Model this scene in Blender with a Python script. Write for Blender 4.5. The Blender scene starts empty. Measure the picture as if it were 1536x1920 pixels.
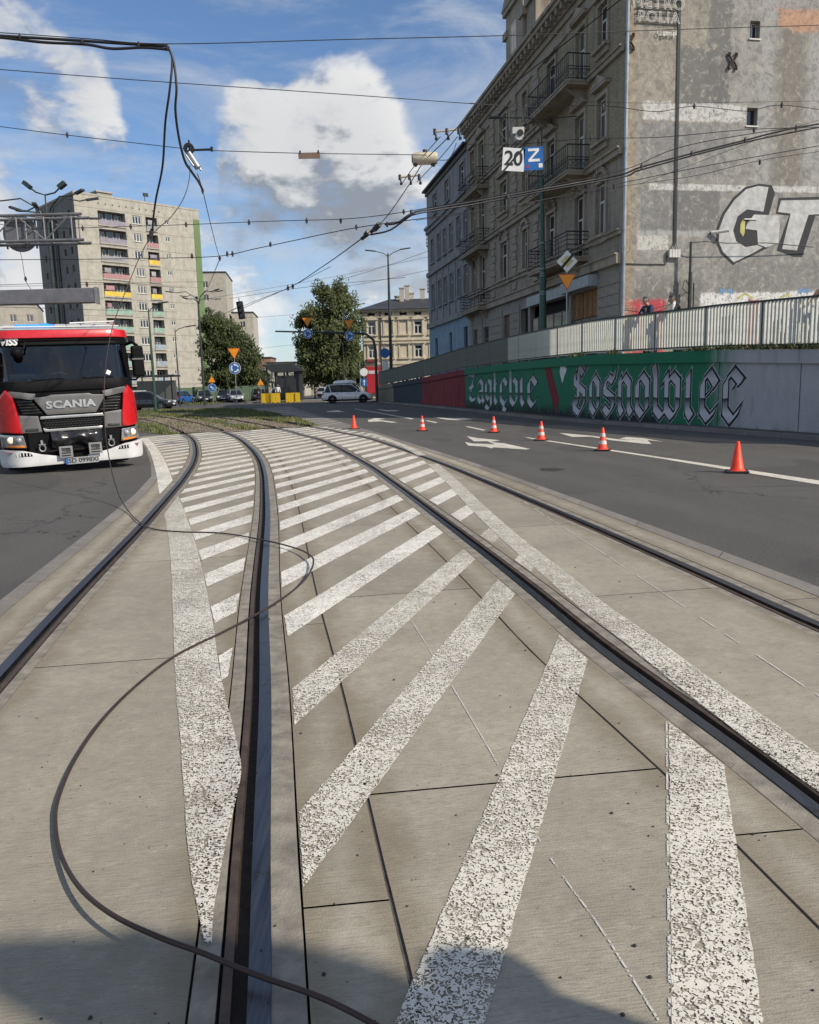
import bpy, bmesh, math, random
from mathutils import Vector, Matrix, noise
random.seed(7)
R = math.radians
scene = bpy.context.scene
COL = scene.collection

# ---------------------------------------------------------------- camera
F, HY, ROLL, CH = 1480.0, 722.0, 0.026, 1.5          # focal length in photo pixels, horizon row, roll, eye height
PITCH = math.atan((960 - HY) / F)
_c, _s = math.cos(ROLL), math.sin(ROLL)
CX = Vector((1, 0, 0)); CU = Vector((0, math.sin(PITCH), math.cos(PITCH))); CF = Vector((0, math.cos(PITCH), -math.sin(PITCH)))
CR = CX * _c - CU * _s; CUP = CX * _s + CU * _c
cam_d = bpy.data.cameras.new('camera'); cam = bpy.data.objects.new('camera', cam_d); COL.objects.link(cam)
cam_d.sensor_fit = 'HORIZONTAL'; cam_d.sensor_width = 36; cam_d.lens = 36 * F / 1536
cam_d.clip_start = 0.05; cam_d.clip_end = 6000
m = Matrix((CR, CUP, -CF)).transposed().to_4x4(); m.translation = (0, 0, CH)
cam.matrix_world = m
scene.camera = cam

def ray(x, y):
    return CF + CR * ((x - 768) / F) + CUP * (-(y - 960) / F)
def G(x, y, z=0.0):                                   # photo pixel -> point on the level z
    d = ray(x, y); t = (z - CH) / d.z; return Vector((0, 0, CH)) + d * t
def A(x, y, Y):                                       # photo pixel -> point at depth Y
    d = ray(x, y); return Vector((0, 0, CH)) + d * (Y / d.y)
def ONP(x, y, P, n):                                  # photo pixel -> point on a plane
    d = ray(x, y); o = Vector((0, 0, CH)); t = (Vector(P) - o).dot(n) / d.dot(n); return o + d * t

# ---------------------------------------------------------------- light
SUN_AZ = Vector((0.865, -0.502, 0)).normalized(); SUN_EL = R(37)
SUNV = SUN_AZ * math.cos(SUN_EL) + Vector((0, 0, math.sin(SUN_EL)))
sd = bpy.data.lights.new('sun', 'SUN'); sd.energy = 4.0; sd.angle = R(0.9); sd.color = (1.0, 0.91, 0.78)
sun = bpy.data.objects.new('sun', sd); COL.objects.link(sun)
sun.rotation_euler = (-SUNV).to_track_quat('-Z', 'Y').to_euler(); sun.location = (60, -40, 60)
vs = scene.view_settings
vs.view_transform = 'Standard'; vs.look = 'None'; vs.gamma = 1.0; vs.exposure = 0.32; vs.use_curve_mapping = False

class NT:                                             # small node-tree helper
    def __init__(s, tree): s.t = tree; s.n = tree.nodes; s.l = tree.links
    def new(s, typ, **kw):
        n = s.n.new(typ)
        for k, v in kw.items(): setattr(n, k, v)
        return n
    def put(s, sock, v):
        if isinstance(v, bpy.types.NodeSocket): s.l.new(v, sock)
        elif v is not None:
            if hasattr(sock, 'default_value'):
                if sock.type == 'RGBA' and len(v) == 3: v = (*v, 1)
                sock.default_value = v
    def math(s, op, a, b=None, c=None, clamp=False):
        n = s.new('ShaderNodeMath', operation=op, use_clamp=clamp)
        for i, v in enumerate((a, b, c)):
            if v is not None: s.put(n.inputs[i], v)
        return n.outputs[0]
    def vmath(s, op, a, b=None, scale=None):
        n = s.new('ShaderNodeVectorMath', operation=op)
        s.put(n.inputs[0], a)
        if b is not None: s.put(n.inputs[1], b)
        if scale is not None: s.put(n.inputs['Scale'], scale)
        return n.outputs['Value'] if op in ('DOT_PRODUCT', 'LENGTH', 'DISTANCE') else n.outputs[0]
    def noise(s, vec, scale, detail=4, rough=.55, dist=0, col=False):
        n = s.new('ShaderNodeTexNoise'); s.put(n.inputs['Vector'], vec); n.inputs['Scale'].default_value = scale
        n.inputs['Detail'].default_value = detail; n.inputs['Roughness'].default_value = rough; n.inputs['Distortion'].default_value = dist
        return n.outputs['Color' if col else 'Fac']
    def mapr(s, v, a, b, c=0, d=1, smooth=False):
        n = s.new('ShaderNodeMapRange', interpolation_type='SMOOTHSTEP' if smooth else 'LINEAR')
        for i, x in enumerate((v, a, b, c, d)): s.put(n.inputs[i], x)
        return n.outputs[0]
    def mix(s, f, a, b, mode='MIX'):
        n = s.new('ShaderNodeMix', data_type='RGBA', blend_type=mode)
        s.put(n.inputs[0], f); s.put(n.inputs[6], a); s.put(n.inputs[7], b); return n.outputs[2]
    def sep(s, v):
        n = s.new('ShaderNodeSeparateXYZ'); s.put(n.inputs[0], v); return n.outputs
    def comb(s, x, y, z):
        n = s.new('ShaderNodeCombineXYZ')
        for i, v in enumerate((x, y, z)): s.put(n.inputs[i], v)
        return n.outputs[0]
    def bump(s, h, strength, dist, normal=None):
        n = s.new('ShaderNodeBump'); n.inputs['Strength'].default_value = strength; n.inputs['Distance'].default_value = dist
        s.put(n.inputs['Height'], h)
        if normal is not None: s.put(n.inputs['Normal'], normal)
        return n.outputs[0]

# ---------------------------------------------------------------- sky with cumulus
world = bpy.data.worlds.new('World'); scene.world = world; world.use_nodes = True
w = NT(world.node_tree); w.n.clear()
sky = w.new('ShaderNodeTexSky', sky_type='NISHITA'); sky.sun_disc = False
sky.sun_elevation = SUN_EL; sky.sun_rotation = math.atan2(SUN_AZ.x, SUN_AZ.y); sky.altitude = 250
sky.air_density = 1.0; sky.dust_density = 0.5; sky.ozone_density = 2.2
tc = w.new('ShaderNodeTexCoord'); dirv = tc.outputs['Generated']
def cloud_field(vec):
    sx, sy, sz = w.sep(vec)
    flat = w.vmath('MULTIPLY', vec, (1, 1, 1.75))
    n1 = w.noise(flat, 3.1, 7, .60, .25)
    n2 = w.noise(flat, 11., 4, .62, .3)
    return w.math('ADD', w.math('MULTIPLY', n1, .72), w.math('MULTIPLY', n2, .34))
# where the photo's cumulus banks stand: (photo pixel, angular radius, weight)
BL = [((60, 300), .11, .15), ((-60, 90), .19, .12), ((150, 330), .08, .09), ((250, 400), .09, .08), ((225, 130), .035, .075), ((-200, 330), .22, .12),
      ((440, 240), .055, .13), ((560, 240), .10, .14), ((660, 190), .055, .12), ((470, 310), .10, .13), ((620, 330), .10, .12), ((560, 390), .09, .10),
      ((660, 440), .065, .15), ((600, 480), .075, .12), ((720, 490), .055, .13), ((790, 520), .05, .13), ((480, 560), .05, .13), ((440, 560), .045, .12),
      ((520, 640), .06, .11), ((400, 620), .07, .1), ((30, 500), .13, .13), ((60, 440), .09, .10), ((760, 330), .05, .05), ((640, 20), .09, -.02), ((120, 180), .05, .06),
      ((200, 40), .15, -.10), ((330, 330), .05, -.10), ((850, 120), .13, -.09), ((400, 60), .13, -.10), ((310, 250), .075, -.13), ((520, 140), .09, -.05), ((770, 430), .035, -.08), ((730, 400), .03, -.03), ((560, 540), .04, -.05)]
f0 = cloud_field(dirv)
off = w.vmath('ADD', dirv, tuple(SUNV * 0.030 + Vector((0, 0, .062))))
f1 = cloud_field(off)
blob = None
for (px, py), rad, wt in BL:
    d = ray(px, py).normalized()
    c = w.vmath('DOT_PRODUCT', w.vmath('NORMALIZE', dirv), tuple(d))
    mk = w.mapr(c, math.cos(rad * 1.35), math.cos(rad * .25), 0, wt, True)
    blob = mk if blob is None else w.math('ADD', blob, mk)
blob = w.math('MINIMUM', blob, .126)
blob = w.math('ADD', blob, w.mapr(w.sep(dirv)[1], .25, -.25, 0, .07, True))
dens = w.math('ADD', f0, blob)
dens1 = w.math('ADD', f1, blob)
cover = w.mapr(dens, .575, .70, 0, 1, True)
lit = w.mapr(w.math('SUBTRACT', dens, dens1), -.10, .10, 0, 1, True)
thick = w.mapr(dens, .66, .84, 0, 1, True)
litc = w.math('SUBTRACT', w.math('ADD', w.math('MULTIPLY', lit, 1.25), .12), w.math('MULTIPLY', thick, .34), clamp=True)
grey = None                                           # the shaded undersides of the banks
for (px, py), rad, wt in (((500, 305), .09, .50), ((610, 320), .10, .55), ((660, 290), .06, .3), ((40, 330), .09, .45), ((60, 120), .10, .45), ((10, 40), .09, .4), ((600, 500), .06, .4), ((540, 360), .07, .3), ((-200, 300), .2, .4)):
    g_ = w.mapr(w.vmath('DOT_PRODUCT', w.vmath('NORMALIZE', dirv), tuple(ray(px, py).normalized())), math.cos(rad * 1.3), math.cos(rad * .2), 0, wt, True); grey = g_ if grey is None else w.math('MAXIMUM', grey, g_)
litc = w.math('SUBTRACT', litc, w.math('MULTIPLY', grey, w.mapr(f0, .42, .60, 1.25, .55)), clamp=True)
ccol = w.mix(litc, (2.35, 2.6, 3.0), (7.1, 7.05, 6.95))
wisp = w.mapr(w.noise(w.vmath('MULTIPLY', dirv, (1.2, 1.2, 4.2)), 2.6, 6, .62, .9), .38, .72, 0, .70, True)
skyc = w.mix(wisp, w.mix(1.0, sky.outputs[0], (.86, .98, 1.10), 'MULTIPLY'), (4.6, 4.95, 5.5))
hz = w.mapr(w.sep(dirv)[2], .0, .18, .50, 0, True)
skyc = w.mix(hz, skyc, (5.0, 5.35, 5.8))
allc = w.mix(w.math('MULTIPLY', cover, .96), skyc, ccol)
bg = w.new('ShaderNodeBackground'); w.put(bg.inputs[0], allc); bg.inputs[1].default_value = 0.10
world.cycles.sampling_method = 'MANUAL'; world.cycles.sample_map_resolution = 512
scene.cycles.max_bounces = 6; scene.cycles.diffuse_bounces = 3; scene.cycles.glossy_bounces = 3; scene.cycles.transparent_max_bounces = 8
wo = w.new('ShaderNodeOutputWorld'); w.l.new(bg.outputs[0], wo.inputs[0])

# ---------------------------------------------------------------- materials
MATS = {}
def newmat(name):
    m = bpy.data.materials.new(name); m.use_nodes = True; t = NT(m.node_tree); t.n.clear()
    b = t.new('ShaderNodeBsdfPrincipled'); o = t.new('ShaderNodeOutputMaterial'); t.l.new(b.outputs[0], o.inputs[0])
    MATS[name] = m
    return m, t, b
def pmat(name, col, rough=.6, metal=0., var=.15, scale=4., bump=0., bscale=40., coat=0., spec=.5, emit=None, es=1., dirt=0., obj=True, rnd=0.):
    m, t, b = newmat(name)
    tc = t.new('ShaderNodeTexCoord'); v = tc.outputs['Object']
    n = t.noise(v, scale, 6, .62)
    lo = tuple(max(0, c * (1 - var)) for c in col); hi = tuple(min(1, c * (1 + var)) for c in col)
    c = t.mix(t.mapr(n, .3, .7), lo, hi)
    if dirt:
        n2 = t.noise(t.vmath('MULTIPLY', v, (1, 1, .25)), scale * .6, 7, .7)
        c = t.mix(t.mapr(n2, .48, .75, 0, dirt, True), c, tuple(x * .35 for x in col))
    if rnd:
        oi = t.new('ShaderNodeObjectInfo'); c = t.mix(1.0, c, t.comb(*[t.mapr(oi.outputs['Random'], 0, 1, 1 - rnd, 1 + rnd)] * 3), 'MULTIPLY')
    t.put(b.inputs['Base Color'], c)
    b.inputs['Metallic'].default_value = metal; b.inputs['Specular IOR Level'].default_value = spec
    t.put(b.inputs['Roughness'], t.mapr(n, .3, .7, max(0, rough - .07), min(1, rough + .07)))
    if coat: b.inputs['Coat Weight'].default_value = coat; b.inputs['Coat Roughness'].default_value = .06
    if bump: t.put(b.inputs['Normal'], t.bump(t.noise(v, bscale, 5, .6), bump, .01))
    if emit: b.inputs['Emission Color'].default_value = (*emit, 1); b.inputs['Emission Strength'].default_value = es
    return m
def gmat(name, col=(.02, .025, .03), rough=.04):       # window glass: dark interior behind a mirror-like pane
    m, t, b = newmat(name); b.inputs['Base Color'].default_value = (*col, 1); b.inputs['Roughness'].default_value = rough
    b.inputs['Specular IOR Level'].default_value = .9
    tc = t.new('ShaderNodeTexCoord'); t.put(b.inputs['Normal'], t.bump(t.noise(tc.outputs['Object'], 1.3, 2), .08, .02))
    return m

# ---------------------------------------------------------------- mesh helpers
class MB:
    def __init__(s): s.v = []; s.f = []; s.m = []; s.uv = []
    def face(s, pts, mi=0, uv=None):
        i = len(s.v); s.v += [tuple(p) for p in pts]; s.f.append(tuple(range(i, i + len(pts)))); s.m.append(mi); s.uv.append(uv)
    def box(s, c, size, mi=0, rot=None):
        x, y, z = (q / 2 for q in size); c = Vector(c)
        P = [Vector((a * x, b * y, d * z)) for a in (-1, 1) for b in (-1, 1) for d in (-1, 1)]
        if rot is not None: P = [rot @ p for p in P]
        i = len(s.v); s.v += [tuple(p + c) for p in P]
        for q in ((0, 1, 3, 2), (4, 6, 7, 5), (0, 4, 5, 1), (2, 3, 7, 6), (0, 2, 6, 4), (1, 5, 7, 3)):
            s.f.append(tuple(i + k for k in q)); s.m.append(mi); s.uv.append(None)
        return s
    def bx(s, x0, x1, y0, y1, z0, z1, mi=0):
        return s.box(((x0 + x1) / 2, (y0 + y1) / 2, (z0 + z1) / 2), (x1 - x0, y1 - y0, z1 - z0), mi)
    def cyl(s, p0, p1, r0, r1=None, n=10, mi=0, caps=True):
        p0, p1 = Vector(p0), Vector(p1); r1 = r0 if r1 is None else r1
        d = (p1 - p0).normalized(); a = d.orthogonal().normalized(); b = d.cross(a)
        i = len(s.v)
        for p, r in ((p0, r0), (p1, r1)):
            for k in range(n):
                t = 2 * math.pi * k / n; s.v.append(tuple(p + a * (r * math.cos(t)) + b * (r * math.sin(t))))
        for k in range(n):
            j = (k + 1) % n; s.f.append((i + k, i + j, i + n + j, i + n + k)); s.m.append(mi); s.uv.append(None)
        if caps:
            s.f.append(tuple(i + k for k in reversed(range(n)))); s.m.append(mi); s.uv.append(None)
            s.f.append(tuple(i + n + k for k in range(n))); s.m.append(mi); s.uv.append(None)
        return s
    def tube(s, pts, r, n=6, mi=0, caps=True):
        pts = [Vector(p) for p in pts]; rs = r if isinstance(r, (list, tuple)) else [r] * len(pts)
        i = len(s.v); N = len(pts); a = None
        for k, p in enumerate(pts):
            d = (pts[min(k + 1, N - 1)] - pts[max(k - 1, 0)]).normalized()
            if a is None: a = d.orthogonal().normalized()
            a = (a - d * a.dot(d)).normalized(); b = d.cross(a)
            for q in range(n):
                t = 2 * math.pi * q / n; s.v.append(tuple(p + a * (rs[k] * math.cos(t)) + b * (rs[k] * math.sin(t))))
        for k in range(N - 1):
            for q in range(n):
                j = (q + 1) % n; s.f.append((i + k * n + q, i + k * n + j, i + (k + 1) * n + j, i + (k + 1) * n + q)); s.m.append(mi); s.uv.append(None)
        if caps:
            s.f.append(tuple(i + q for q in reversed(range(n)))); s.m.append(mi); s.uv.append(None)
            s.f.append(tuple(i + (N - 1) * n + q for q in range(n))); s.m.append(mi); s.uv.append(None)
        return s
    def lathe(s, prof, n=20, c=(0, 0, 0), mi=0, axis='z'):
        i = len(s.v); c = Vector(c)
        for r, z in prof:
            for k in range(n):
                t = 2 * math.pi * k / n; x, y = r * math.cos(t), r * math.sin(t)
                s.v.append(tuple(c + Vector((x, y, z) if axis == 'z' else ((x, z, y) if axis == 'y' else (z, x, y)))))
        for q in range(len(prof) - 1):
            for k in range(n):
                j = (k + 1) % n; s.f.append((i + q * n + k, i + q * n + j, i + (q + 1) * n + j, i + (q + 1) * n + k)); s.m.append(mi); s.uv.append(None)
        return s
    def prism(s, poly, o, u, v, t, mi=0, side=None):     # polygon (a, b) -> o + a u + b v, thickened along t
        o, u, v, t = Vector(o), Vector(u), Vector(v), Vector(t); n = len(poly); i = len(s.v)
        for k in (0, 1):
            for a, b in poly: s.v.append(tuple(o + u * a + v * b + t * k))
        s.f.append(tuple(i + k for k in reversed(range(n)))); s.m.append(mi); s.uv.append(None)
        s.f.append(tuple(i + n + k for k in range(n))); s.m.append(mi); s.uv.append(None)
        for k in range(n):
            j = (k + 1) % n; s.f.append((i + k, i + j, i + n + j, i + n + k)); s.m.append(mi if side is None else side); s.uv.append(None)
        return s
    def mesh(s, name, mats, smooth=False, merge=False):
        me = bpy.data.meshes.new(name); me.from_pydata(s.v, [], s.f)
        for mt in (mats if isinstance(mats, (list, tuple)) else [mats]): me.materials.append(mt)
        me.polygons.foreach_set('material_index', s.m)
        if any(u is not None for u in s.uv):
            ul = me.uv_layers.new(name='UVMap'); k = 0
            for f, u in zip(s.f, s.uv):
                for q in range(len(f)): ul.data[k].uv = u[q] if u else (0, 0); k += 1
        if merge or smooth:
            bm = bmesh.new(); bm.from_mesh(me)
            bmesh.ops.remove_doubles(bm, verts=bm.verts, dist=1e-5)
            bmesh.ops.recalc_face_normals(bm, faces=bm.faces)
            bm.to_mesh(me); bm.free()
        if smooth:
            me.polygons.foreach_set('use_smooth', [True] * len(me.polygons))
            if smooth is not True: me.set_sharp_from_angle(angle=R(smooth))
        me.update(); return me
    def build(s, name, mats, parent=None, smooth=False, merge=False, bevel=0):
        return link(name, s.mesh(name, mats, smooth, merge), parent, bevel=bevel)
def link(name, me, parent=None, loc=None, rz=None, bevel=0):
    o = bpy.data.objects.new(name, me); COL.objects.link(o)
    if parent is not None: o.parent = parent
    if loc is not None: o.location = loc
    if rz is not None: o.rotation_euler.z = rz
    if bevel:
        b = o.modifiers.new('bevel', 'BEVEL'); b.width = bevel; b.segments = 2; b.limit_method = 'ANGLE'; b.angle_limit = R(40)
    return o
def tag(o, label, cat, group=None):
    o['label'] = label; o['category'] = cat
    if group: o['group'] = group
    return o
def struct(o): o['kind'] = 'structure'; return o
def stuff(o, label=None, cat=None):
    o['kind'] = 'stuff'
    if label: o['label'] = label; o['category'] = cat
    return o
def thing(name, label, cat, loc=(0, 0, 0), rz=0, group=None):
    o = bpy.data.objects.new(name, None); COL.objects.link(o); o.location = loc; o.rotation_euler = (0, 0, rz); o.empty_display_size = .3
    return tag(o, label, cat, group)
def copy_tree(o, parent=None):
    c = o.copy(); COL.objects.link(c)
    if parent is not None: c.parent = parent
    for ch in list(o.children): copy_tree(ch, c)
    return c
def spline(pts, n):                                   # Catmull-Rom through points, evenly resampled
    P = [Vector(p) for p in pts]; P = [P[0] * 2 - P[1]] + P + [P[-1] * 2 - P[-2]]; out = []
    for i in range(1, len(P) - 2):
        for k in range(24):
            t = k / 24; a, b, c, d = P[i - 1:i + 3]
            out.append(.5 * ((2 * b) + (c - a) * t + (2 * a - 5 * b + 4 * c - d) * t * t + (3 * b - a - 3 * c + d) * t ** 3))
    out.append(P[-2]); L = [0]
    for a, b in zip(out, out[1:]): L.append(L[-1] + (b - a).length)
    res = []; j = 0
    for k in range(n):
        s = L[-1] * k / (n - 1)
        while j < len(L) - 2 and L[j + 1] < s: j += 1
        t = (s - L[j]) / max(1e-9, L[j + 1] - L[j]); res.append(out[j].lerp(out[j + 1], t))
    return res
def text_mesh(txt, size=1., font=None, extrude=0., outline=0., spacing=1., align='CENTER', shear=0., offset=0.):
    cu = bpy.data.curves.new('txt', 'FONT'); cu.body = txt; cu.size = size; cu.extrude = extrude; cu.align_x = align; cu.align_y = 'CENTER'
    cu.space_character = spacing; cu.shear = shear; cu.resolution_u = 3; cu.offset = offset
    if outline: cu.fill_mode = 'NONE'; cu.bevel_depth = outline; cu.bevel_resolution = 1
    ob = bpy.data.objects.new('txt', cu); COL.objects.link(ob)
    dg = bpy.context.evaluated_depsgraph_get(); me = bpy.data.meshes.new_from_object(ob.evaluated_get(dg))
    bpy.data.objects.remove(ob); bpy.data.curves.remove(cu)
    return me
def frame_mesh(me, o, u, v):                          # lay a flat mesh on a plane: local x -> u, local y -> v
    u, v = Vector(u), Vector(v); n = u.cross(v).normalized(); M = Matrix((u, v, n)).transposed().to_4x4(); M.translation = Vector(o)
    me.transform(M); return me
def wall_holes(mb, o, u, W, z0, z1, holes, n, depth, mi=0, reveal=None, back=None):
    """vertical wall from o along u, openings (x0,x1,z0,z1) cut with reveals going in along -n"""
    o, u, n = Vector(o), Vector(u), Vector(n); Z = Vector((0, 0, 1)); rv = mi if reveal is None else reveal
    xs = sorted({0, W, *[h[0] for h in holes], *[h[1] for h in holes]}); zs = sorted({z0, z1, *[h[2] for h in holes], *[h[3] for h in holes]})
    xs = [x for x in xs if -1e-6 <= x <= W + 1e-6]; zs = [z for z in zs if z0 - 1e-6 <= z <= z1 + 1e-6]
    P = lambda x, z, d=0: o + u * x + Z * z - n * d
    flip = u.cross(Z).dot(n) < 0
    def q(a, b, c, d, m_):
        mb.face([a, b, c, d] if not flip else [d, c, b, a], m_)
    for a, b in zip(xs, xs[1:]):
        for c, d in zip(zs, zs[1:]):
            mx, mz = (a + b) / 2, (c + d) / 2
            if not any(h[0] < mx < h[1] and h[2] < mz < h[3] for h in holes): q(P(a, c), P(b, c), P(b, d), P(a, d), mi)
    for a, b, c, d in [h[:4] for h in holes]:
        q(P(a, c), P(a, c, depth), P(a, d, depth), P(a, d), rv)
        q(P(b, d), P(b, d, depth), P(b, c, depth), P(b, c), rv)
        q(P(b, c), P(b, c, depth), P(a, c, depth), P(a, c), rv)
        q(P(a, d), P(a, d, depth), P(b, d, depth), P(b, d), rv)
        if back is not None: q(P(a, c, depth), P(b, c, depth), P(b, d, depth), P(a, d, depth), back)
# ================================================================ ground, tracks, paint
def asphalt_mat():
    m, t, b = newmat('asphalt'); tc = t.new('ShaderNodeTexCoord'); v = tc.outputs['Object']
    big = t.noise(v, .22, 5, .6); mid = t.noise(t.vmath('MULTIPLY', v, (1.6, .5, 1)), 1.1, 6, .65); fine = t.noise(v, 190, 3, .7); agg = t.noise(v, 38, 4, .7)
    c = t.mix(t.mapr(big, .3, .7), (.060, .056, .051), (.082, .077, .070))
    c = t.mix(t.mapr(mid, .45, .75, 0, .55), c, (.105, .098, .088))
    c = t.mix(t.mapr(t.noise(v, 95, 4, .75), .50, .66, 0, .75), c, (.21, .20, .18))
    c = t.mix(t.mapr(agg, .32, .50, .6, 0), c, (.022, .021, .020))
    xx, yy, _z = t.sep(v); lane = t.math('SINE', t.math('MULTIPLY', t.math('ADD', t.math('ADD', xx, t.math('MULTIPLY', yy, .24)), t.math('MULTIPLY', big, 1.2)), 3.4)); c = t.mix(t.mapr(lane, .1, 1, 0, .30, True), c, (.105, .099, .090))
    pat = t.noise(t.vmath('MULTIPLY', v, (1, .4, 1)), .33, 2, .4); c = t.mix(t.mapr(pat, .60, .615, 0, .30, True), c, (.036, .035, .034))
    tar = t.noise(t.vmath('MULTIPLY', v, (.35, 2.2, 1)), .5, 3, .5, 1.5)
    c = t.mix(t.mapr(tar, .64, .70, 0, .35, True), c, (.028, .027, .026))
    vo = t.new('ShaderNodeTexVoronoi', feature='DISTANCE_TO_EDGE'); wv = t.vmath('ADD', v, t.vmath('SCALE', t.noise(v, 1.4, 4, .7, col=True), scale=1.1)); t.put(vo.inputs['Vector'], wv); vo.inputs['Scale'].default_value = .16
    c = t.mix(t.math('MULTIPLY', t.mapr(vo.outputs[0], .0, .004, 1, 0), t.mapr(t.noise(v, .3, 2), .45, .6)), c, (.012, .012, .012))
    t.put(b.inputs['Base Color'], c); b.inputs['Roughness'].default_value = .86; b.inputs['Specular IOR Level'].default_value = .35
    t.put(b.inputs['Normal'], t.bump(t.math('ADD', fine, agg), .5, .006)); return m
def concrete_mat(name, base=(.345, .312, .245), broom=True):
    m, t, b = newmat(name); tc = t.new('ShaderNodeTexCoord'); v = tc.outputs['Object']; uvn = t.new('ShaderNodeUVMap'); uv = uvn.outputs[0]
    oi = t.new('ShaderNodeObjectInfo')
    big = t.noise(v, .9, 6, .65); st = t.noise(t.vmath('MULTIPLY', uv, (1.6, 2.2, 1)), 1.2, 7, .7, .6); fine = t.noise(v, 150, 3, .7); dots = t.noise(v, 34, 2, .5)
    c = t.mix(t.mapr(big, .3, .7), tuple(x * .74 for x in base), tuple(x * 1.14 for x in base))
    c = t.mix(t.mapr(st, .50, .72, 0, .42, True), c, tuple(x * .62 for x in base))
    c = t.mix(t.mapr(t.noise(v, 2.2, 5, .7), .55, .75, 0, .35, True), c, (base[0] * .95, base[1] * .88, base[2] * .9))
    c = t.mix(t.mapr(fine, .35, .7, .0, .45), tuple(x * .72 for x in base), c) if False else t.mix(t.mapr(fine, .55, .72, 0, .5), c, tuple(x * .55 for x in base))
    c = t.mix(t.mapr(dots, .70, .76, 0, .7), c, (.07, .065, .06))
    sc_ = t.noise(t.vmath('MULTIPLY', v, (1, .6, 1)), .55, 7, .75, 1.2); c = t.mix(t.mapr(sc_, .52, .66, 0, .34, True), c, (base[0] * .58, base[1] * .56, base[2] * .54))
    rv = t.mapr(oi.outputs['Random'], 0, 1, .80, 1.10); c = t.mix(1., c, t.comb(rv, rv, rv), 'MULTIPLY')
    br = t.noise(t.vmath('MULTIPLY', uv, (16, 130, 1)), 1.0, 3, .6); br2 = t.noise(t.vmath('MULTIPLY', uv, (12, 40, 1)), 1.0, 3, .6)
    if broom: c = t.mix(t.mapr(br, .50, .72, 0, .50), c, tuple(x * .48 for x in base))
    mo = t.noise(v, 13, 6, .75); c = t.mix(t.mapr(mo, .46, .64, 0, .40, True), c, tuple(x * .66 for x in base)); c = t.mix(t.mapr(mo, .46, .34, 0, .30, True), c, tuple(x * 1.25 for x in base))
    eu = t.math('ADD', t.sep(uv)[0], t.math('MULTIPLY', t.math('SUBTRACT', t.noise(v, 3.5, 6, .7), .5), .30))
    if broom: c = t.mix(t.mapr(eu, .0, .15, .55, 0, True), c, (base[0] * .50, base[1] * .44, base[2] * .36))
    t.put(b.inputs['Base Color'], c); b.inputs['Roughness'].default_value = .88; b.inputs['Specular IOR Level'].default_value = .3
    h = t.math('ADD', t.math('MULTIPLY', fine, .5), t.math('ADD', t.math('MULTIPLY', br, 1.0 if broom else 0.), t.math('MULTIPLY', br2, .4)))
    t.put(b.inputs['Normal'], t.bump(h, .8, .005)); return m
def paint_mat(name, cov=.5, splat=True, col=(.70, .662, .565)):
    m, t, b = newmat(name); out = [n for n in t.n if n.type == 'OUTPUT_MATERIAL'][0]
    tc = t.new('ShaderNodeTexCoord'); v = tc.outputs['Object']
    n1 = t.noise(v, 80, 2.4, .5, 1.4); n2 = t.noise(v, 9, 4, .6); n3 = t.noise(v, 1.3, 4, .6)
    fld = t.math('ADD', n1, t.math('ADD', t.math('MULTIPLY', t.math('SUBTRACT', n2, .5), .22), t.math('MULTIPLY', t.math('SUBTRACT', n3, .5), .24)))
    if splat: mask = t.mapr(fld, cov - .02, cov + .03, 0, 1, True)
    else: mask = t.mapr(t.math('ADD', t.noise(v, 26, 6, .7), t.math('MULTIPLY', t.math('SUBTRACT', n3, .5), .5)), .30, .44, .12, .92, True)
    c = t.mix(t.mapr(t.noise(v, 3, 5, .65), .3, .7), tuple(x * .80 for x in col), col)
    c = t.mix(t.mapr(t.noise(v, .8, 4, .6), .55, .8, 0, .35), c, (.46, .41, .33))
    tyre = t.noise(t.vmath('MULTIPLY', v, (2.2, .35, 1)), 1.1, 6, .7, .8); c = t.mix(t.mapr(tyre, .5, .7, 0, .5, True), c, (.40, .375, .33))
    t.put(b.inputs['Base Color'], c); b.inputs['Roughness'].default_value = .7
    t.put(b.inputs['Normal'], t.bump(t.mapr(fld, cov - .06, cov + .16, 0, 1, True), .10, .005) if splat else t.bump(n1, .4, .003))
    tr = t.new('ShaderNodeBsdfTransparent'); mx = t.new('ShaderNodeMixShader'); t.put(mx.inputs[0], mask)
    t.l.new(tr.outputs[0], mx.inputs[1]); t.l.new(b.outputs[0], mx.inputs[2]); t.l.new(mx.outputs[0], out.inputs[0]); return m
M_ASPH = asphalt_mat(); M_CON = concrete_mat('slab_concrete'); M_KERB = concrete_mat('kerb_concrete', (.235, .215, .19), False)
M_PAINT = paint_mat('road_paint_agglomerate', .470); M_PAINT2 = paint_mat('road_paint_dense', .425, True, (.82, .785, .69)); M_PAINTF = paint_mat('road_paint_worn', .42, False)
M_GROUT = pmat('grout', (.225, .20, .16), .8, dirt=.3, var=.4, scale=9, bump=.4, bscale=120)
M_JOINT = pmat('joint_dirt', (.026, .023, .020), .95, var=.4, scale=20)
def steel_mat():
    m, t, b = newmat('rail_steel'); tc = t.new('ShaderNodeTexCoord'); v = tc.outputs['Object']
    n = t.noise(t.vmath('MULTIPLY', v, (70, 2.5, 1)), 1., 5, .7); n2 = t.noise(v, 5, 6, .7)
    c = t.mix(t.mapr(n, .3, .7), (.085, .09, .10), (.17, .18, .20)); c = t.mix(t.mapr(n2, .56, .72, 0, .7, True), c, (.075, .05, .035))
    t.put(b.inputs['Base Color'], c); b.inputs['Metallic'].default_value = 1.; t.put(b.inputs['Roughness'], t.mapr(n, .25, .75, .26, .52)); t.put(b.inputs['Normal'], t.bump(n, .12, .003)); return m
M_STEEL = steel_mat() if True else pmat('rail_steel', (.115, .125, .145), .33, 1., var=.22, scale=3, bump=.06, bscale=60)
M_LIP = pmat('rail_lip_rust', (.10, .070, .052), .55, .55, var=.4, scale=9, bump=.2)
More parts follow.
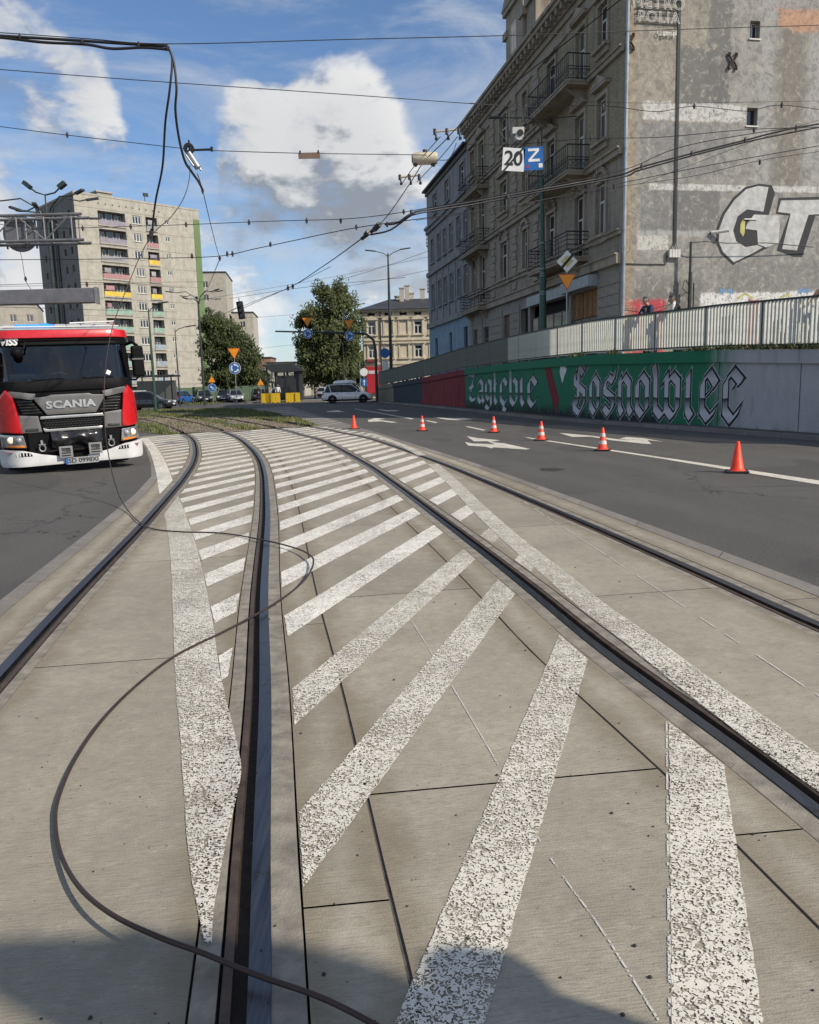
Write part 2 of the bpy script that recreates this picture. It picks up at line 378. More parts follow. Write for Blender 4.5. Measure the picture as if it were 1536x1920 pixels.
M_GROOVE = pmat('groove_dirt', (.030, .024, .019), .95, var=.5, scale=25, bump=.5)
M_CHALK = paint_mat('chalk_line', .44, True, (.62, .60, .54))

class Curve:                                          # plan curve as x(y), densely sampled
    def __init__(s, pts): s.p = sorted([(p[0], p[1]) for p in pts], key=lambda q: q[1])
    def x(s, y):
        p = s.p
        if y <= p[0][1]: a, b = p[0], p[1]
        elif y >= p[-1][1]: a, b = p[-2], p[-1]
        else:
            lo, hi = 0, len(p) - 1
            while hi - lo > 1:
                m_ = (lo + hi) // 2
                if p[m_][1] <= y: lo = m_
                else: hi = m_
            a, b = p[lo], p[hi]
        t = (y - a[1]) / (b[1] - a[1]); return a[0] + (b[0] - a[0]) * t
    def off(s, d):                                    # offset to the right (+x side) by d
        out = []
        for i, q in enumerate(s.p):
            a = s.p[max(i - 1, 0)]; b = s.p[min(i + 1, len(s.p) - 1)]; t = Vector((b[0] - a[0], b[1] - a[1])).normalized()
            out.append((q[0] + t.y * d, q[1] - t.x * d))
        return Curve(out)
    def pts(s, y0, y1, step=.3):
        n = max(2, int((y1 - y0) / step)); return [Vector((s.x(y0 + (y1 - y0) * k / n), y0 + (y1 - y0) * k / n, 0)) for k in range(n + 1)]
def curve_px(px, near, n=160):
    P = [G(*q) for q in px]; P = [Vector((a, b, 0)) for a, b in near] + P
    return Curve(spline(P, n))
R2 = curve_px([(484, 1920), (489, 1610), (497, 1300), (495, 1114), (501, 997), (502, 959), (500, 915), (497, 886), (488, 860), (470, 838), (444, 819), (408, 806), (349, 791), (276, 778.5)], [(.75, -7), (.19, -2.)])
R3 = curve_px([(1536, 1521), (1380, 1401), (1244, 1303), (1105, 1200), (1000, 1112), (900, 1032), (800, 955), (732, 904), (677, 866), (605, 827), (561, 815), (528, 806), (433, 788), (380, 781), (330, 776.5)], [(2.75, -7), (2.05, -1.7)])
R1 = R2.off(-1.435); R4 = R3.off(1.45)
E0, E1 = G(315, 815), G(595, 799)                     # where the concrete ends and the ballast begins
def yend(c):
    y = 20.
    while y < 40:
        if y > E0.y + (c.x(y) - E0.x) * (E1.y - E0.y) / (E1.x - E0.x): return y
        y += .05
    return 33.
YN = -4.0
RLC = curve_px([(1536, 1448), (1435, 1377), (1310, 1285), (1200, 1200), (1110, 1135), (1040, 1075), (960, 1010), (900, 955), (845, 900), (800, 860), (765, 840), (715, 820), (660, 802), (600, 785), (545, 765)], [(2.95, -7), (2.25, -1.7), (1.68, 2)])
LLL = curve_px([(388, 1780), (372, 1720), (350, 1560), (340, 1400), (330, 1290), (325, 1180), (322, 1080), (316, 1010), (307, 960), (298, 920), (291, 880), (280, 846), (264, 822)], [])
EDL = Curve([tuple(p[:2]) for p in R1.off(-.50).pts(YN - 2, 11.8)] + [(q.x, q.y) for q in (G(284, 893), G(283, 870), G(274, 842), G(260, 821), G(236, 806))])
EDR = Curve([tuple(p[:2]) for p in R4.off(.56).pts(YN - 2, 19.)] + [(q.x, q.y) for q in (G(713, 813), G(660, 798), G(615, 785), G(542, 762.5))])

# ---- asphalt: one sheet round the track corridor
ground = MB(); ground.face([(-2500, -800, -.12), (2500, -800, -.12), (2500, 4000, -.12), (-2500, 4000, -.12)])
struct(ground.build('ground', pmat('far_ground', (.10, .095, .08), .95, var=.3, scale=.05)))
yl, yr = yend(EDL), yend(EDR)
poly = [Vector((-160, YN - 2, 0))] + EDL.pts(YN - 2, yl, .5) + EDR.pts(YN - 2, yr, .5)[::-1] + [Vector((160, YN - 2, 0)), Vector((160, 260, 0)), Vector((-160, 260, 0))]
road = MB(); road.face(poly); road_o = struct(road.build('road', M_ASPH))
bed = MB(); bp = [p + Vector((0, 0, -.045)) for p in EDL.off(-.05).pts(YN - 2, yl + .5, .5)] + [p + Vector((0, 0, -.045)) for p in EDR.off(.05).pts(YN - 2, yr + .5, .5)[::-1]]
bed.face(bp); struct(bed.build('track_bed', M_JOINT))

# ---- concrete slabs, each a piece
paving = struct(bpy.data.objects.new('tram_paving', None)); COL.objects.link(paving)
def slab_strip(ca, cb, gap, seg, y0, name='slab', mat=M_CON, phase=0., z=0., row=.4):
    ya, yb = yend(ca), yend(cb)
    La, Lb = ya - y0, yb - y0; s = phase; L = (La + Lb) / 2
    while s < L:
        e = min(L, s + seg * random.uniform(.94, 1.06))
        if e - s > .25:
            n = max(1, int((e - s) / row)); mb = MB(); A_, B_ = [], []
            for k in range(n + 1):
                f = (s + gap + (e - s - 2 * gap) * k / n) / L
                ya_, yb_ = y0 + La * f, y0 + Lb * f
                A_.append(Vector((ca.x(ya_), ya_, z))); B_.append(Vector((cb.x(yb_), yb_, z)))
            dz = Vector((0, 0, -.06)); wv = (B_[0] - A_[0]).length
            for k in range(n):
                sa, sb = s + (e - s) * k / n, s + (e - s) * (k + 1) / n
                m0, m1 = A_[k].lerp(B_[k], .5), A_[k + 1].lerp(B_[k + 1], .5)
                mb.face([A_[k], m0, m1, A_[k + 1]], 0, [(0, sa), (wv / 2, sa), (wv / 2, sb), (0, sb)]); mb.face([m0, B_[k], B_[k + 1], m1], 0, [(wv / 2, sa), (0, sa), (0, sb), (wv / 2, sb)])
                mb.face([A_[k] + dz, A_[k], A_[k + 1], A_[k + 1] + dz]); mb.face([B_[k], B_[k] + dz, B_[k + 1] + dz, B_[k + 1]])
            mb.build(name, mat, paving)
        s = e
g = .009
slab_strip(EDL, EDL.off(.14), .004, 1.5, YN, 'kerb_stone', M_KERB)
slab_strip(EDL.off(.152), R1.off(-.125), .004, 2.55, YN, phase=.4)
slab_strip(R1.off(.175), R2.off(-.175), .0045, 2.75, YN, phase=.1)
slab_strip(R2.off(.125), R2.off(.375), .004, 2.85, YN, phase=.2)
slab_strip(R2.off(.389), R3.off(-.397), .005, 2.85, YN, phase=.95)
slab_strip(R3.off(-.385), R3.off(-.125), .004, 2.85, YN, phase=.6)
slab_strip(R3.off(.175), R4.off(-.175), .0045, 2.75, YN, phase=1.3)
slab_strip(R4.off(.125), R4.off(.39), .004, 2.75, YN, phase=.7)
slab_strip(R4.off(.402), EDR, .004, 1.5, YN, 'kerb_stone', M_KERB)

M_FILL = pmat('joint_filler', (.085, .078, .066), .9, var=.5, scale=14, bump=.5)
for ca, cb in ((R2.off(.373), R2.off(.391)), (R3.off(-.399), R3.off(-.383)), (EDL.off(.138), EDL.off(.154)), (R4.off(.388), R4.off(.404))):
    P, Q = ca.pts(YN, 27, .5), cb.pts(YN, 27, .5); mb = MB(); z = Vector((0, 0, -.007))
    for k in range(len(P) - 1): mb.face([P[k] + z, Q[k] + z, Q[k + 1] + z, P[k + 1] + z])
    mb.build('joint_filler', M_FILL, paving)
# ---- grooved rails; groove on the inner side of each track
def grooved_rail(c, inner, label):
    t = thing('grooved_rail', label, 'rail', (0, 0, 0), 0, 'tram rails set in the concrete')
    y1 = yend(c)
    def strip(a, b, z0, z1, name, mat, walls=True):
        ca, cb = c.off(a * inner), c.off(b * inner); P, Q = ca.pts(YN, y1, .35), cb.pts(YN, y1, .35); mb = MB()
        for k in range(min(len(P), len(Q)) - 1):
            p = [P[k] + Vector((0, 0, z0)), Q[k] + Vector((0, 0, z1)), Q[k + 1] + Vector((0, 0, z1)), P[k + 1] + Vector((0, 0, z0))]
            mb.face(p)
            if walls:
                dz = Vector((0, 0, -.05)); mb.face([p[0] + dz, p[0], p[3], p[3] + dz]); mb.face([p[1], p[1] + dz, p[2] + dz, p[2]])
        mb.build(name, mat, t, smooth=30)
    strip(-.030, .028, .003, .0, 'running_head', M_STEEL)
    strip(.0285, .068, -.032, -.036, 'groove_floor', M_GROOVE, False)
    strip(.068, .094, -.002, -.003, 'groove_lip', M_LIP)
    strip(-.118, -.031, -.003, -.002, 'grout_strip', M_GROUT)
    strip(.104, .168, -.004, -.003, 'grout_strip', M_GROUT)
grooved_rail(R1, 1, 'dark grooved tram rail beside the asphalt on the left'); grooved_rail(R2, -1, 'blue-grey grooved tram rail running up from the bottom edge')
grooved_rail(R3, 1, 'grooved tram rail hugging the long white line on the right'); grooved_rail(R4, -1, 'grooved tram rail nearest the road with the cones')

# ---- markings
mk_n = [0]
def mark(pts, mat, name, z=.004, parent=None, rag=False):
    mk_n[0] += 1; mb = MB(); zz = z + .00002 * (mk_n[0] % 40)
    if rag:
        out = []
        for a, b in zip(pts, list(pts[1:]) + [pts[0]]):
            a, b = Vector((a[0], a[1])), Vector((b[0], b[1])); n = max(1, min(90, int((b - a).length / .035))); nn = Vector((-(b - a).y, (b - a).x)).normalized()
            for k in range(n): p = a.lerp(b, k / n); out.append(p + nn * random.uniform(-.0028, .0028))
        pts = out
    mb.face([Vector((p[0], p[1], zz)) for p in pts]); return mb.build(name, mat, parent if parent is not None else MK)
MK = thing('road_markings', 'white hatched island markings painted across the tram tracks', 'road marking')
def band(ca, cb, y0, y1, name, step=.4, mat=None):
    P, Q = ca.pts(y0, y1, step), cb.pts(y0, y1, step); mb = MB()
    for k in range(len(P) - 1):
        z = Vector((0, 0, .0046)); mb.face([P[k] + z, Q[k] + z, Q[k + 1] + z, P[k + 1] + z])
    return mb.build(name, mat or M_PAINT, MK)
LR = Curve([(LLL.x(y) + (.01 + .23 * min(1, max(0, (y - 1.93) / 1.0)) + .02 * min(1, max(0, y - 4))), y) for y in [1.9 + .1 * k for k in range(300)]])
R1y = next(y for y in [8 + .05 * k for k in range(120)] if LLL.x(y) < R1.x(y) + .1)
for yy in [5 + .05 * k for k in range(200)]:
    if LR.x(yy) < R1.x(yy) + .175: LRy = yy; break
ys = [1.9 + .08 * k for k in range(320)]; ra, rb_ = R1.off(.172), R1.off(-.122)
band(Curve([(min(max(LLL.x(y), ra.x(y)), LR.x(y)) + random.uniform(-.0028, .0028), y) for y in ys]), Curve([(max(LR.x(y), min(ra.x(y), LR.x(y))) + random.uniform(-.0028, .0028), y) for y in ys]), 1.95, next(y for y in ys if y > 6 and LR.x(y) < ra.x(y)), 'edge_line', .09)
band(Curve([(LLL.x(y), y) for y in ys]), Curve([(min(LR.x(y), max(rb_.x(y), LLL.x(y))), y) for y in ys]), next(y for y in ys if y > 6 and LLL.x(y) < rb_.x(y)), 26.2, 'edge_line', .2, M_PAINT2)
ys2 = [YN + .07 * k for k in range(280)]; ea, eb = RLC.off(-.105), RLC.off(.095)
band(Curve([(ea.x(y) + random.uniform(-.0028, .0028), y) for y in ys2]), Curve([(eb.x(y) + random.uniform(-.0028, .0028), y) for y in ys2]), YN + .1, 15.0, 'edge_line', .08); band(RLC.off(-.10), RLC.off(.10), 16.9, 38, 'edge_line'); band(RLC.off(-.06), RLC.off(.06), 38, 58, 'edge_line')
zones = [(LR, R1.off(-.125), 11.5, 40), (Curve([(max(LR.x(y), R1.off(.175).x(y)), y) for y in [k * .1 for k in range(400)]]), R2.off(-.178), 1.0, 40), (R2.off(.128), R3.off(-.13), -1, 40),
         (R3.off(.178), Curve([(min(RLC.x(y) - .105, R4.x(y) - .18), y) for y in [k * .1 for k in range(400)]]), 1.5, 40), (R4.off(.13), RLC.off(-.09), 17, 40)]
def ylim(x): return E0.y + (x - E0.x) * (E1.y - E0.y) / (E1.x - E0.x) - .15
CC = Curve([((R2.x(y) + R3.x(y)) / 2, y) for y in [-3 + .1 * k for k in range(400)]])
y = 1.2; k = 0; lines = []
def lineoff(yy, ph): return CC.x(yy) * -math.sin(ph) + yy * math.cos(ph)
OFF = [-.155, .47, 1.115, 1.67, 2.31]
off = -.155
while off < 27:
    ph = R(72 - min(1, max(0, off) / 9) * 2.3)
    lines.append((off, ph)); off = OFF[len(lines)] if len(lines) < 5 else off + .615
for off, ph in lines:
    d = Vector((math.cos(ph), math.sin(ph))); n = Vector((-math.sin(ph), math.cos(ph))); hw = .102 + .034 * min(1, max(0, (off - 1.6) / 2.5))
    # the point on the centre curve where the stripe crosses
    yc = 0.
    while yc < 36 and (CC.x(yc) * n.x + yc * n.y) < off: yc += .02
    c0 = Vector((CC.x(yc), yc))
    for ca, cb, ya, yb in zones:
        runs = []
        for sgn in (-1, 1):
            o = c0 + n * hw * sgn; ts = []
            for q in range(-420, 420):
                p = o + d * (q * .03)
                if ya < p.y < yb and ca.x(p.y) < p.x < cb.x(p.y) and p.y < ylim(p.x): ts.append(q * .03)
            runs.append((o, min(ts), max(ts)) if ts else None)
        if runs[0] and runs[1]:
            (o0, a0, b0), (o1, a1, b1) = runs
            if b0 - a0 > .06 and b1 - a1 > .06: mark([o0 + d * a0, o0 + d * b0, o1 + d * b1, o1 + d * a1], M_PAINT if c0.y < 6.5 else M_PAINT2, 'hatch_stripe', rag=c0.y < 14)
# far hatching beside the grass
for k in range(9):
    a, b = G(585 - k * 13, 801 - k * 3.4 - (k * .3)), G(640 - k * 12, 793 - k * 2.8)
    mark([a, b, b + Vector((.05, .45, 0)), a + Vector((.05, .45, 0))], M_PAINTF, 'hatch_stripe', z=.012)
# thin chalk set-out lines
def chalk(px, wd=.006):
    P = spline([G(*q) for q in px], 150); mb = MB()
    for k in range(len(P) - 1):
        if noise.noise((k * .21, wd * 900, .5)) > .22: continue
        t = (P[k + 1] - P[k]).normalized(); s_ = Vector((t.y, -t.x, 0)) * wd / 2; z = Vector((0, 0, .003))
        mb.face([P[k] - s_ + z, P[k] + s_ + z, P[k + 1] + s_ + z, P[k + 1] - s_ + z])
    mb.build('chalk_line', M_CHALK, MK)
chalk([(760, 1145), (840, 1275), (920, 1410), (1020, 1590), (1125, 1740), (1235, 1915)]); chalk([(982, 941), (1150, 1050), (1350, 1183), (1560, 1322)], .009); chalk([(1250, 1345), (1253, 1600), (1257, 1930)], .008)

# lane lines and arrows on the road
def pxpoly(pts, org, sc, name, z=.004): return mark([G(org[0] + a * sc, org[1] + b * sc) for a, b in pts], M_PAINTF, name, z, LM)
LM = thing('lane_markings', 'white lane lines and arrows on the dark road with cones', 'road marking')
o2, s2 = (860, 740), .2604
pxpoly([(470, 304), (1010, 384), (1536, 462), (1536, 474), (1000, 392), (520, 318)], o2, s2, 'solid_line')
mark([G(1258, 860), G(1560, 905), G(1560, 913), G(1255, 863)], M_PAINTF, 'solid_line', .004, LM)
pxpoly([(45, 230), (70, 229), (196, 254), (176, 259)], o2, s2, 'dash'); o1, s1 = (500, 730), .2604
pxpoly([(1140, 226), (1160, 224), (1234, 238), (1215, 243)], o1, s1, 'dash'); pxpoly([(628, 140), (640, 139), (1062, 212), (1045, 216)], o1, s1, 'far_lane_line'); pxpoly([(395, 55), (405, 54), (434, 90), (418, 91)], o1, s1, 'dash')
pxpoly([(58, 300), (135, 313), (300, 330), (228, 341), (330, 352), (516, 392), (484, 396), (250, 380), (240, 388), (195, 376), (70, 368), (45, 342), (100, 352), (262, 358), (206, 336), (112, 337)], o2, s2, 'lane_arrow')
pxpoly([(724, 276), (840, 286), (960, 297), (1130, 320), (1240, 330), (1160, 318), (1210, 306), (1340, 316), (1476, 340), (1360, 328), (1390, 357), (1330, 354), (1100, 329), (950, 303), (820, 306)], o2, s2, 'lane_arrow')
pxpoly([(728, 222), (780, 208), (860, 211), (800, 219), (945, 238), (900, 241), (830, 231), (735, 235)], o1, s1, 'lane_arrow'); pxpoly([(430, 158), (520, 150), (530, 156), (568, 163), (510, 164), (440, 164)], o1, s1, 'lane_arrow')
pxpoly([(785, 143), (880, 150), (960, 150), (930, 158), (860, 157)], o1, s1, 'lane_arrow'); pxpoly([(1195, 200), (1300, 208), (1420, 208), (1490, 216), (1370, 222), (1290, 218)], o1, s1, 'lane_arrow')
mark([G(1012, 878), G(1040, 877), G(1062, 880), G(1040, 884), G(1016, 883)], M_JOINT, 'tar_patch', .002, LM)

# ---- ballast, grass and open rails beyond the concrete
def sheet(px, z, name, mat):
    mb = MB(); mb.face([Vector((G(*q).x, G(*q).y, z)) for q in px]); return struct(mb.build(name, mat))
M_BAL = pmat('ballast', (.20, .165, .125), .95, var=.5, scale=6, bump=1., bscale=14)
M_SOIL = pmat('soil_grass', (.060, .060, .026), .95, var=.5, scale=1.3, bump=.6, bscale=20)
ISL = [(150, 806), (235, 807), (315, 815.5), (400, 810), (524, 803), (597, 799), (552, 783), (500, 773), (458, 767), (339, 767), (150, 772)]
sheet(ISL, .008, 'verge', M_SOIL)
def ribbon(ca, cb, y0, y1, z, name, mat, step=1.):
    P, Q = ca.pts(y0, y1, step), cb.pts(y0, y1, step); mb = MB()
    for k in range(len(P) - 1): mb.face([P[k] + Vector((0, 0, z)), Q[k] + Vector((0, 0, z)), Q[k + 1] + Vector((0, 0, z)), P[k + 1] + Vector((0, 0, z))])
    return struct(mb.build(name, mat))
ribbon(R1.off(-.3), R2.off(.9), yend(R1) + .4, 48, .016, 'ballast_bed', M_BAL); ribbon(R3.off(-.7), R4.off(-.4), yend(R3) + .2, 44, .020, 'ballast_bed', M_BAL)
sheet([(600, 798), (556, 783), (504, 773), (470, 766.5), (543, 762), (616, 785), (714, 813), (690, 812)], .007, 'paved_strip', M_KERB)
sheet([(330, 752), (345, 746.5), (420, 744.5), (560, 741.5), (572, 744), (540, 749.5), (425, 752.5), (400, 759), (345, 760)], .02, 'verge', M_SOIL)
M_RUST = pmat('rusty_rail', (.09, .055, .038), .6, .5, var=.3, scale=8)
def open_rail(c, y1, label):
    P = c.pts(yend(c) + .02, y1, .6); mb = MB(); zs = Vector((0, 0, .075)); h = .033
    for k in range(len(P) - 1):
        t = (P[k + 1] - P[k]).normalized(); s_ = Vector((t.y, -t.x, 0)) * h
        a, b, c_, d = P[k] - s_, P[k] + s_, P[k + 1] + s_, P[k + 1] - s_
        mb.face([a + zs, b + zs, c_ + zs, d + zs]); mb.face([a, a + zs, d + zs, d]); mb.face([b + zs, b, c_, c_ + zs])
    tag(mb.build('open_rail', M_RUST), label, 'rail', 'open rails in the ballast')
open_rail(R1, 46, 'rusty rail curving through the grass nearest the fire engine'); open_rail(R2, 50, 'rusty rail between gravel and gravel on the left curve'); open_rail(R3, 50, 'rusty rail on the far side of the gravel patch'); open_rail(R4, 46, 'rusty rail furthest right in the grass island')
# grass blades
def blades(name, poly_px, n, label, hmin=.05, hmax=.16, avoid=True):
    P = [G(*q) for q in poly_px]; x0, x1 = min(p.x for p in P), max(p.x for p in P); y0, y1 = min(p.y for p in P), max(p.y for p in P)
    def inside(x, y):
        r = False; j = len(P) - 1
        for i in range(len(P)):
            if (P[i].y > y) != (P[j].y > y) and x < (P[j].x - P[i].x) * (y - P[i].y) / (P[j].y - P[i].y) + P[i].x: r = not r
            j = i
        return r
    mb = MB(); c = 0; tr = 0
    while c < n and tr < n * 12:
        tr += 1; x, y = random.uniform(x0, x1), random.uniform(y0, y1)
        if not inside(x, y): continue
        if noise.noise((x * .35, y * .35, 3)) < -.12: continue
        if avoid and (R1.x(y) - .2 < x < R2.x(y) + .7 or R3.x(y) - .5 < x < R4.x(y) - .5) and random.random() > .12: continue
        a = random.uniform(0, 6.28); h = random.uniform(hmin, hmax); wd = random.uniform(.015, .04); lx, ly = random.uniform(-.06, .06), random.uniform(-.06, .06)
        u = Vector((math.cos(a), math.sin(a), 0)) * wd; p = Vector((x, y, 0))
        mb.face([p - u, p + u, p + Vector((lx, ly, h))], 0 if random.random() < .7 else 1); c += 1
    o = mb.build(name, [MATS['grass_green'], MATS['grass_dry']]); stuff(o, label, 'grass')
pmat('grass_green', (.085, .115, .030), .8, var=.4, scale=2); pmat('grass_dry', (.22, .19, .085), .85, var=.3, scale=2)
blades('grass', ISL, 26000, 'rough green and dry grass on the tram track island')
blades('grass', [(330, 752), (345, 746.5), (420, 744.5), (560, 741.5), (572, 744), (540, 749.5), (425, 752.5), (400, 759), (345, 760)], 9000, 'grass strip behind the black hatchback by the parked cars', .1, .3, False)
# gravel chips on the bed and debris on the slabs
mb = MB()
for k in range(5000):
    y = random.uniform(28, 44); a, b = (R1.x(y) - .2, R2.x(y) + .8) if random.random() < .7 else (R3.x(y) - .6, R4.x(y) - .4); x = random.uniform(a, b)
    if y < ylim(x) + .25: continue
    s_ = random.uniform(.015, .045); mb.lathe([(0.001, -s_ * .2), (s_, s_ * .4), (0.001, s_)], 4, (x, y, .018))
stuff(mb.build('ballast_stones', M_BAL), 'loose brown ballast stones between the open rails', 'gravel')
mb = MB()
for k in range(330):
    y = 1.6 * math.exp(random.random() * 2.1); x = random.uniform(-.55, .6) * y
    s_ = random.choice([.002, .0025, .003, .004, .0065]); 
    mb.lathe([(0.0005, 0), (s_, s_ * .3), (s_ * .6, s_ * .9), (0.0005, s_)], 5, (x, y, .0005))
stuff(mb.build('debris', pmat('debris_dark', (.03, .027, .024), .9)), 'small dark crumbs scattered over the concrete slabs', 'debris')
# ================================================================ retaining wall, mural, fence, terrace
def proj(p):
    q = Vector(p) - Vector((0, 0, CH)); d = q.dot(CF); return (768 + F * q.dot(CR) / d, 960 - F * q.dot(CUP) / d)
WB = spline([(15.6, -1, 0), (12.75, 9, 0), (9.93, 19.06, 0), (8.9, 22.76, 0), (6.75, 29.85, 0), (5.0, 38.5, 0), (3.41, 47.2, 0), (1.43, 57.56, 0), (-2.7, 76.8, 0)], 161)
WS = [0.]
for a, b in zip(WB, WB[1:]): WS.append(WS[-1] + (b - a).length)
def wtop(y):
    K = [(-1, 2.0), (9, 2.03), (19, 2.09), (22.8, 2.26), (29.8, 2.42), (38, 2.42), (47.5, 2.33), (57, 2.05), (77, 1.5)]
    for (a, za), (b, zb) in zip(K, K[1:]):
        if y <= b: return za + (zb - za) * (y - a) / (b - a)
    return 1.5
def wpt(s, z=0., off=0.):                              # point on the wall face at run s; off > 0 towards the street
    s = min(max(s, 0), WS[-1] - 1e-4); lo = 0
    lo, hi = 0, len(WS) - 1
    while hi - lo > 1:
        m_ = (lo + hi) // 2
        if WS[m_] <= s: lo = m_
        else: hi = m_
    t = (s - WS[lo]) / (WS[hi] - WS[lo]); p = WB[lo].lerp(WB[hi], t); d = (WB[hi] - WB[lo]).normalized()
    return Vector((p.x - d.y * off, p.y + d.x * off, z))
def s_at(px, z=1.0):
    lo, hi = 15., WS[-1]
    for _ in range(40):
        m_ = (lo + hi) / 2
        if proj(wpt(m_, z))[0] > px: lo = m_
        else: hi = m_
    return (lo + hi) / 2
def mural_mat():
    m, t, b = newmat('mural_wall'); uvn = t.new('ShaderNodeUVMap'); uv = uvn.outputs[0]; tc = t.new('ShaderNodeTexCoord'); v = tc.outputs['Object']
    u, z, _ = t.sep(uv); n = t.noise(t.comb(t.math('MULTIPLY', u, 2.2), t.math('MULTIPLY', z, .9), 0), 1.4, 7, .68); n_ = t.math('SUBTRACT', n, .5)
    def step(s0, soft, amp=1.): return t.mapr(t.math('ADD', u, t.math('MULTIPLY', n_, amp)), s0 - soft, s0 + soft, 0, 1, True)
    gy = (.42, .42, .43)
    c = t.mix(t.mapr(n, .35, .7), tuple(x * .82 for x in gy), gy)
    sg = s_at(1362); c = t.mix(step(sg + .1, .9, 2.2), c, (.006, .150, .070))
    c = t.mix(t.math('MULTIPLY', t.mapr(t.math('ADD', z, t.math('MULTIPLY', n_, 1.3)), .75, .15, 0, 1, True), step(s_at(1245), .3, 2.)), c, (.008, .012, .013))
    c = t.mix(step(s_at(873), .30, 1.2), c, (.24, .014, .022))
    st = t.noise(t.comb(t.math('MULTIPLY', u, 5.), t.math('MULTIPLY', z, .5), 0), 1.2, 3, .6)
    c = t.mix(t.math('MULTIPLY', step(s_at(873), .30, 1.2), t.mapr(st, .44, .62, 0, .75, True)), c, (.04, .006, .012))
    c = t.mix(step(s_at(792), .5, 1.5), c, (.022, .032, .047)); c = t.mix(step(s_at(738), .06, .1), c, (.20, .175, .13))
    dk = t.noise(t.comb(t.math('MULTIPLY', u, .8), t.math('MULTIPLY', z, .25), 0), 3, 6, .7)
    c = t.mix(t.mapr(dk, .55, .8, 0, .5), c, (.03, .03, .03))
    c = t.mix(t.mapr(t.math('ADD', z, t.math('MULTIPLY', n_, .35)), .22, .0, 0, .75, True), c, (.025, .023, .02))
    t.put(b.inputs['Base Color'], c); b.inputs['Roughness'].default_value = .8
    t.put(b.inputs['Normal'], t.bump(t.noise(v, 40, 5, .6), .25, .01)); return m
M_MUR = mural_mat()
rwall = thing('retaining_wall', 'long concrete retaining wall painted with a green football mural', 'wall', tuple(wpt(40)))
def wchild(mb, name, mat, par, **k):
    o = mb.build(name, mat, par, **k); o.matrix_parent_inverse = Matrix.Translation(par.location).inverted(); return o
edges = [0, s_at(1500), s_at(1347), s_at(1150), s_at(1000), s_at(873), s_at(800), s_at(738), WS[-1]]
for a, b in zip(edges, edges[1:]):                     # cast panels with joints between them
    mb = MB(); n = max(2, int((b - a) / .9)); g0 = .012
    for k in range(n):
        s0, s1 = a + g0 + (b - a - 2 * g0) * k / n, a + g0 + (b - a - 2 * g0) * (k + 1) / n; z0, z1 = wtop(wpt(s0).y) - .34, wtop(wpt(s1).y) - .34
        mb.face([wpt(s0, -.05), wpt(s1, -.05), wpt(s1, z1), wpt(s0, z0)], 0, [(s0, 0), (s1, 0), (s1, z1), (s0, z0)])
        mb.face([wpt(s0, z0), wpt(s1, z1), wpt(s1, z1, -.4), wpt(s0, z0, -.4)], 0, [(s0, z0)] * 4)
    wchild(mb, 'wall_panel', M_MUR, rwall)
    mb = MB()                                          # coping beam, 8 cm proud
    for k in range(n):
        s0, s1 = a + .006 + (b - a - .012) * k / n, a + .006 + (b - a - .012) * (k + 1) / n; z0, z1 = wtop(wpt(s0).y), wtop(wpt(s1).y); o = .085; h = .34
        uv = lambda *q: [(s, 1.9 if s < s_at(1347) else 1.2) for s in q]
        mb.face([wpt(s0, z0 - h, o), wpt(s1, z1 - h, o), wpt(s1, z1, o), wpt(s0, z0, o)], 0, uv(s0, s1, s1, s0))
        mb.face([wpt(s0, z0, o), wpt(s1, z1, o), wpt(s1, z1, -.45), wpt(s0, z0, -.45)], 0, uv(s0, s1, s1, s0))
        mb.face([wpt(s0, z0 - h, 0), wpt(s1, z1 - h, 0), wpt(s1, z1 - h, o), wpt(s0, z0 - h, o)], 0, uv(s0, s1, s1, s0))
    wchild(mb, 'coping', M_MUR, rwall)
# joint backing
mb = MB()
for k in range(len(WB) - 1): mb.face([wpt(WS[k], -.05, -.03), wpt(WS[k + 1], -.05, -.03), wpt(WS[k + 1], wtop(WB[k + 1].y) - .1, -.03), wpt(WS[k], wtop(WB[k].y) - .1, -.03)])
wchild(mb, 'joint_backing', M_JOINT, rwall)

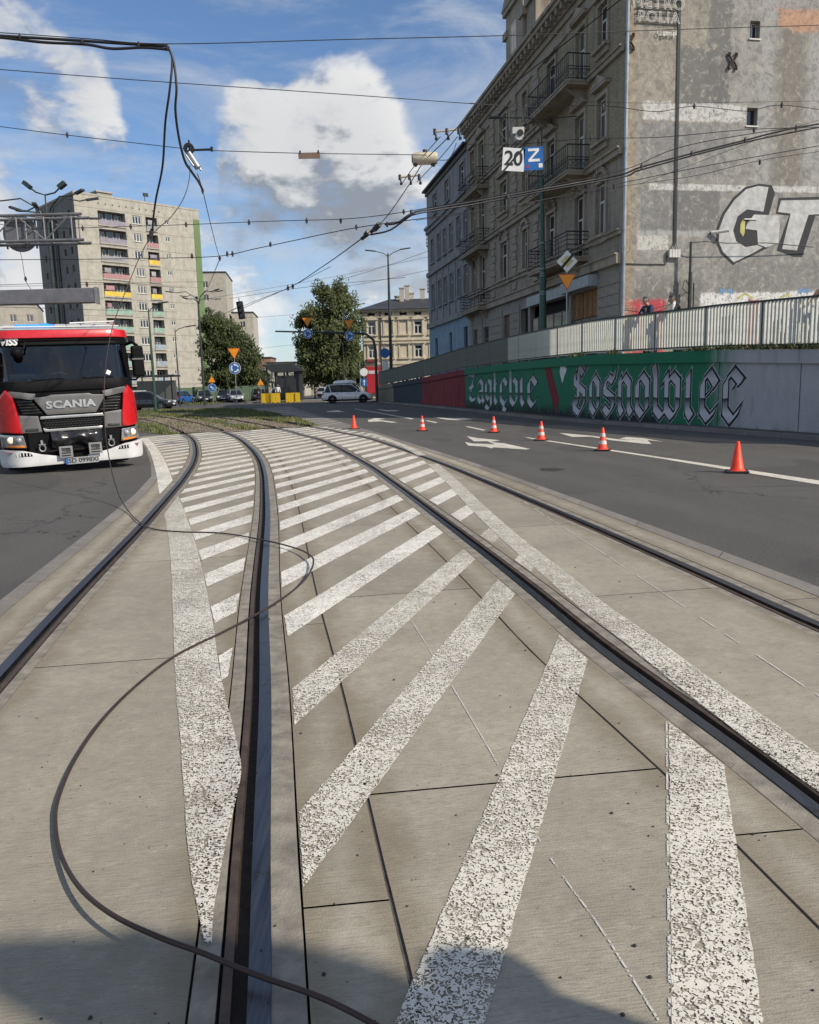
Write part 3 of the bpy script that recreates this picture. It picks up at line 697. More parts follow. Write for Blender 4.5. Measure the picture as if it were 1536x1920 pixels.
# ---- blackletter: strokes drawn with a broad nib
GL = {
 'o': (.62, [[(0, .86), (0, .14)], [(0, .86), (.25, 1.06), (.5, .84), (.5, .14), (.25, -.06), (0, .14)]]),
 'n': (.64, [[(-.1, .86), (0, .98), (0, .12), (.13, -.04)], [(0, .80), (.27, 1.04), (.5, .84), (.5, .12), (.63, -.03)]]),
 'e': (.60, [[(0, .86), (0, .14), (.24, -.07), (.52, .15)], [(0, .86), (.26, 1.07), (.52, .80), (.08, .44)]]),
 'c': (.58, [[(0, .86), (0, .14), (.25, -.07), (.55, .2)], [(0, .86), (.26, 1.08), (.55, .86), (.42, .74)]]),
 's': (.60, [[(.62, 1.2), (.5, .92), (.24, 1.05), (0, .82), (.02, .62), (.5, .40), (.5, .18), (.24, -.07), (-.05, .12)]]),
 'w': (1.12, [[(-.12, 1.34), (-.02, 1.05), (0, .14), (.25, -.06), (.5, .14)], [(.36, .92), (.5, 1.04), (.5, .14), (.75, -.06), (1.0, .14)], [(.5, .82), (.76, 1.04), (1.0, .86), (1.0, .14)]]),
 'i': (.32, [[(-.1, .88), (.02, 1.04), (.02, .12), (.17, -.05)]]),
 'b': (.60, [[(-.06, 1.42), (0, 1.30), (0, .14), (.25, -.06), (.5, .14), (.5, .84), (.26, 1.03), (0, .84)]]),
 'l': (.34, [[(-.06, 1.40), (.02, 1.28), (.02, .12), (.17, -.05)], [(-.16, .62), (.22, .86)]]),
 'g': (.62, [[(.5, .86), (.25, 1.05), (0, .86), (0, .30), (.25, .12), (.5, .30)], [(.5, 1.0), (.5, -.16), (.22, -.36), (-.08, -.2)]]),
 'a': (.64, [[(0, .82), (.25, 1.05), (.5, .86), (.5, .10), (.64, -.03)], [(.5, .56), (.04, .42), (0, .14), (.24, -.06), (.5, .14)]]),
 'q': (.60, [[(0, .86), (0, .14), (.24, -.07), (.52, .15)], [(0, .86), (.26, 1.07), (.52, .80), (.08, .44)], [(.3, -.05), (.2, -.26), (.42, -.36)]]),
 'S': (1.0, [[(.92, 1.34), (.72, 1.18), (.42, 1.40), (.08, 1.14), (.12, .90), (.80, .60), (.84, .26), (.44, -.10), (.06, .06), (.0, .30), (.3, .22)], [(.40, 1.30), (.36, .30)]]),
 'Z': (.92, [[(-.06, 1.22), (.22, 1.36), (.74, 1.26), (.50, .86), (.20, .18), (.44, .02), (.86, .12)], [(.12, .66), (.66, .74)]]),
}
def nib_word(word, s_start, s_end, z0f, hx, nibw, layers, par, adv=.16, rise=0.):
    total = sum(GL[c][0] + adv for c in word); dirn = s_end - s_start; k = dirn / total
    cnt = 0
    for (extra, lift, mat, nm) in layers:
        mb = MB(); x = .1
        nv = Vector((.72, .69)) * (nibw / 2)
        for ch in word:
            wd, strokes = GL[ch]
            for st in strokes:
                for (ax, ay), (bx_, by) in zip(st, st[1:]):
                    a = Vector((x + ax, ay)); b = Vector((x + bx_, by)); d = (b - a); L = d.length; d = d / L
                    if extra: a = a - d * extra; b = b + d * extra
                    nn = nv * (1 + 2 * extra / nibw)
                    cnt += 1; of = lift + .00012 * (cnt % 37)
                    # make sure that very thin hairlines keep some body
                    pr = abs(nn.x * d.y - nn.y * d.x)
                    side = Vector((-d.y, d.x)) * max(0, (.03 + extra) - pr)
                    Q = [a - nn - side, a + nn + side, b + nn + side, b - nn - side]
                    P = []; U = []
                    for q in Q:
                        s_ = s_start + q.x * k; P.append(wpt(s_, z0f(s_) + q.y * hx, of)); U.append((q.x, q.y))
                    mb.face(P, 0, U)
            x += wd + adv
        wchild(mb, nm, mat, par)
def chrome_mat():
    m, t, b = newmat('mural_chrome_paint'); uvn = t.new('ShaderNodeUVMap'); _, y, _ = t.sep(uvn.outputs[0])
    tc = t.new('ShaderNodeTexCoord'); n = t.noise(tc.outputs['Object'], 7, 5, .6); y = t.math('ADD', y, t.math('MULTIPLY', t.math('SUBTRACT', n, .5), .12))
    up = t.mix(t.mapr(y, .47, .95, 0, 1), (.50, .50, .53), (.44, .44, .47)); up = t.mix(t.mapr(y, .92, 1.15, 0, .55), up, (.09, .09, .10))
    dn = t.mix(t.mapr(y, .10, .43, 0, 1), (.54, .54, .57), (.018, .018, .02))
    c = t.mix(t.mapr(y, .445, .465), dn, up); t.put(b.inputs['Base Color'], c); b.inputs['Roughness'].default_value = .7; return m
M_CHR = chrome_mat(); M_BLK = pmat('mural_black', (.012, .014, .013), .8); M_WHT = pmat('mural_white_outline', (.62, .62, .62), .8, var=.2)
M_MRED = pmat('mural_red', (.17, .014, .024), .8, var=.3); M_MGRN = pmat('mural_green', (.008, .16, .075), .8, var=.3)
zf = lambda s: .20 + .06
LAY = [(.080, .003, M_WHT, 'letter_outline'), (.062, .008, M_BLK, 'letter_shadow'), (0., .014, M_CHR, 'letters')]
nib_word('Sosnowiec', s_at(1074), s_at(1401), lambda s: .38, 1.16, .25, LAY, rwall, .30)
nib_word('Zaglqbie', s_at(877), s_at(1012), lambda s: .52, 1.10, .26, [(.045, .003, M_BLK, 'letter_shadow'), (0., .010, M_CHR, 'letters')], rwall, .26)
def wpoly(pts, mat, name, of):                          # polygon on the wall given by photo pixels of its corners
    mb = MB(); P = []
    for px, py in pts:
        s = s_at(px, 1.); lo, hi = -.2, 3.2
        for _ in range(30):
            m_ = (lo + hi) / 2
            if proj(wpt(s, m_))[1] > py: lo = m_
            else: hi = m_
        P.append(wpt(s, lo, of))
    mb.face(P); wchild(mb, name, mat, rwall)
wpoly([(1021, 690), (1032, 686), (1049, 747), (1044, 778), (1037, 760)], M_MRED, 'emblem', .006); wpoly([(1036, 690), (1059, 672), (1058, 700), (1049, 746)], M_MGRN, 'emblem', .007); wpoly([(1052, 673), (1063, 692), (1055, 719), (1050, 698)], M_WHT, 'emblem', .012)

# ---- narrow raised footway under the wall
mb = MB(); mb2 = MB()
for k in range(len(WB) - 1):
    a, b = WS[k], WS[k + 1]
    mb.face([wpt(a, .10, .62), wpt(b, .10, .62), wpt(b, .10, 0), wpt(a, .10, 0)], 0, [(0, a), (0, b), (.6, b), (.6, a)])
fw = struct(mb.build('footway', pmat('footway_dirt', (.075, .068, .058), .95, var=.4, scale=3, bump=.5)))
s = 14.
while s < WS[-1] - 1:
    mb = MB(); a, b = s + .006, s + 1.2 - .006
    for z0, z1, o0, o1 in ((0, .11, .78, .78), (.11, .11, .78, .62), (.11, 0, .62, .62)):
        mb.face([wpt(a, z0, o0), wpt(b, z0, o0), wpt(b, z1, o1), wpt(a, z1, o1)], 0, [(0, a), (0, b), (.1, b), (.1, a)])
    mb.build('kerb_stone', M_KERB, fw); s += 1.2

# ---- terrace behind the wall
mb = MB()
for k in range(len(WB) - 1):
    za, zb = wtop(WB[k].y) + .02, wtop(WB[k + 1].y) + .02; a, b = WS[k], WS[k + 1]
    mb.face([wpt(a, za, -.44), wpt(b, zb, -.44), wpt(b, zb, -30), wpt(a, za, -30)])
struct(mb.build('terrace', pmat('terrace_paving', (.22, .205, .18), .9, var=.25, scale=2, bump=.3)))

# ---- fence on the wall
M_SLAT = pmat('fence_slat_paint', (.52, .52, .45), .55, var=.2, scale=3, dirt=.4); M_FDARK = pmat('fence_dark_steel', (.045, .05, .047), .55, .3, var=.3)
fence = thing('slatted_fence', 'cream vertical-slat railing with dark top rail along the retaining wall', 'fence', tuple(wpt(40, wtop(wpt(40).y))))
FH = 1.22
def fbox(s0, s1, z0, z1, o0, o1, mb):                  # z given above the coping
    P = []
    for s in (s0, s1):
        zt = wtop(wpt(s).y)
        for z, o in ((z0, o0), (z0, o1), (z1, o1), (z1, o0)): P.append(wpt(s, zt + z, o))
    for q in ((0, 1, 2, 3), (7, 6, 5, 4), (0, 4, 5, 1), (1, 5, 6, 2), (2, 6, 7, 3), (3, 7, 4, 0)): mb.face([P[i] for i in q])
sn = s_at(1560, 2.6) - 3; sF = WS[-1] - .3
mb = MB(); mb_ = MB(); s = sn
while s < sF:
    e = min(sF, s + 1.2); fbox(s, e, FH - .005, FH + .045, -.06, .03, mb); fbox(s, e, .10, .14, -.05, .01, mb_); s = e
wchild(mb, 'top_rail', M_FDARK, fence); wchild(mb_, 'bottom_rail', M_FDARK, fence)
post = MB(); post.bx(-.04, .04, -.03, .03, 0, FH); post_me = post.mesh('post', M_FDARK)
slat = MB(); slat.bx(-.031, .031, -.022, .022, .07, FH - .01); slat_me = slat.mesh('slat', M_SLAT)
def wplace(me, name, s, off):
    p = wpt(s, wtop(wpt(s).y), off); q = wpt(s + .1, 0, off); o = link(name, me, fence)
    o.matrix_parent_inverse = Matrix.Translation(fence.location).inverted(); o.location = p; o.rotation_euler.z = math.atan2(q.y - p.y, q.x - p.x) + random.uniform(-.01, .01); return o
s = sn + .6
while s < sF: wplace(post_me, 'post', s, -.035); s += 2.38
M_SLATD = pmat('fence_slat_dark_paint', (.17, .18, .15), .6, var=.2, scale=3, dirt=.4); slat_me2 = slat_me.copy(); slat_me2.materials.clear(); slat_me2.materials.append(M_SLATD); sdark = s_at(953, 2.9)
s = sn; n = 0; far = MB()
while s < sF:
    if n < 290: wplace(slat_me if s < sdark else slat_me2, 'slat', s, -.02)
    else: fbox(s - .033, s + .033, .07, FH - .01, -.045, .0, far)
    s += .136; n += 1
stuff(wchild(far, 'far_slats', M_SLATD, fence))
# weeds along the coping
mb = MB()
for px in (1296, 1304, 1312, 1322, 1335, 1348, 1360, 1372, 1385, 1398, 1408, 1420, 1430, 1442, 1455, 1468, 1480, 1490, 1500, 1512, 1520, 1530, 1540, 1150, 1075, 1090):
    s = s_at(px, 2.2); p0 = wpt(s, wtop(wpt(s).y), .0); sc_ = random.uniform(.6, 1.2)
    for k in range(55):
        a = random.uniform(0, 6.28); L = random.uniform(.06, .26) * sc_; d = Vector((math.cos(a) * .5, math.sin(a) * .5, random.uniform(.3, 1.))).normalized(); w_ = d.orthogonal().normalized() * random.uniform(.012, .03)
        b = p0 + Vector((random.uniform(-.2, .2), random.uniform(-.45, .45), 0)) * .7; mb.face([b, b + d * L * .5 + w_, b + d * L, b + d * L * .5 - w_], 0 if random.random() < .7 else 1)
stuff(mb.build('weeds', [MATS['grass_green'], MATS['grass_dry']]), 'low green weeds sprouting along the coping below the fence', 'weeds')
# ================================================================ tenement with gable wall, grey neighbour
M_FRAME = pmat('window_white_frame', (.55, .54, .50), .5, var=.15); M_FRAMEB = pmat('window_brown_frame', (.10, .06, .04), .5, var=.2)
M_GLASS = gmat('window_glass'); M_GLASSC = gmat('window_glass_curtain', (.10, .10, .095), .12)
M_IRON = pmat('balcony_iron', (.035, .036, .036), .6, .4, var=.2); M_DARKIN = pmat('dark_interior', (.01, .01, .01), .9)
WCACHE = {}
pmat_dark = pmat('shop_dark_frame', (.05, .052, .055), .5); M_SHOPG = gmat('shop_glass', (.07, .085, .10), .1); M_BOARD = pmat('old_board', (.22, .11, .035), .8, var=.4, scale=6, rnd=.3); M_BROWND = pmat('brown_door', (.12, .05, .03), .6, var=.3); M_FASC = pmat('shop_fascia_grey', (.30, .33, .35), .5, var=.25, dirt=.5)
def window(parent, o, u, n, w, h, frame=None, leafs=2, transom=.68, glass=None, arch=False, ft=.07):
    """a framed window centred at o (bottom centre), facing n; returns the window part with its pane"""
    frame = frame or M_FRAME; glass = glass or random.choice((M_GLASS, M_GLASS, M_GLASSC)); key = (round(w, 2), round(h, 2), leafs, transom, frame.name, glass.name, ft)
    if key not in WCACHE:
        mb = MB()
        mb.bx(-w / 2, -w / 2 + ft, -.03, .03, 0, h); mb.bx(w / 2 - ft, w / 2, -.03, .03, 0, h); mb.bx(-w / 2 + ft, w / 2 - ft, -.03, .03, 0, ft); mb.bx(-w / 2 + ft, w / 2 - ft, -.03, .03, h - ft, h)
        zt = h * transom if transom else h - ft
        for k in range(1, leafs):
            x = -w / 2 + w * k / leafs; mb.bx(x - ft * .6, x + ft * .6, -.035, .025, ft, zt - (.04 if transom else 0))
        if transom: mb.bx(-w / 2 + ft, w / 2 - ft, -.04, .03, zt - .04, zt + .04)
        gm = MB(); gm.bx(-w / 2 + .02, w / 2 - .02, .012, .02, .02, h - .02)
        WCACHE[key] = (mb.mesh('window', frame), gm.mesh('pane', glass))
    fm, gm = WCACHE[key]
    ob = link('window', fm, parent, o, math.atan2(u[1], u[0])); link('pane', gm, ob)
    return ob
def stucco(name, base, brick=None, dirt=.5, lines=0.):
    m, t, b = newmat(name); tc = t.new('ShaderNodeTexCoord'); v = tc.outputs['Object']; x, y, z = t.sep(v)
    n = t.noise(v, 1.1, 7, .68); n2 = t.noise(t.vmath('MULTIPLY', v, (1.2, 1.2, .22)), 1.6, 7, .72); c = t.mix(t.mapr(n, .3, .7), tuple(q * .78 for q in base), tuple(q * 1.14 for q in base))
    h = t.noise(v, 30, 5, .6)
    if brick:
        br = t.new('ShaderNodeTexBrick'); t.put(br.inputs['Vector'], t.comb(t.math('ADD', x, y), z, 0)); br.inputs['Scale'].default_value = 1.; br.inputs['Brick Width'].default_value = .25; br.inputs['Row Height'].default_value = .08; br.inputs['Mortar Size'].default_value = .008
        br.inputs['Color1'].default_value = (*[q * .85 for q in brick], 1); br.inputs['Color2'].default_value = (*[q * 1.15 for q in brick], 1); br.inputs['Mortar'].default_value = (.06, .055, .05, 1)
        c = t.mix(.85, c, br.outputs[0]); h = t.math('ADD', t.math('MULTIPLY', h, .4), br.outputs['Fac'])
    if lines:
        fr = t.math('FRACT', t.math('DIVIDE', z, lines)); g_ = t.math('MULTIPLY', t.mapr(fr, .0, .05, 1, 0), 1.); c = t.mix(t.math('MULTIPLY', g_, .6), c, (.04, .037, .03)); h = t.math('SUBTRACT', h, g_)
    c = t.mix(t.mapr(n2, .47, .72, 0, dirt, True), c, tuple(q * .25 for q in base))
    pe = t.noise(v, .8, 8, .75, .4); c = t.mix(t.mapr(pe, .66, .69, 0, .55 * dirt, True), c, tuple(min(1, q * 1.55) for q in base))
    t.put(b.inputs['Base Color'], c); b.inputs['Roughness'].default_value = .9; t.put(b.inputs['Normal'], t.bump(h, .5, .012)); return m
M_FACE = stucco('facade_clinker', (.34, .29, .20), (.33, .285, .18), .6); M_FACE1 = stucco('facade_stucco', (.30, .26, .205), None, .7, .42); M_TRIM = stucco('facade_trim', (.335, .29, .225), None, .7); M_GFL = stucco('facade_ground_floor', (.28, .255, .22), None, .6)
M_GREY = stucco('grey_facade', (.25, .25, .25), None, .45); M_BLUEGF = stucco('blue_ground_floor', (.22, .30, .38), None, .35); M_ROOF = pmat('roof_sheet', (.05, .05, .052), .6, .3, var=.3, scale=1)

def gable_mat():
    m, t, b = newmat('gable_render'); tc = t.new('ShaderNodeTexCoord'); v = tc.outputs['Object']; x, y, z = t.sep(v); T = t.math('MULTIPLY', y, -1)
    n = t.noise(v, .85, 9, .7); nf = t.noise(v, 4.5, 7, .7); ne = t.math('ADD', t.math('MULTIPLY', t.math('SUBTRACT', n, .5), 1.5), t.math('MULTIPLY', t.math('SUBTRACT', nf, .5), 1.3))
    c = t.mix(t.mapr(n, .3, .7), (.215, .195, .155), (.30, .275, .23)); c = t.mix(t.mapr(nf, .5, .7, 0, .5, True), c, (.17, .15, .12))
    def patch(c, t0, t1, z0, z1, col, st=.9, amp=.3, soft=.06, wear=0.):
        d = t.math('MINIMUM', t.math('MINIMUM', t.math('SUBTRACT', T, t0), t.math('SUBTRACT', t1, T)), t.math('MINIMUM', t.math('SUBTRACT', z, z0), t.math('SUBTRACT', z1, z)))
        mk = t.mapr(t.math('ADD', d, t.math('MULTIPLY', ne, amp)), -soft, soft, 0, st, True)
        if wear: mk = t.math('MULTIPLY', mk, t.mapr(t.noise(v, 6, 8, .75), .38, .38 + wear, 0, 1, True))
        return t.mix(mk, c, col)
    gy = (.215, .215, .215); dg = (.125, .125, .125)
    c = patch(c, .55, 14, 3, 11.3, (.225, .22, .21), .75, .9, .3); c = patch(c, 4.3, 14, 10, 20, (.25, .245, .235), .65, 1.4, .5)
    c = patch(c, 2.2, 4.3, 11.6, 13.9, dg, .8, .55); c = patch(c, 3.4, 4.3, 11.5, 17., (.13, .128, .124), .85, .6); c = patch(c, 5.6, 6.3, 9, 16, (.30, .295, .29), .6, .8); c = patch(c, 7.7, 9.5, 9, 14.5, (.31, .305, .30), .6, .8); c = patch(c, .7, 4.2, 9.2, 11.2, (.185, .185, .185), .7, .5); c = patch(c, 2., 4.1, 7.2, 8.75, dg, .75, .06); c = patch(c, .75, 1.95, 7.1, 8.8, (.165, .165, .165), .8, .15)
    c = patch(c, 6.3, 7.6, 9., 15., (.165, .148, .12), .75, .9, .3); c = patch(c, 6.25, 8.1, 14.75, 15.5, (.42, .23, .14), .85, .5, .08)
    c = patch(c, .75, 5.1, 11.3, 11.95, (.52, .51, .49), .85, .28, .05, .12); c = patch(c, 1.1, 14, 8.75, 8.98, (.52, .51, .49), .85, .07, .03, .1); c = patch(c, .63, 3.9, 7.02, 7.25, (.33, .33, .32), .7, .06); c = patch(c, .63, 1.95, 6.5, 7.04, (.47, .46, .42), .85, .05, .03, .08)
    c = patch(c, 4.2, 14, 3, 6.2, (.16, .16, .155), .6, .8, .4); c = patch(c, .3, 3.6, 3, 5.3, (.10, .095, .09), .6, .9, .4)
    c = patch(c, -.2, 1.9, 2, 4.6, (.40, .03, .045), .9, .25, .1); c = patch(c, 3.4, 14, 2, 4.85, (.60, .60, .58), .9, .35, .06, .06); c = patch(c, 5.5, 6.0, 2, 4.6, (.30, .03, .035), .9, .2, .06)
    c = patch(c, 0, .45, 2, 20, (.27, .20, .125), .6, .5, .15)
    bl = t.noise(v, 3.2, 8, .8, .6); c = t.mix(t.mapr(bl, .51, .57, 0, .55, True), c, (.125, .117, .105)); c = t.mix(t.mapr(bl, .46, .40, 0, .55, True), c, (.39, .36, .295))
    sp = t.noise(v, 9, 4, .75); c = t.mix(t.mapr(sp, .63, .69, 0, .8), c, (.06, .05, .042)); sp2 = t.noise(v, 2.1, 9, .8, .5); c = t.mix(t.mapr(sp2, .62, .66, 0, .5, True), c, (.34, .31, .26))
    rn = t.noise(t.vmath('MULTIPLY', v, (1, 2.4, .09)), 1.6, 6, .7); c = t.mix(t.mapr(rn, .55, .75, 0, .45, True), c, (.12, .11, .10))
    c = t.mix(1., c, (1.17, 1.18, 1.18), 'MULTIPLY')
    t.put(b.inputs['Base Color'], c); b.inputs['Roughness'].default_value = .92
    t.put(b.inputs['Normal'], t.bump(t.math('ADD', t.math('MULTIPLY', nf, 1.2), t.math('ADD', t.mapr(sp, .66, .72, 0, -1.2), t.noise(v, 25, 5, .7))), .75, .02)); return m
M_GABLE = gable_mat()
P0 = Vector((8.55, 32, 0)); RZ = math.atan2(.984, -.177)
ten = thing('tenement_building', 'shabby beige four-storey tenement with big bare gable and iron balconies', 'building', tuple(P0), RZ)
LEN, DEP, TOP = 23.2, 15., 17.35
X, Yv = Vector((1, 0, 0)), Vector((0, 1, 0))
# openings on the street side: (s0, s1, z0, z1, kind)
OP = []
for z0, z1, fl in ((7.4, 9.45, 1), (11.05, 12.75, 2), (14.6, 16.2, 3)):
    OP += [(1.55, 2.45, z0, z1, 'w'), (3.75, 4.75, z0 - .75, z1, 'd'), (7.25, 8.3, z0, z1, 'w'), (11.2, 12.0, z0, z1, 'n'), (14.7, 16.0, z0, z1, 'w'), (19.3, 20.5, z0 - .7, z1, 'd'), (21.5, 22.5, z0, z1, 'w')]
GF = [(2.3, 5.2, 2.55, 5.35, 'shop_wood'), (5.5, 10.9, 2.6, 5.35, 'shop'), (11.2, 12.4, 2.3, 5.4, 'dark'), (14.4, 15.6, 2.3, 5.35, 'door'), (18.7, 19.9, 2.6, 5.0, 'w'), (21.3, 22.3, 2.6, 5.0, 'w')]
mb = MB(); wall_holes(mb, (0, 0, 0), X, LEN, 10.0, TOP, [o[:4] for o in OP if o[2] > 9.9], Yv, .22); mb.build('upper_wall', M_FACE, ten)
mb = MB(); wall_holes(mb, (0, 0, 0), X, LEN, 6.1, 10.0, [o[:4] for o in OP if o[2] < 9.9 ] , Yv, .22); mb.build('first_floor_wall', M_FACE1, ten)
mb = MB(); wall_holes(mb, (0, 0, 0), X, LEN, 1.2, 6.1, [o[:4] for o in GF], Yv, .28); mb.build('ground_floor_wall', M_GFL, ten)
mb = MB(); gh = [(5.13, 5.55, 14.36, 15.0), (5.14, 5.6, 11.2, 11.87), (5.22, 5.7, 7.72, 8.37)]
wall_holes(mb, (0, 0, 0), -Yv, DEP, 1.2, 18.6, gh, -X, .35); mb.build('gable_wall', M_GABLE, ten)
for a, b, c, d in gh:
    window(ten, (.26, -(a + b) / 2, c), (0, 1), 0, b - a - .02, d - c - .02, M_FRAME if c > 14 else M_FRAMEB, 2 if c > 14 else 1, 0, M_GLASS, ft=.035)
    m2 = MB(); m2.bx(-.05, .3, -b - .04, -a + .04, c - .05, c - .002); m2.build('window_sill', M_FRAME, ten)
mb = MB(); mb.bx(.4, LEN, -DEP, -DEP + .3, 1.2, TOP); mb.face([(LEN, 0, 1.2), (LEN, -DEP, 1.2), (LEN, -DEP, TOP), (LEN, 0, TOP)]); mb.bx(.38, LEN - .1, -DEP + .3, -.45, 17.5, 17.6); mb.bx(.45, LEN - .2, -.6, -.5, 1.3, 17.4); mb.bx(.4, .45, -DEP + .3, -.5, 1.3, 17.4)
mb.build('rear_wall', M_DARKIN, ten)
mb = MB(); mb.prism([(.55, 18.05), (-7, 20.4), (-DEP - .2, 18.0), (-DEP - .2, 17.8), (-7, 20.1), (.55, 17.9)], (.02, 0, 0), Yv, (0, 0, 1), (LEN - .04, 0, 0)); mb.build('roof', M_ROOF, ten)
mb = MB(); mb.face([(.01, -.1, 18.55), (.01, -DEP, 18.55), (.01, -7, 20.6)]); mb.build('gable_top', M_GABLE, ten)
# cornice with brackets, string courses, quoins
def part(name, mat, fn, parent=ten, **k): q = MB(); fn(q); return q.build(name, mat, parent, **k)
part('cornice', M_TRIM, lambda q: (q.bx(-.0, LEN, 0, .18, 17.05, 17.3), q.bx(0, LEN, 0, .30, 17.3, 17.62), q.bx(-.05, LEN, 0, .62, 17.62, 17.82), q.bx(-.05, LEN, 0, .72, 17.82, 17.98)))
for k in range(38): part('cornice_bracket', M_TRIM, lambda q: q.bx(.3 + k * .6, .48 + k * .6, .30, .58, 17.36, 17.615))
part('frieze', M_TRIM, lambda q: q.bx(0, LEN, 0, .07, 16.55, 17.05))
for z, h, d in ((6.0, .34, .22), (7.1, .16, .12), (10.05, .22, .18), (13.7, .18, .14)): part('string_course', M_TRIM, lambda q: (q.bx(0, LEN, 0, d, z, z + h), q.bx(0, LEN, 0, d + .08, z + h, z + h + .06)))
qm = MB(); qm.bx(-.5, .5, 0, .07, 0, .36); qme = qm.mesh('quoin', M_TRIM); qm = MB(); qm.bx(-.34, .34, 0, .07, 0, .36); qme2 = qm.mesh('quoin', M_TRIM)
for sx in (17.5, 9.9, 13.4):
    z = 6.6; k = 0
    while z < 16.3:
        if not (10.0 < z + .36 and z < 10.4) and not (13.6 < z + .38 and z < 13.95) and not (7.0 < z + .38 and z < 7.32): link('quoin', qme if k % 2 else qme2, ten, (sx, .0, z))
        z += .40; k += 1
rm = {}
for (a, b) in ((.1, 2.15), (12.55, 14.25), (15.75, 18.55), (20.05, 21.2), (22.4, 23.1)):
    z = 2.35; k = 0
    while z < 5.4:
        wdt = (b - a) / max(1, round((b - a) / .9)); x = a
        for j in range(max(1, round((b - a) / .9))):
            key = round(wdt, 2)
            if key not in rm: q = MB(); q.bx(.012, wdt - .012, 0, .05, .012, .408); rm[key] = q.mesh('rustic_block', M_GFL)
            link('rustic_block', rm[key], ten, (x, 0, z)); x += wdt
        z += .42; k += 1
# windows with hoods and sills
for s0, s1, z0, z1, kd in OP:
    w_ = s1 - s0; window(ten, ((s0 + s1) / 2, -.16, z0), (1, 0), 0, w_ - .02, z1 - z0 - .02, None, 2 if kd != 'n' else 1, .66)
    e = .16
    part('window_surround', M_TRIM, lambda q: (q.bx(s0 - e, s0 - .005, 0, .06, z0, z1 + e), q.bx(s1 + .005, s1 + e, 0, .06, z0, z1 + e), q.bx(s0 - .005, s1 + .005, 0, .06, z1 + .005, z1 + e)))
    if kd != 'd': part('window_sill', M_TRIM, lambda q: (q.bx(s0 - .25, s1 + .25, 0, .24, z0 - .12, z0 - .01), q.bx(s0 - .18, s1 + .18, 0, .10, z0 - .34, z0 - .12)))
    if 10 < z0 < 14: part('pediment', M_TRIM, lambda q: (q.bx(s0 - .3, s1 + .3, 0, .22, z1 + .32, z1 + .42), q.prism([(s0 - .34, 0), (s1 + .34, 0), ((s0 + s1) / 2, .38)], (0, 0, z1 + .424), X, (0, 0, 1), (0, .24, 0))))
    elif z0 < 8: part('window_arch', M_TRIM, lambda q: [q.box(((s0 + s1) / 2 + math.cos(t) * (w_ / 2 + .22), .06, z1 - .05 + math.sin(t) * (w_ / 2 + .12)), (.16, .12, .2), 0, Matrix.Rotation(-(t - math.pi / 2), 3, 'Y')) for t in [math.pi * (k + .5) / 9 for k in range(9)]])
    elif kd != 'n': part('window_hood', M_TRIM, lambda q: q.bx(s0 - .28, s1 + .28, 0, .2, z1 + .22, z1 + .32))
for s0, s1, z0, z1, kd in GF:
    w_ = s1 - s0; c = (s0 + s1) / 2
    if kd == 'shop':
        for k in range(5):
            a = s0 + w_ * k / 5
            for (za, zb) in ((z0 + .02, z0 + 1.25), (z0 + 1.25, z1 - .55)): window(ten, (a + w_ / 10, -.12, za), (1, 0), 0, w_ / 5 - .03, zb - za - .03, pmat_dark, 1, 0, M_SHOPG, ft=.05)
    elif kd == 'shop_wood':
        for k in range(3): window(ten, (s0 + w_ * (k + .5) / 3, -.12, z0), (1, 0), 0, w_ / 3 - .02, 1.65, pmat_dark, 1, 0, M_SHOPG if k < 2 else M_GLASS, ft=.06)
        for k in range(12): part('board', M_BOARD, lambda q: q.bx(s0 + w_ * k / 12 + .01, s0 + w_ * (k + 1) / 12 - .01, -.16, -.12 + .01 * (k % 2), z0 + 1.68, z1 - .02))
    elif kd == 'door':
        dr = part('door', M_BROWND, lambda q: (q.bx(s0 + .02, s1 - .02, -.2, -.14, z0, z1 - .02), q.bx(s0 + .1, c - .05, -.14, -.11, z0 + .2, z0 + 1.3), q.bx(c + .05, s1 - .1, -.14, -.11, z0 + .2, z0 + 1.3)))
        part('pane', M_GLASSC, lambda q: (q.bx(s0 + .25, c - .1, -.139, -.13, z0 + 1.45, z0 + 2.1), q.bx(c + .1, s1 - .25, -.139, -.13, z0 + 1.45, z0 + 2.1)), dr)
    elif kd == 'dark': part('passage', M_DARKIN, lambda q: q.bx(s0, s1, -.6, -.27, z0, z1))
    else: window(ten, (c, -.16, z0), (1, 0), 0, w_ - .02, z1 - z0 - .02, M_FRAMEB, 2, .7)
part('shop_fascia', M_FASC, lambda q: (q.bx(2.1, 5.3, .0, .5, 5.4, 5.85), q.bx(5.32, 10.9, 0, .2, 5.38, 5.85)))
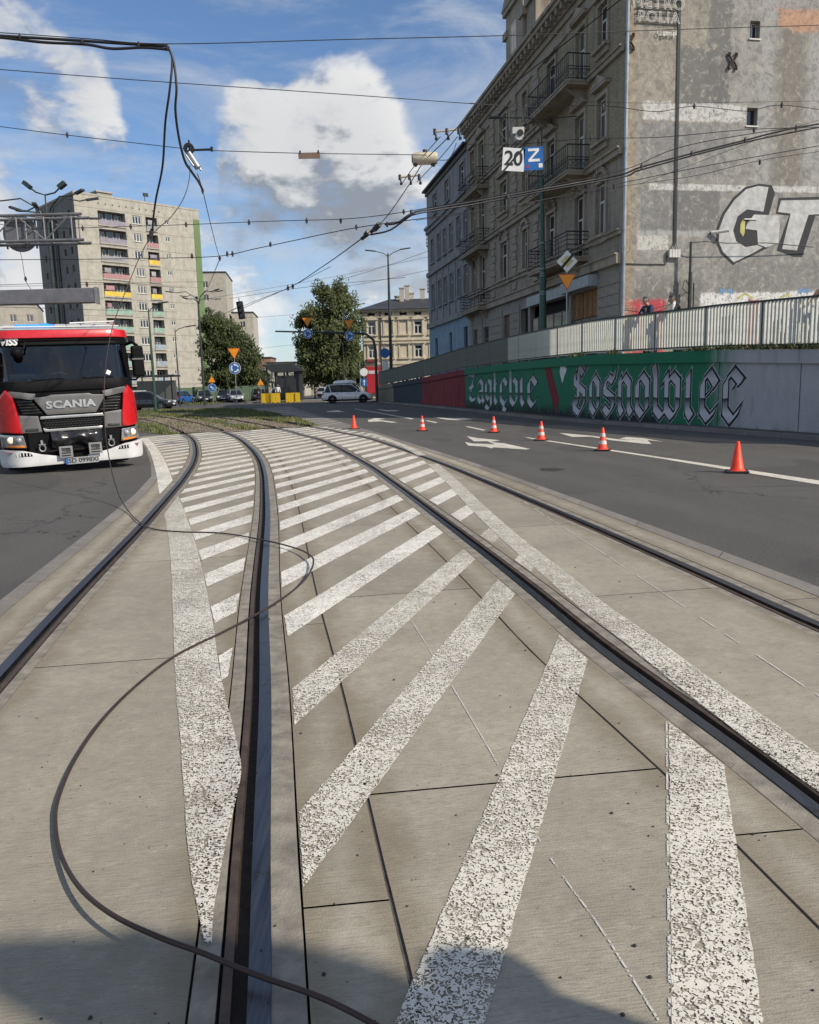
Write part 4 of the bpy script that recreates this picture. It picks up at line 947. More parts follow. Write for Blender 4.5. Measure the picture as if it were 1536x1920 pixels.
# balconies
def balcony(parent, s0, s1, z, d, bars=True, wave=False):
    b = part('balcony', M_TRIM, lambda q: (q.bx(s0, s1, 0, d, z - .16, z), q.bx(s0 - .03, s1 + .03, 0, d + .04, z - .05, z + .02), q.prism([(0, -.16), (d * .8, -.16), (0, -.7)], (s0 + .5, 0, z), Yv, (0, 0, 1), (.18, 0, 0)), q.prism([(0, -.16), (d * .8, -.16), (0, -.7)], (s1 - .68, 0, z), Yv, (0, 0, 1), (.18, 0, 0))), parent)
    def rail(q):
        H = 1.05; c = [(s0 + .04, 0), (s0 + .04, d - .04), (s1 - .04, d - .04), (s1 - .04, 0)]
        for (a, b_) in zip(c, c[1:]):
            for zz in ([.12, .32, .52, .72, .90, H] if not wave else [.1, .45, .55, H]): q.cyl((*a, z + zz), (*b_, z + zz), .018 if zz < H else .028, n=5)
            L = math.dist(a, b_); n = max(2, int(L / (.22 if wave else .9)))
            for k in range(n + 1): x, y_ = a[0] + (b_[0] - a[0]) * k / n, a[1] + (b_[1] - a[1]) * k / n; q.cyl((x, y_, z), (x, y_, z + H), .013, n=5)
            if wave:
                for k in range(n):
                    x, y_ = a[0] + (b_[0] - a[0]) * (k + .5) / n, a[1] + (b_[1] - a[1]) * (k + .5) / n; dx = Vector((b_[0] - a[0], b_[1] - a[1], 0)).normalized()
                    q.tube([Vector((x, y_, z + .3)) + dx * (.09 * math.cos(t)) + Vector((0, 0, .12 * math.sin(t))) for t in [6.283 * i / 8 for i in range(9)]], .01, 4)
    part('balcony_railing', M_IRON, rail, b)
    return b
for z, wv in ((6.75, False), (10.25, True), (13.8, True)): balcony(ten, 3.25, 8.4, z, 1.0, True, wv)
for z in (6.15, 9.75, 13.3): balcony(ten, 18.4, 23.0, z, .75)
# raised attic with pediment over the cornice
def attic(q):
    q.bx(11.2, 14.0, -1.8, .25, 17.99, 20.7); q.bx(11.05, 14.15, -1.9, .40, 20.7, 20.95); q.prism([(11.0, 20.96), (14.2, 20.96), (12.6, 22.3)], (0, -1.8, 0), X, (0, 0, 1), (0, 2.25, 0)); q.bx(10.9, 11.6, -.2, .36, 19.6, 19.95); q.bx(13.6, 14.3, -.2, .36, 19.6, 19.95)
    q.bx(9.7, 11.05, -1.6, .1, 17.99, 19.9); q.bx(9.55, 11.04, -1.7, .25, 19.9, 20.3)
at = part('attic_dormer', M_TRIM, attic); window(ten, (12.6, .27, 18.4), (1, 0), 0, .9, 1.5, None, 2, .66)
# downpipe on the corner, cables, box, anchors
part('downpipe', pmat('zinc_pipe', (.33, .36, .38), .45, .6, var=.25, scale=2), lambda q: ([q.cyl((-.10, -.04, 1.3 + k * 3), (-.10, -.04, 4.3 + k * 3), .065, n=10) for k in range(6)], [q.cyl((-.10, -.04, 4.2 + k * 3), (-.10, -.04, 4.32 + k * 3), .075, n=10) for k in range(5)]))
part('wall_cable', M_FDARK, lambda q: [q.cyl((-.03, -2.09 - .03 * k, 18), (-.03, -2.17 - .035 * k, 6.7), .014, n=5) for k in range(4)])
part('cable_box', M_FRAME, lambda q: [q.bx(-.16, -.005, -2.04 - .12 * k, -1.94 - .12 * k, 6.2, 6.5) for k in range(4)]); part('cable_fan', M_FDARK, lambda q: [q.cyl((-.03, -2.17 - .03 * k, 6.75), (-.08, -1.99 - .12 * k, 6.5), .012, n=5) for k in range(4)])
part('wall_cable', M_FDARK, lambda q: q.tube([(-.03, 0, 5.98), (-.03, -.9, 5.95), (-.03, -1.85, 5.95), (-.03, -1.9, 6.3)], .018, 5))
M_TRUST = pmat('anchor_rust', (.045, .028, .02), .8)
def anchor(q, t, z):
    for sg in (-1, 1):
        q.tube([(-.06, -t - sg * .10, z + .27), (-.06, -t - sg * .17, z + .29), (-.06, -t - sg * .16, z + .20), (-.06, -t - sg * .03, z), (-.06, -t - sg * .16, z - .20), (-.06, -t - sg * .17, z - .29), (-.06, -t - sg * .10, z - .27)], .042, 6)
    q.cyl((0, -t, z), (-.1, -t, z), .05, n=6)
part('wall_anchor', M_TRUST, lambda q: anchor(q, .16, 14.0)); part('wall_anchor', M_TRUST, lambda q: anchor(q, 4.42, 13.5))
# neon-tube lettering
def gtext(txt, t, z, size, mat, name, outline=.014, lift=.1, **k):
    me = text_mesh(txt, size, outline=outline, **k); frame_mesh(me, (-lift, -t, z), (0, -1, 0), (0, 0, 1)); me.materials.clear(); me.materials.append(mat); return link(name, me, ten)
M_NEON = pmat('sign_tube_white', (.75, .75, .72), .5); gtext('METRO', 1.27, 15.35, .60, M_NEON, 'sign_letters', .009, spacing=1.12); gtext('POLIA', 1.29, 14.86, .56, M_NEON, 'sign_letters', .009, spacing=1.15); gtext('gzm.pl', 1.75, 14.35, .22, M_NEON, 'sign_letters', .007)
part('sign_letters', M_NEON, lambda q: q.tube([(-.08, -1.32 - .08 * math.cos(a), 14.35 + .08 * math.sin(a)) for a in [6.283 * i / 12 for i in range(13)]], .012, 5))
part('sign_bracket', M_FDARK, lambda q: [q.bx(-.07, -.03, -2.12, -.40, z, z + .03) for z in (15.5, 15.2, 15.02, 14.7)])
# graffiti capitals: layered flat paint
def gpoly(pts, mat, name, of):
    q = MB(); q.face([(-of, -a, b) for a, b in pts]); return q.build(name, mat, ten)
def z8(a, b):
    p = ONP(1150 + a * 386 / 1323, b * 386 / 1323, P0, Vector((.177, -.984, 0))); d = p - P0; return (d.x * .984 + d.y * .177, p.z)
M_GRW = pmat('graffiti_silver', (.42, .42, .41), .7, var=.3, scale=3, dirt=.2); M_GRB = pmat('graffiti_black', (.025, .027, .03), .8, var=.3); M_GRY = pmat('graffiti_yellow', (.42, .40, .14), .8, var=.3)
gpoly([z8(*q) for q in ((1020, 1190), (940, 1180), (850, 1200), (770, 1270), (700, 1370), (665, 1460), (660, 1560), (690, 1630), (770, 1705), (790, 1690), (900, 1640), (1000, 1590), (940, 1560), (925, 1470), (1000, 1380), (1040, 1240))], M_GRB, 'graffiti_letter', .004)
gpoly([z8(*q) for q in ((998, 1202), (930, 1195), (855, 1216), (780, 1285), (715, 1380), (682, 1470), (678, 1555), (705, 1618), (775, 1685), (900, 1625), (960, 1590), (925, 1575), (850, 1588), (790, 1550), (770, 1480), (800, 1390), (860, 1345), (965, 1360))], M_GRW, 'graffiti_letter', .008)
gpoly([z8(*q) for q in ((835, 1405), (818, 1440), (815, 1490), (835, 1520), (845, 1495), (848, 1425))], M_GRY, 'graffiti_letter', .009)
gpoly([z8(*q) for q in ((905, 1378), (1065, 1385), (1070, 1450), (1060, 1560), (985, 1590), (930, 1570), (925, 1480), (850, 1470), (860, 1440))], M_GRW, 'graffiti_letter', .0095)
gpoly([z8(*q) for q in ((1065, 1272), (1400, 1262), (1400, 1385), (1300, 1385), (1215, 1650), (1160, 1650), (1050, 1610), (1130, 1385), (1045, 1375))], M_GRB, 'graffiti_letter', .005)
gpoly([z8(*q) for q in ((1078, 1288), (1400, 1282), (1400, 1372), (1255, 1380), (1180, 1610), (1085, 1600), (1140, 1372), (1058, 1362))], M_GRW, 'graffiti_letter', .010)
for cx in (700, 750, 1205, 1245):                       # small blue stars above the fence
    pts = []
    for k in range(10): r = 28 if k % 2 == 0 else 11; a = k * math.pi / 5 + .2; pts.append(z8(cx + r * math.cos(a), 1870 + r * math.sin(a)))
    gpoly(pts, pmat('graffiti_blue', (.12, .25, .42), .8) if 'graffiti_blue' not in MATS else MATS['graffiti_blue'], 'graffiti_star', .006)
gpoly([z8(*q) for q in ((790, 1915), (850, 1880), (905, 1912), (895, 1920), (850, 1893), (800, 1925))], M_GRY, 'graffiti_tag', .006); gpoly([z8(*q) for q in ((1070, 1905), (1130, 1885), (1135, 1915), (1125, 1915), (1122, 1898), (1075, 1915))], M_GRY, 'graffiti_tag', .006)
for i, poly_ in enumerate(([(4.3, 3.9), (4.9, 4.0), (4.85, 3.5), (4.7, 2.6), (4.5, 2.6)], [(6.6, 3.7), (7.1, 3.8), (7.0, 3.3), (7.4, 3.2), (7.3, 2.5), (6.6, 2.6)], [(8.0, 3.9), (8.5, 4.1), (8.3, 3.4), (8.6, 2.5), (8.2, 2.5)], [(9.1, 3.9), (9.9, 3.95), (9.8, 3.2), (9.2, 2.6)])): gpoly(poly_, M_GRB, 'graffiti_tag', .005)
# stove pipe stub and service mast on the gable
part('pipe_stub', M_FRAME, lambda q: (q.cyl((-.05, -3.75, 7.15), (-.32, -4.35, 7.2), .07, n=8)))
part('service_mast', M_FDARK, lambda q: (q.cyl((-.35, -2.75, 2.2), (-.35, -2.72, 6.75), .05, n=8), q.cyl((-.35, -2.74, 3.8), (-.35, -2.74, 5.6), .075, n=8), q.cyl((-.35, -2.9, 2.2), (-.35, -2.9, 5.2), .03, n=6), q.tube([(-.35, -2.7, 6.72), (-.45, -3.3, 6.75), (-.4, -4.2, 6.7), (-.4, -6, 6.72), (-.2, -8.2, 6.6)], .018, 5), q.tube([(-.35, -2.72, 5.1), (-.35, -2.5, 5.3), (-.3, -2.45, 5.0), (-.3, -2.65, 4.8), (-.35, -2.75, 5.0), (-.3, -2.6, 5.3)], .02, 5), q.tube([(-.3, -2.6, 4.85), (-.2, -2.0, 4.4), (-.1, -1.2, 4.2), (-.05, 0, 4.3)], .014, 5)))

# ---- the grey neighbour further up the street
gr = thing('grey_building', 'grey four-storey town house with light blue ground floor beside tenement', 'building', tuple(P0 + Vector((-.177, .984, 0)) * 23.25), RZ)
GL_, GT = 13.4, 17.0
op = [(a, a + .95, z0, z1) for z0, z1 in ((11.2, 13.0), (7.6, 9.5)) for a in (.35, 2.3, 4.6, 6.6, 8.6, 11.0)] + [(a, a + 1.3, 14.75, 16.2) for a in (.9, 5.4, 9.6)]
gf = [(.6, 1.7, 3.0, 5.4), (5.2, 6.1, 2.6, 5.3), (8.0, 8.7, 2.8, 3.6), (10.2, 11.2, 2.6, 5.2)]
mb = MB(); wall_holes(mb, (0, 0, 0), X, GL_, 6.1, GT, op, Yv, .2); mb.face([(GL_, 0, 6.1), (GL_, -14, 6.1), (GL_, -14, GT), (GL_, 0, GT)]); mb.build('upper_wall', M_GREY, gr)
mb = MB(); wall_holes(mb, (0, 0, 0), X, GL_, 1.2, 6.1, gf, Yv, .25); mb.face([(GL_, 0, 1.2), (GL_, -14, 1.2), (GL_, -14, 6.1), (GL_, 0, 6.1)]); mb.build('ground_floor_wall', M_BLUEGF, gr)
mb = MB(); mb.bx(.1, GL_ - .1, -13.9, -.4, 1.3, GT - .05); mb.build('core', M_DARKIN, gr)
part('roof_edge', M_ROOF, lambda q: (q.bx(-.02, GL_ + .25, -14, .35, GT, GT + .14), q.bx(0, GL_ + .1, 0, .12, GT - .3, GT)), gr); part('string_course', M_GREY, lambda q: (q.bx(0, GL_ + .05, 0, .28, 14.0, 14.2), q.bx(0, GL_ + .05, 0, .15, 13.7, 14.0), q.bx(0, GL_ + .05, 0, .16, 10.3, 10.6), q.bx(0, GL_ + .05, 0, .2, 6.1, 6.5)), gr)
for a, b, c, d in op:
    window(gr, ((a + b) / 2, -.13, c), (1, 0), 0, b - a - .02, d - c - .02, None, 2, .7); part('window_surround', M_GREY, lambda q: (q.bx(a - .14, a - .003, 0, .05, c, d + .14), q.bx(b + .003, b + .14, 0, .05, c, d + .14), q.bx(a - .003, b + .003, 0, .05, d + .003, d + .14), q.bx(a - .2, b + .2, 0, .14, c - .12, c - .01)), gr)
for a, b, c, d in gf: window(gr, ((a + b) / 2, -.16, c), (1, 0), 0, b - a - .02, d - c - .02, M_FRAMEB, 1, 0)
for a in (1.7, 4.0, 6.0, 8.0, 10.3, 12.4): part('pilaster', M_GREY, lambda q: q.bx(a - .2, a + .2, 0, .06, 6.6, 10.25), gr)
def end_bal(q, z):
    q.bx(GL_, GL_ + .9, -1.6, -.1, z - .12, z)
    for zz in (.2, .5, .8, 1.05): q.cyl((GL_ + .88, -1.6, z + zz), (GL_ + .88, -.1, z + zz), .02, n=5); q.cyl((GL_, -.1, z + zz), (GL_ + .88, -.1, z + zz), .02, n=5)
    for yy in (-.1, -.6, -1.1, -1.6): q.cyl((GL_ + .88, yy, z), (GL_ + .88, yy, z + 1.05), .02, n=5)
for z in (13.0, 9.3): part('balcony', M_IRON, lambda q: end_bal(q, z), gr)
part('bracket', M_IRON, lambda q: [q.bx(GL_ - .02, GL_ + .6, -.3, -.2, z, z + .08) for z in (6.0, 6.6)], gr)
# ================================================================ tower block and the far side
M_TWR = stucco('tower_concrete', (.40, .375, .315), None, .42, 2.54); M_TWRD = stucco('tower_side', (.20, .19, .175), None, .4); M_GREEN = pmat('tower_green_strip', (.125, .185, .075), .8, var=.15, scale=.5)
M_BALC = [pmat('balcony_panel_' + n, c, .7, var=.2, scale=1.5) for n, c in (('lilac', (.25, .23, .27)), ('grey', (.26, .26, .27)), ('white', (.33, .33, .33)), ('pink', (.36, .19, .19)), ('yellow', (.62, .44, .06)), ('mint', (.24, .36, .29)), ('blue', (.26, .31, .36)), ('beige', (.42, .34, .2)))]
tw = thing('tower_block', 'tall grey concrete apartment tower with coloured balconies and green edge', 'building', (-46.6, 118, 0), math.atan2(.70, .715))
TW, TD, TT = 19.9, 14.4, 29.7
mX, mY = Vector((1, 0, 0)), Vector((0, -1, 0))
rows = [27.75 - 2.54 * k for k in range(11)]
hol = []
for k, zt in enumerate(rows):
    hol += [(3.35, 7.5, zt - 1.95, zt, 'b'), (8.6, 10.05, zt - 1.25, zt - .05, 'w'), (10.75, 12.6, zt - 1.95, zt, 's'), (13.8, 14.6, zt - .75, zt - .05, 't')]
mb = MB(); wall_holes(mb, (0, 0, 0), mX, 18.85, 0, TT, [h[:4] for h in hol if h[4] in 'bs'], mY, 1.1, 0, 1, 1)
mb.f.clear(); mb.v.clear(); mb.m.clear(); mb.uv.clear()
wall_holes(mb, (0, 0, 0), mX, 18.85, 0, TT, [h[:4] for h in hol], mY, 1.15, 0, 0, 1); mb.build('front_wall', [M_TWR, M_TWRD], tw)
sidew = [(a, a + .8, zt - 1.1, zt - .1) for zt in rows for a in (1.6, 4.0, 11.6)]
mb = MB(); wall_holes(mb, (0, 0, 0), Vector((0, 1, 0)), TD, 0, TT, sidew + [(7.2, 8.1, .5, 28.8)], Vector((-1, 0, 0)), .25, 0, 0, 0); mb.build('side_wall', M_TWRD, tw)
mb = MB(); mb.bx(1.3, TW - .1, 1.3, TD, 0, TT - .3); mb.bx(.3, TW - .1, .5, 1.2, 28.2, TT - .1); mb.build('core', M_TWRD, tw)
part('green_strip', M_GREEN, lambda q: (q.bx(18.85, TW, -.06, TD, 0, 28.35)), tw); part('parapet', M_TWR, lambda q: (q.bx(-.05, TW + .03, -.05, .2, TT, TT + .25), q.bx(-.05, .2, .2, TD, TT, TT + .25), q.bx(18.852, TW, .0, TD, 28.36, TT)), tw)
part('roof_hut', M_TWR, lambda q: (q.bx(4.4, 6.6, 2, 4, TT - .1, TT + 1.1), q.bx(4.2, 6.8, 1.8, 4.2, TT + 1.1, TT + 1.3)), tw); part('antenna', M_IRON, lambda q: (q.cyl((12.4, 3, TT), (12.4, 3, TT + 2.2), .05, n=5), q.box((12.6, 3, TT + 2.0), (.8, .2, .5))), tw)
for i in range(10): part('vent_hole', M_DARKIN, lambda q: q.bx(3.5 + i * 1.05, 3.65 + i * 1.05, -.03, .05, 28.65, 28.82), tw)
def tflat(name, mat, par, x0, x1, y0, y1, z0, z1): return part(name, mat, lambda q: q.bx(x0, x1, y0, y1, z0, z1), par)
bcol = [0, 0, 1, 3, 4, 5, 5, 5, 5, 6, 5]; scol = [1, 3, 4, 3, 4, 5, 5, 6, 6, 6, 1]
for i, (x0, x1, z0, z1, kd) in enumerate(hol):
    k = i // 4
    if kd == 'b' or kd == 's':
        bc = tflat('balcony', M_BALC[bcol[k] if kd == 'b' else scol[k]], tw, x0 + .05, x1 - .05, -.12, -.04, z0 + .05, z0 + .72); tflat('balcony_slab', M_TWR, bc, x0 - .05, x1 + .05, -.14, .0, z0 - .16, z0 + .03); part('railing', M_IRON, lambda q: (q.bx(x0, x1, -.1, -.06, z0 + .88, z0 + .93), [q.bx(x, x + .04, -.1, -.07, z0 + .7, z0 + .9) for x in (x0, (x0 + x1) / 2, x1 - .04)]), bc)
        n = 3 if kd == 'b' else 1
        for j in range(n):
            xx = x0 + (x1 - x0) * (j + .5) / n; window(tw, (xx, 1.05, z0 + (.1 if j == 1 else .6)), (1, 0), 0, 1.0, 1.75 if j == 1 else 1.15, M_FRAME, 2 if j != 1 else 1, 0, ft=.09)
        if random.random() < .55:
            part('laundry', random.choice(M_BALC[:4]), lambda q: q.bx(x0 + .5, x0 + random.uniform(.9, 1.8), .3, .34, z0 + .9, z0 + 1.6), bc)
    elif kd == 'w': window(tw, ((x0 + x1) / 2, .12, z0), (1, 0), 0, x1 - x0 - .02, z1 - z0 - .02, M_FRAME, 3, 0, ft=.1); tflat('window_sill', M_TWR, tw, x0 - .1, x1 + .1, -.08, 0, z0 - .1, z0 - .01)
    else: window(tw, ((x0 + x1) / 2, .12, z0), (1, 0), 0, x1 - x0 - .02, z1 - z0 - .02, M_FRAME, 2, 0, ft=.1)
for a, b, c, d in sidew: window(tw, (.14, (a + b) / 2, c), (0, -1), 0, b - a - .02, d - c - .02, M_FRAMEB, 2, 0, ft=.07)
part('side_pipe', M_IRON, lambda q: [q.cyl((-.12, y, .2), (-.12, y, 28), .09, n=6) for y in (6.7, 8.6, 9.1)], tw)
part('plinth', pmat('green_plinth', (.07, .11, .07), .8), lambda q: q.bx(8, TW + .05, -.15, -.01, 0, 2.0), tw)

def block(name, label, o, rz, w_, dp, h, mat, rows_, cols, wz=1.3, ww=1.2, roof=None, z0=1.2, cat='building', fr=None):
    r = thing(name, label, cat, o, rz); hs = []
    for j in range(rows_):
        for i in range(cols):
            x = w_ * (i + .5) / cols - ww / 2; z = z0 + (h - z0 - .6) * j / rows_ + .2; hs.append((x, x + ww, z, z + wz))
    q = MB(); wall_holes(q, (0, 0, 0), mX, w_, 0, h, hs, mY, .2, 0, 0, 1); q.bx(.0, w_, .25, dp, 0, h - .02) if False else None
    for a, b in (((0, 0), (0, dp)), ((w_, 0), (w_, dp)), ((0, dp), (w_, dp))): q.face([(*a, 0), (*b, 0), (*b, h), (*a, h)])
    q.face([(0, 0, h), (w_, 0, h), (w_, dp, h), (0, dp, h)]); q.build('wall', [mat, M_DARKIN], r)
    for a, b, c, d in hs: window(r, ((a + b) / 2, .12, c), (1, 0), 0, b - a - .02, d - c - .02, fr or M_FRAME, 2, 0, ft=.1)
    q = MB()
    if roof == 'hip': q.v = [(-.5, -.5, h), (w_ + .5, -.5, h), (w_ + .5, dp + .5, h), (-.5, dp + .5, h), (w_ * .28, dp * .5, h + 2.2), (w_ * .72, dp * .5, h + 2.2)]; q.f = [(0, 1, 5, 4), (1, 2, 5), (2, 3, 4, 5), (3, 0, 4), (3, 2, 1, 0)]; q.m = [0] * 5; q.uv = [None] * 5
    else: q.bx(-.15, w_ + .15, -.15, dp + .15, h, h + .2)
    q.build('roof', M_ROOF, r); return r
M_PALE = stucco('pale_block', (.42, .39, .33), None, .2); M_WHITE = stucco('cream_house', (.55, .48, .36), None, .25)
block('apartment_block', 'pale apartment block peeping out behind the green edge of the tower', (-43.5, 162, 0), .12, 8.1, 14, 24.6, M_PALE, 9, 1, 1.2, 1.0)
block('apartment_block', 'low pale step-down block above the left tree crown', (-35.3, 166, 0), .1, 4.2, 12, 17, M_PALE, 6, 1, 1.2, 1.0)
block('apartment_block', 'small pale flat-roofed block behind the fire engine light bar', (-77, 150, 0), .35, 8.5, 14, 18.2, M_PALE, 6, 3)
far1 = block('far_building', 'low beige row building far behind the tram shelter', (-26, 150, 0), .0, 7, 9, 6.2, M_PALE, 2, 3)
block('far_building', 'far rusty-red house left of the tram shelter', (-31.5, 158, 0), .05, 5, 9, 7.5, stucco('far_red', (.28, .16, .12), None, .3), 2, 2)
block('far_building', 'far cream house behind the central tree trunk', (-19.5, 162, 0), 0, 12, 9, 5.2, M_PALE, 2, 5, roof='hip')
# ---- cream town house with hipped roof
ho = thing('cream_house', 'cream stucco town house with dark hipped roof and many chimneys', 'house', (-5.2, 100, 0), .02)
HW, HD, HH = 11.2, 11., 10.75
hx = [1.1, 3.2, 5.05, 6.85, 8.8]; hh = []
for z0, z1 in ((7.75, 9.35), (4.9, 6.45), (1.9, 3.6)): hh += [(x - .5, x + .5, z0, z1) for x in hx]
att = [(x - .45, x + .45, 10.05, 10.4) for x in hx]
q = MB(); wall_holes(q, (0, 0, 0), mX, HW, 0, HH, hh + att, mY, .22, 0, 0, 1)
for a, b in (((0, 0), (0, HD)), ((HW, 0), (HW, HD)), ((0, HD), (HW, HD))): q.face([(*a, 0), (*b, 0), (*b, HH), (*a, HH)])
q.build('wall', [M_WHITE, M_DARKIN], ho)
for i, (a, b, c, d) in enumerate(hh):
    if i % 5 in (1, 2) and i < 10: part('blind_panel', M_WHITE, lambda q: q.bx(a + .02, b - .02, .05, .1, c + .02, d - .02), ho)
    else: window(ho, ((a + b) / 2, .12, c), (1, 0), 0, b - a - .02, d - c - .02, M_FRAME, 2, .66, M_GLASS, ft=.1)
    part('window_surround', M_WHITE, lambda q: (q.bx(a - .16, a - .01, -.08, 0, c, d + .15), q.bx(b + .01, b + .16, -.08, 0, c, d + .15), q.bx(a - .3, b + .3, -.2, 0, d + .16, d + .32), q.bx(a - .25, b + .25, -.18, 0, c - .16, c - .02)), ho)
    if c > 7: part('pediment', M_WHITE, lambda q: q.prism([(a - .3, 0), (b + .3, 0), ((a + b) / 2, .35)], (0, -.2, d + .325), mX, (0, 0, 1), (0, .2, 0)), ho)
part('cornice', M_WHITE, lambda q: (q.bx(-.2, HW + .2, -.35, 0, HH - .22, HH), q.bx(-.1, HW + .1, -.18, 0, HH - .95, HH - .85), q.bx(-.05, HW + .05, -.12, 0, 7.0, 7.2), q.bx(-.05, HW + .05, -.12, 0, 4.1, 4.35), [q.bx(x, x + .14, -.3, 0, HH - .42, HH - .23) for x in [k * .62 for k in range(18)]]), ho)
part('drainpipe', M_FDARK, lambda q: (q.cyl((2.2, -.12, 0), (2.2, -.12, HH - .3), .07, n=6), q.cyl((-.02, -.1, 0), (-.02, -.1, HH - .3), .07, n=6)), ho)
q = MB(); q.v = [(-.6, -.6, HH + .01), (HW + .6, -.6, HH + .01), (HW + .6, HD + .6, HH + .01), (-.6, HD + .6, HH + .01), (3.4, 5, HH + 1.75), (HW - 2, 5, HH + 1.75)]; q.f = [(0, 1, 5, 4), (1, 2, 5), (2, 3, 4, 5), (3, 0, 4), (3, 2, 1, 0)]; q.m = [0] * 5; q.uv = [None] * 5
rf = q.build('roof', M_ROOF, ho)
for x, y_, h in ((5.0, 3.8, 2.9), (5.7, 4.6, 3.3), (6.3, 5.2, 2.4), (4.4, 5.0, 2.0), (7.7, 5, 2.9)): part('chimney', M_PALE, lambda q: (q.bx(x - .28, x + .28, y_ - .3, y_ + .3, HH + .4, HH + h), q.bx(x - .36, x + .36, y_ - .38, y_ + .38, HH + h, HH + h + .14)), rf)
part('shop_front', pmat('shop_red', (.42, .02, .03), .5), lambda q: (q.bx(.3, 2.0, -.3, -.05, .6, 3.9)), ho); part('shop_sign', M_FRAME, lambda q: q.bx(.55, 1.75, -.34, -.305, 3.0, 3.4), ho); part('flower_box', pmat('geraniums', (.20, .03, .04), .8, var=.6, scale=8), lambda q: q.bx(.4, 1.8, -.45, -.21, 4.45, 4.78), ho)

# ---- trees
M_BARK = pmat('bark', (.075, .058, .042), .95, var=.35, scale=5, bump=.6)
def leafm(name, col):
    m, t, b = newmat(name); tc = t.new('ShaderNodeTexCoord'); n = t.noise(tc.outputs['Object'], .55, 4, .6); n2 = t.noise(tc.outputs['Object'], 4, 2)
    c = t.mix(t.mapr(n, .35, .65), tuple(q * .6 for q in col), tuple(q * 1.3 for q in col)); c = t.mix(t.mapr(n2, .55, .75, 0, .4), c, tuple(q * 1.7 for q in col))
    t.put(b.inputs['Base Color'], c); b.inputs['Roughness'].default_value = .55
    tr = t.new('ShaderNodeBsdfTranslucent'); t.put(tr.inputs[0], c); mx = t.new('ShaderNodeMixShader'); mx.inputs[0].default_value = .45; out = [n for n in t.n if n.type == 'OUTPUT_MATERIAL'][0]
    t.l.new(b.outputs[0], mx.inputs[1]); t.l.new(tr.outputs[0], mx.inputs[2]); t.l.new(mx.outputs[0], out.inputs[0]); return m
M_LEAF1 = leafm('leaf_poplar', (.12, .142, .05)); M_LEAF2 = leafm('leaf_willow', (.088, .112, .036)); M_LEAF3 = leafm('leaf_dark', (.036, .055, .022))
def tree(label, base, lobes, leaf, n, size, trunk_r=.28, th=3.5, group='trees beyond the junction', elong=1., droop=0.):
    t = thing('leafy_tree', label, 'tree', base, 0, group)
    q = MB(); top = max(l[2] for l in lobes); q.tube([(0, 0, -.1), (.05, .05, th * .5), (-.05, 0, th), (.1, .1, top * .9)], [trunk_r, trunk_r * .8, trunk_r * .65, trunk_r * .2], 8)
    for (x, y_, z, rx, rz_) in lobes: q.tube([(0, 0, min(th, z * .6)), (x * .4, y_ * .4, (th + z) * .5), (x, y_, z)], [trunk_r * .5, trunk_r * .3, .04], 6)
    q.build('trunk', M_BARK, t, smooth=True)
    q = MB(); tot = sum(l[3] ** 2 for l in lobes)
    for (x, y_, z, rx, rz_) in lobes:
        cl = []
        for _ in range(max(10, int(26 * rx))):
            d = Vector((random.gauss(0, 1), random.gauss(0, 1), random.gauss(0, 1))).normalized(); r = random.uniform(.45, 1.08); cl.append((Vector((x + d.x * rx * r, y_ + d.y * rx * r, z + d.z * rz_ * r)), random.uniform(.28, .62) * (rx ** .5)))
        for _ in range(int(n * rx * rx / tot)):
            c, cr = random.choice(cl); p = c + Vector((random.gauss(0, cr * .5), random.gauss(0, cr * .5), random.gauss(0, cr * .5)))
            a = Vector((random.gauss(0, 1), random.gauss(0, 1), random.gauss(0, 1) - droop)).normalized(); b_ = a.orthogonal().normalized(); s_ = size * random.uniform(.6, 1.3)
            q.face([p - a * s_ * elong, p + b_ * s_ * .42, p + a * s_ * elong, p - b_ * s_ * .42], 0 if random.random() < .9 else 1)
    q.build('crown', [leaf, M_LEAF3], t); return t
tree('tall feathery poplar-like tree left of the cream house', (-9.1, 95, .0), [(.4, 0, 11.2, 1.7, 2.0), (1.5, .5, 12.4, 1.1, 1.5), (-.5, 0, 12.5, .9, 1.1), (-1.0, -.3, 9.8, 1.7, 1.3), (2.6, 0, 10.4, 1.2, 1.7), (-2.7, 0, 9.1, 1.1, .7), (-2.9, .4, 6.6, 1.3, 1.1), (-1.2, .4, 6.9, 1.5, 1.2), (3.2, 0, 8.3, 1.2, 1.3), (1.0, 0, 7.3, 2.7, 2.2), (2.3, .4, 5.4, 1.6, 1.9), (-1.2, .2, 4.5, 2.5, 1.7), (.8, .2, 3.2, 2.6, 1.5), (-2.2, 0, 3.0, 1.6, 1.3)], M_LEAF1, 34000, .205)
tree('rounded dense green tree beside the green-edged tower', (-23.9, 106, 0), [(-1.3, 0, 10.1, 1.5, 1.7), (-.3, .4, 9.4, 1.7, 1.5), (1.0, 0, 8.3, 1.7, 1.5), (2.4, 0, 7.0, 1.5, 1.4), (3.5, .2, 5.4, 1.3, 1.6), (1.2, .2, 6.0, 2.2, 2.0), (-1.2, 0, 6.8, 1.8, 2.4), (2.9, 0, 3.6, 1.6, 1.4), (.6, 0, 3.4, 2.0, 1.4), (-1.5, 0, 3.4, 1.5, 1.5)], M_LEAF2, 36000, .20, droop=.6)
tree('far dark small tree behind the parked cars', (-25, 128, 0), [(0, 0, 3.4, 2.4, 1.6), (2, 0, 2.8, 1.8, 1.3), (-2, 0, 2.6, 1.8, 1.2)], M_LEAF3, 3500, .25, .15, 1.2); tree('far dark tree behind the white car under the tall crown', (-6.2, 118, 0), [(0, 0, 4.2, 2.8, 2.6), (-3, 0, 3.2, 2.3, 1.8), (2.6, 0, 3.6, 2.2, 2.0)], M_LEAF3, 4500, .26, .16, 1.5)

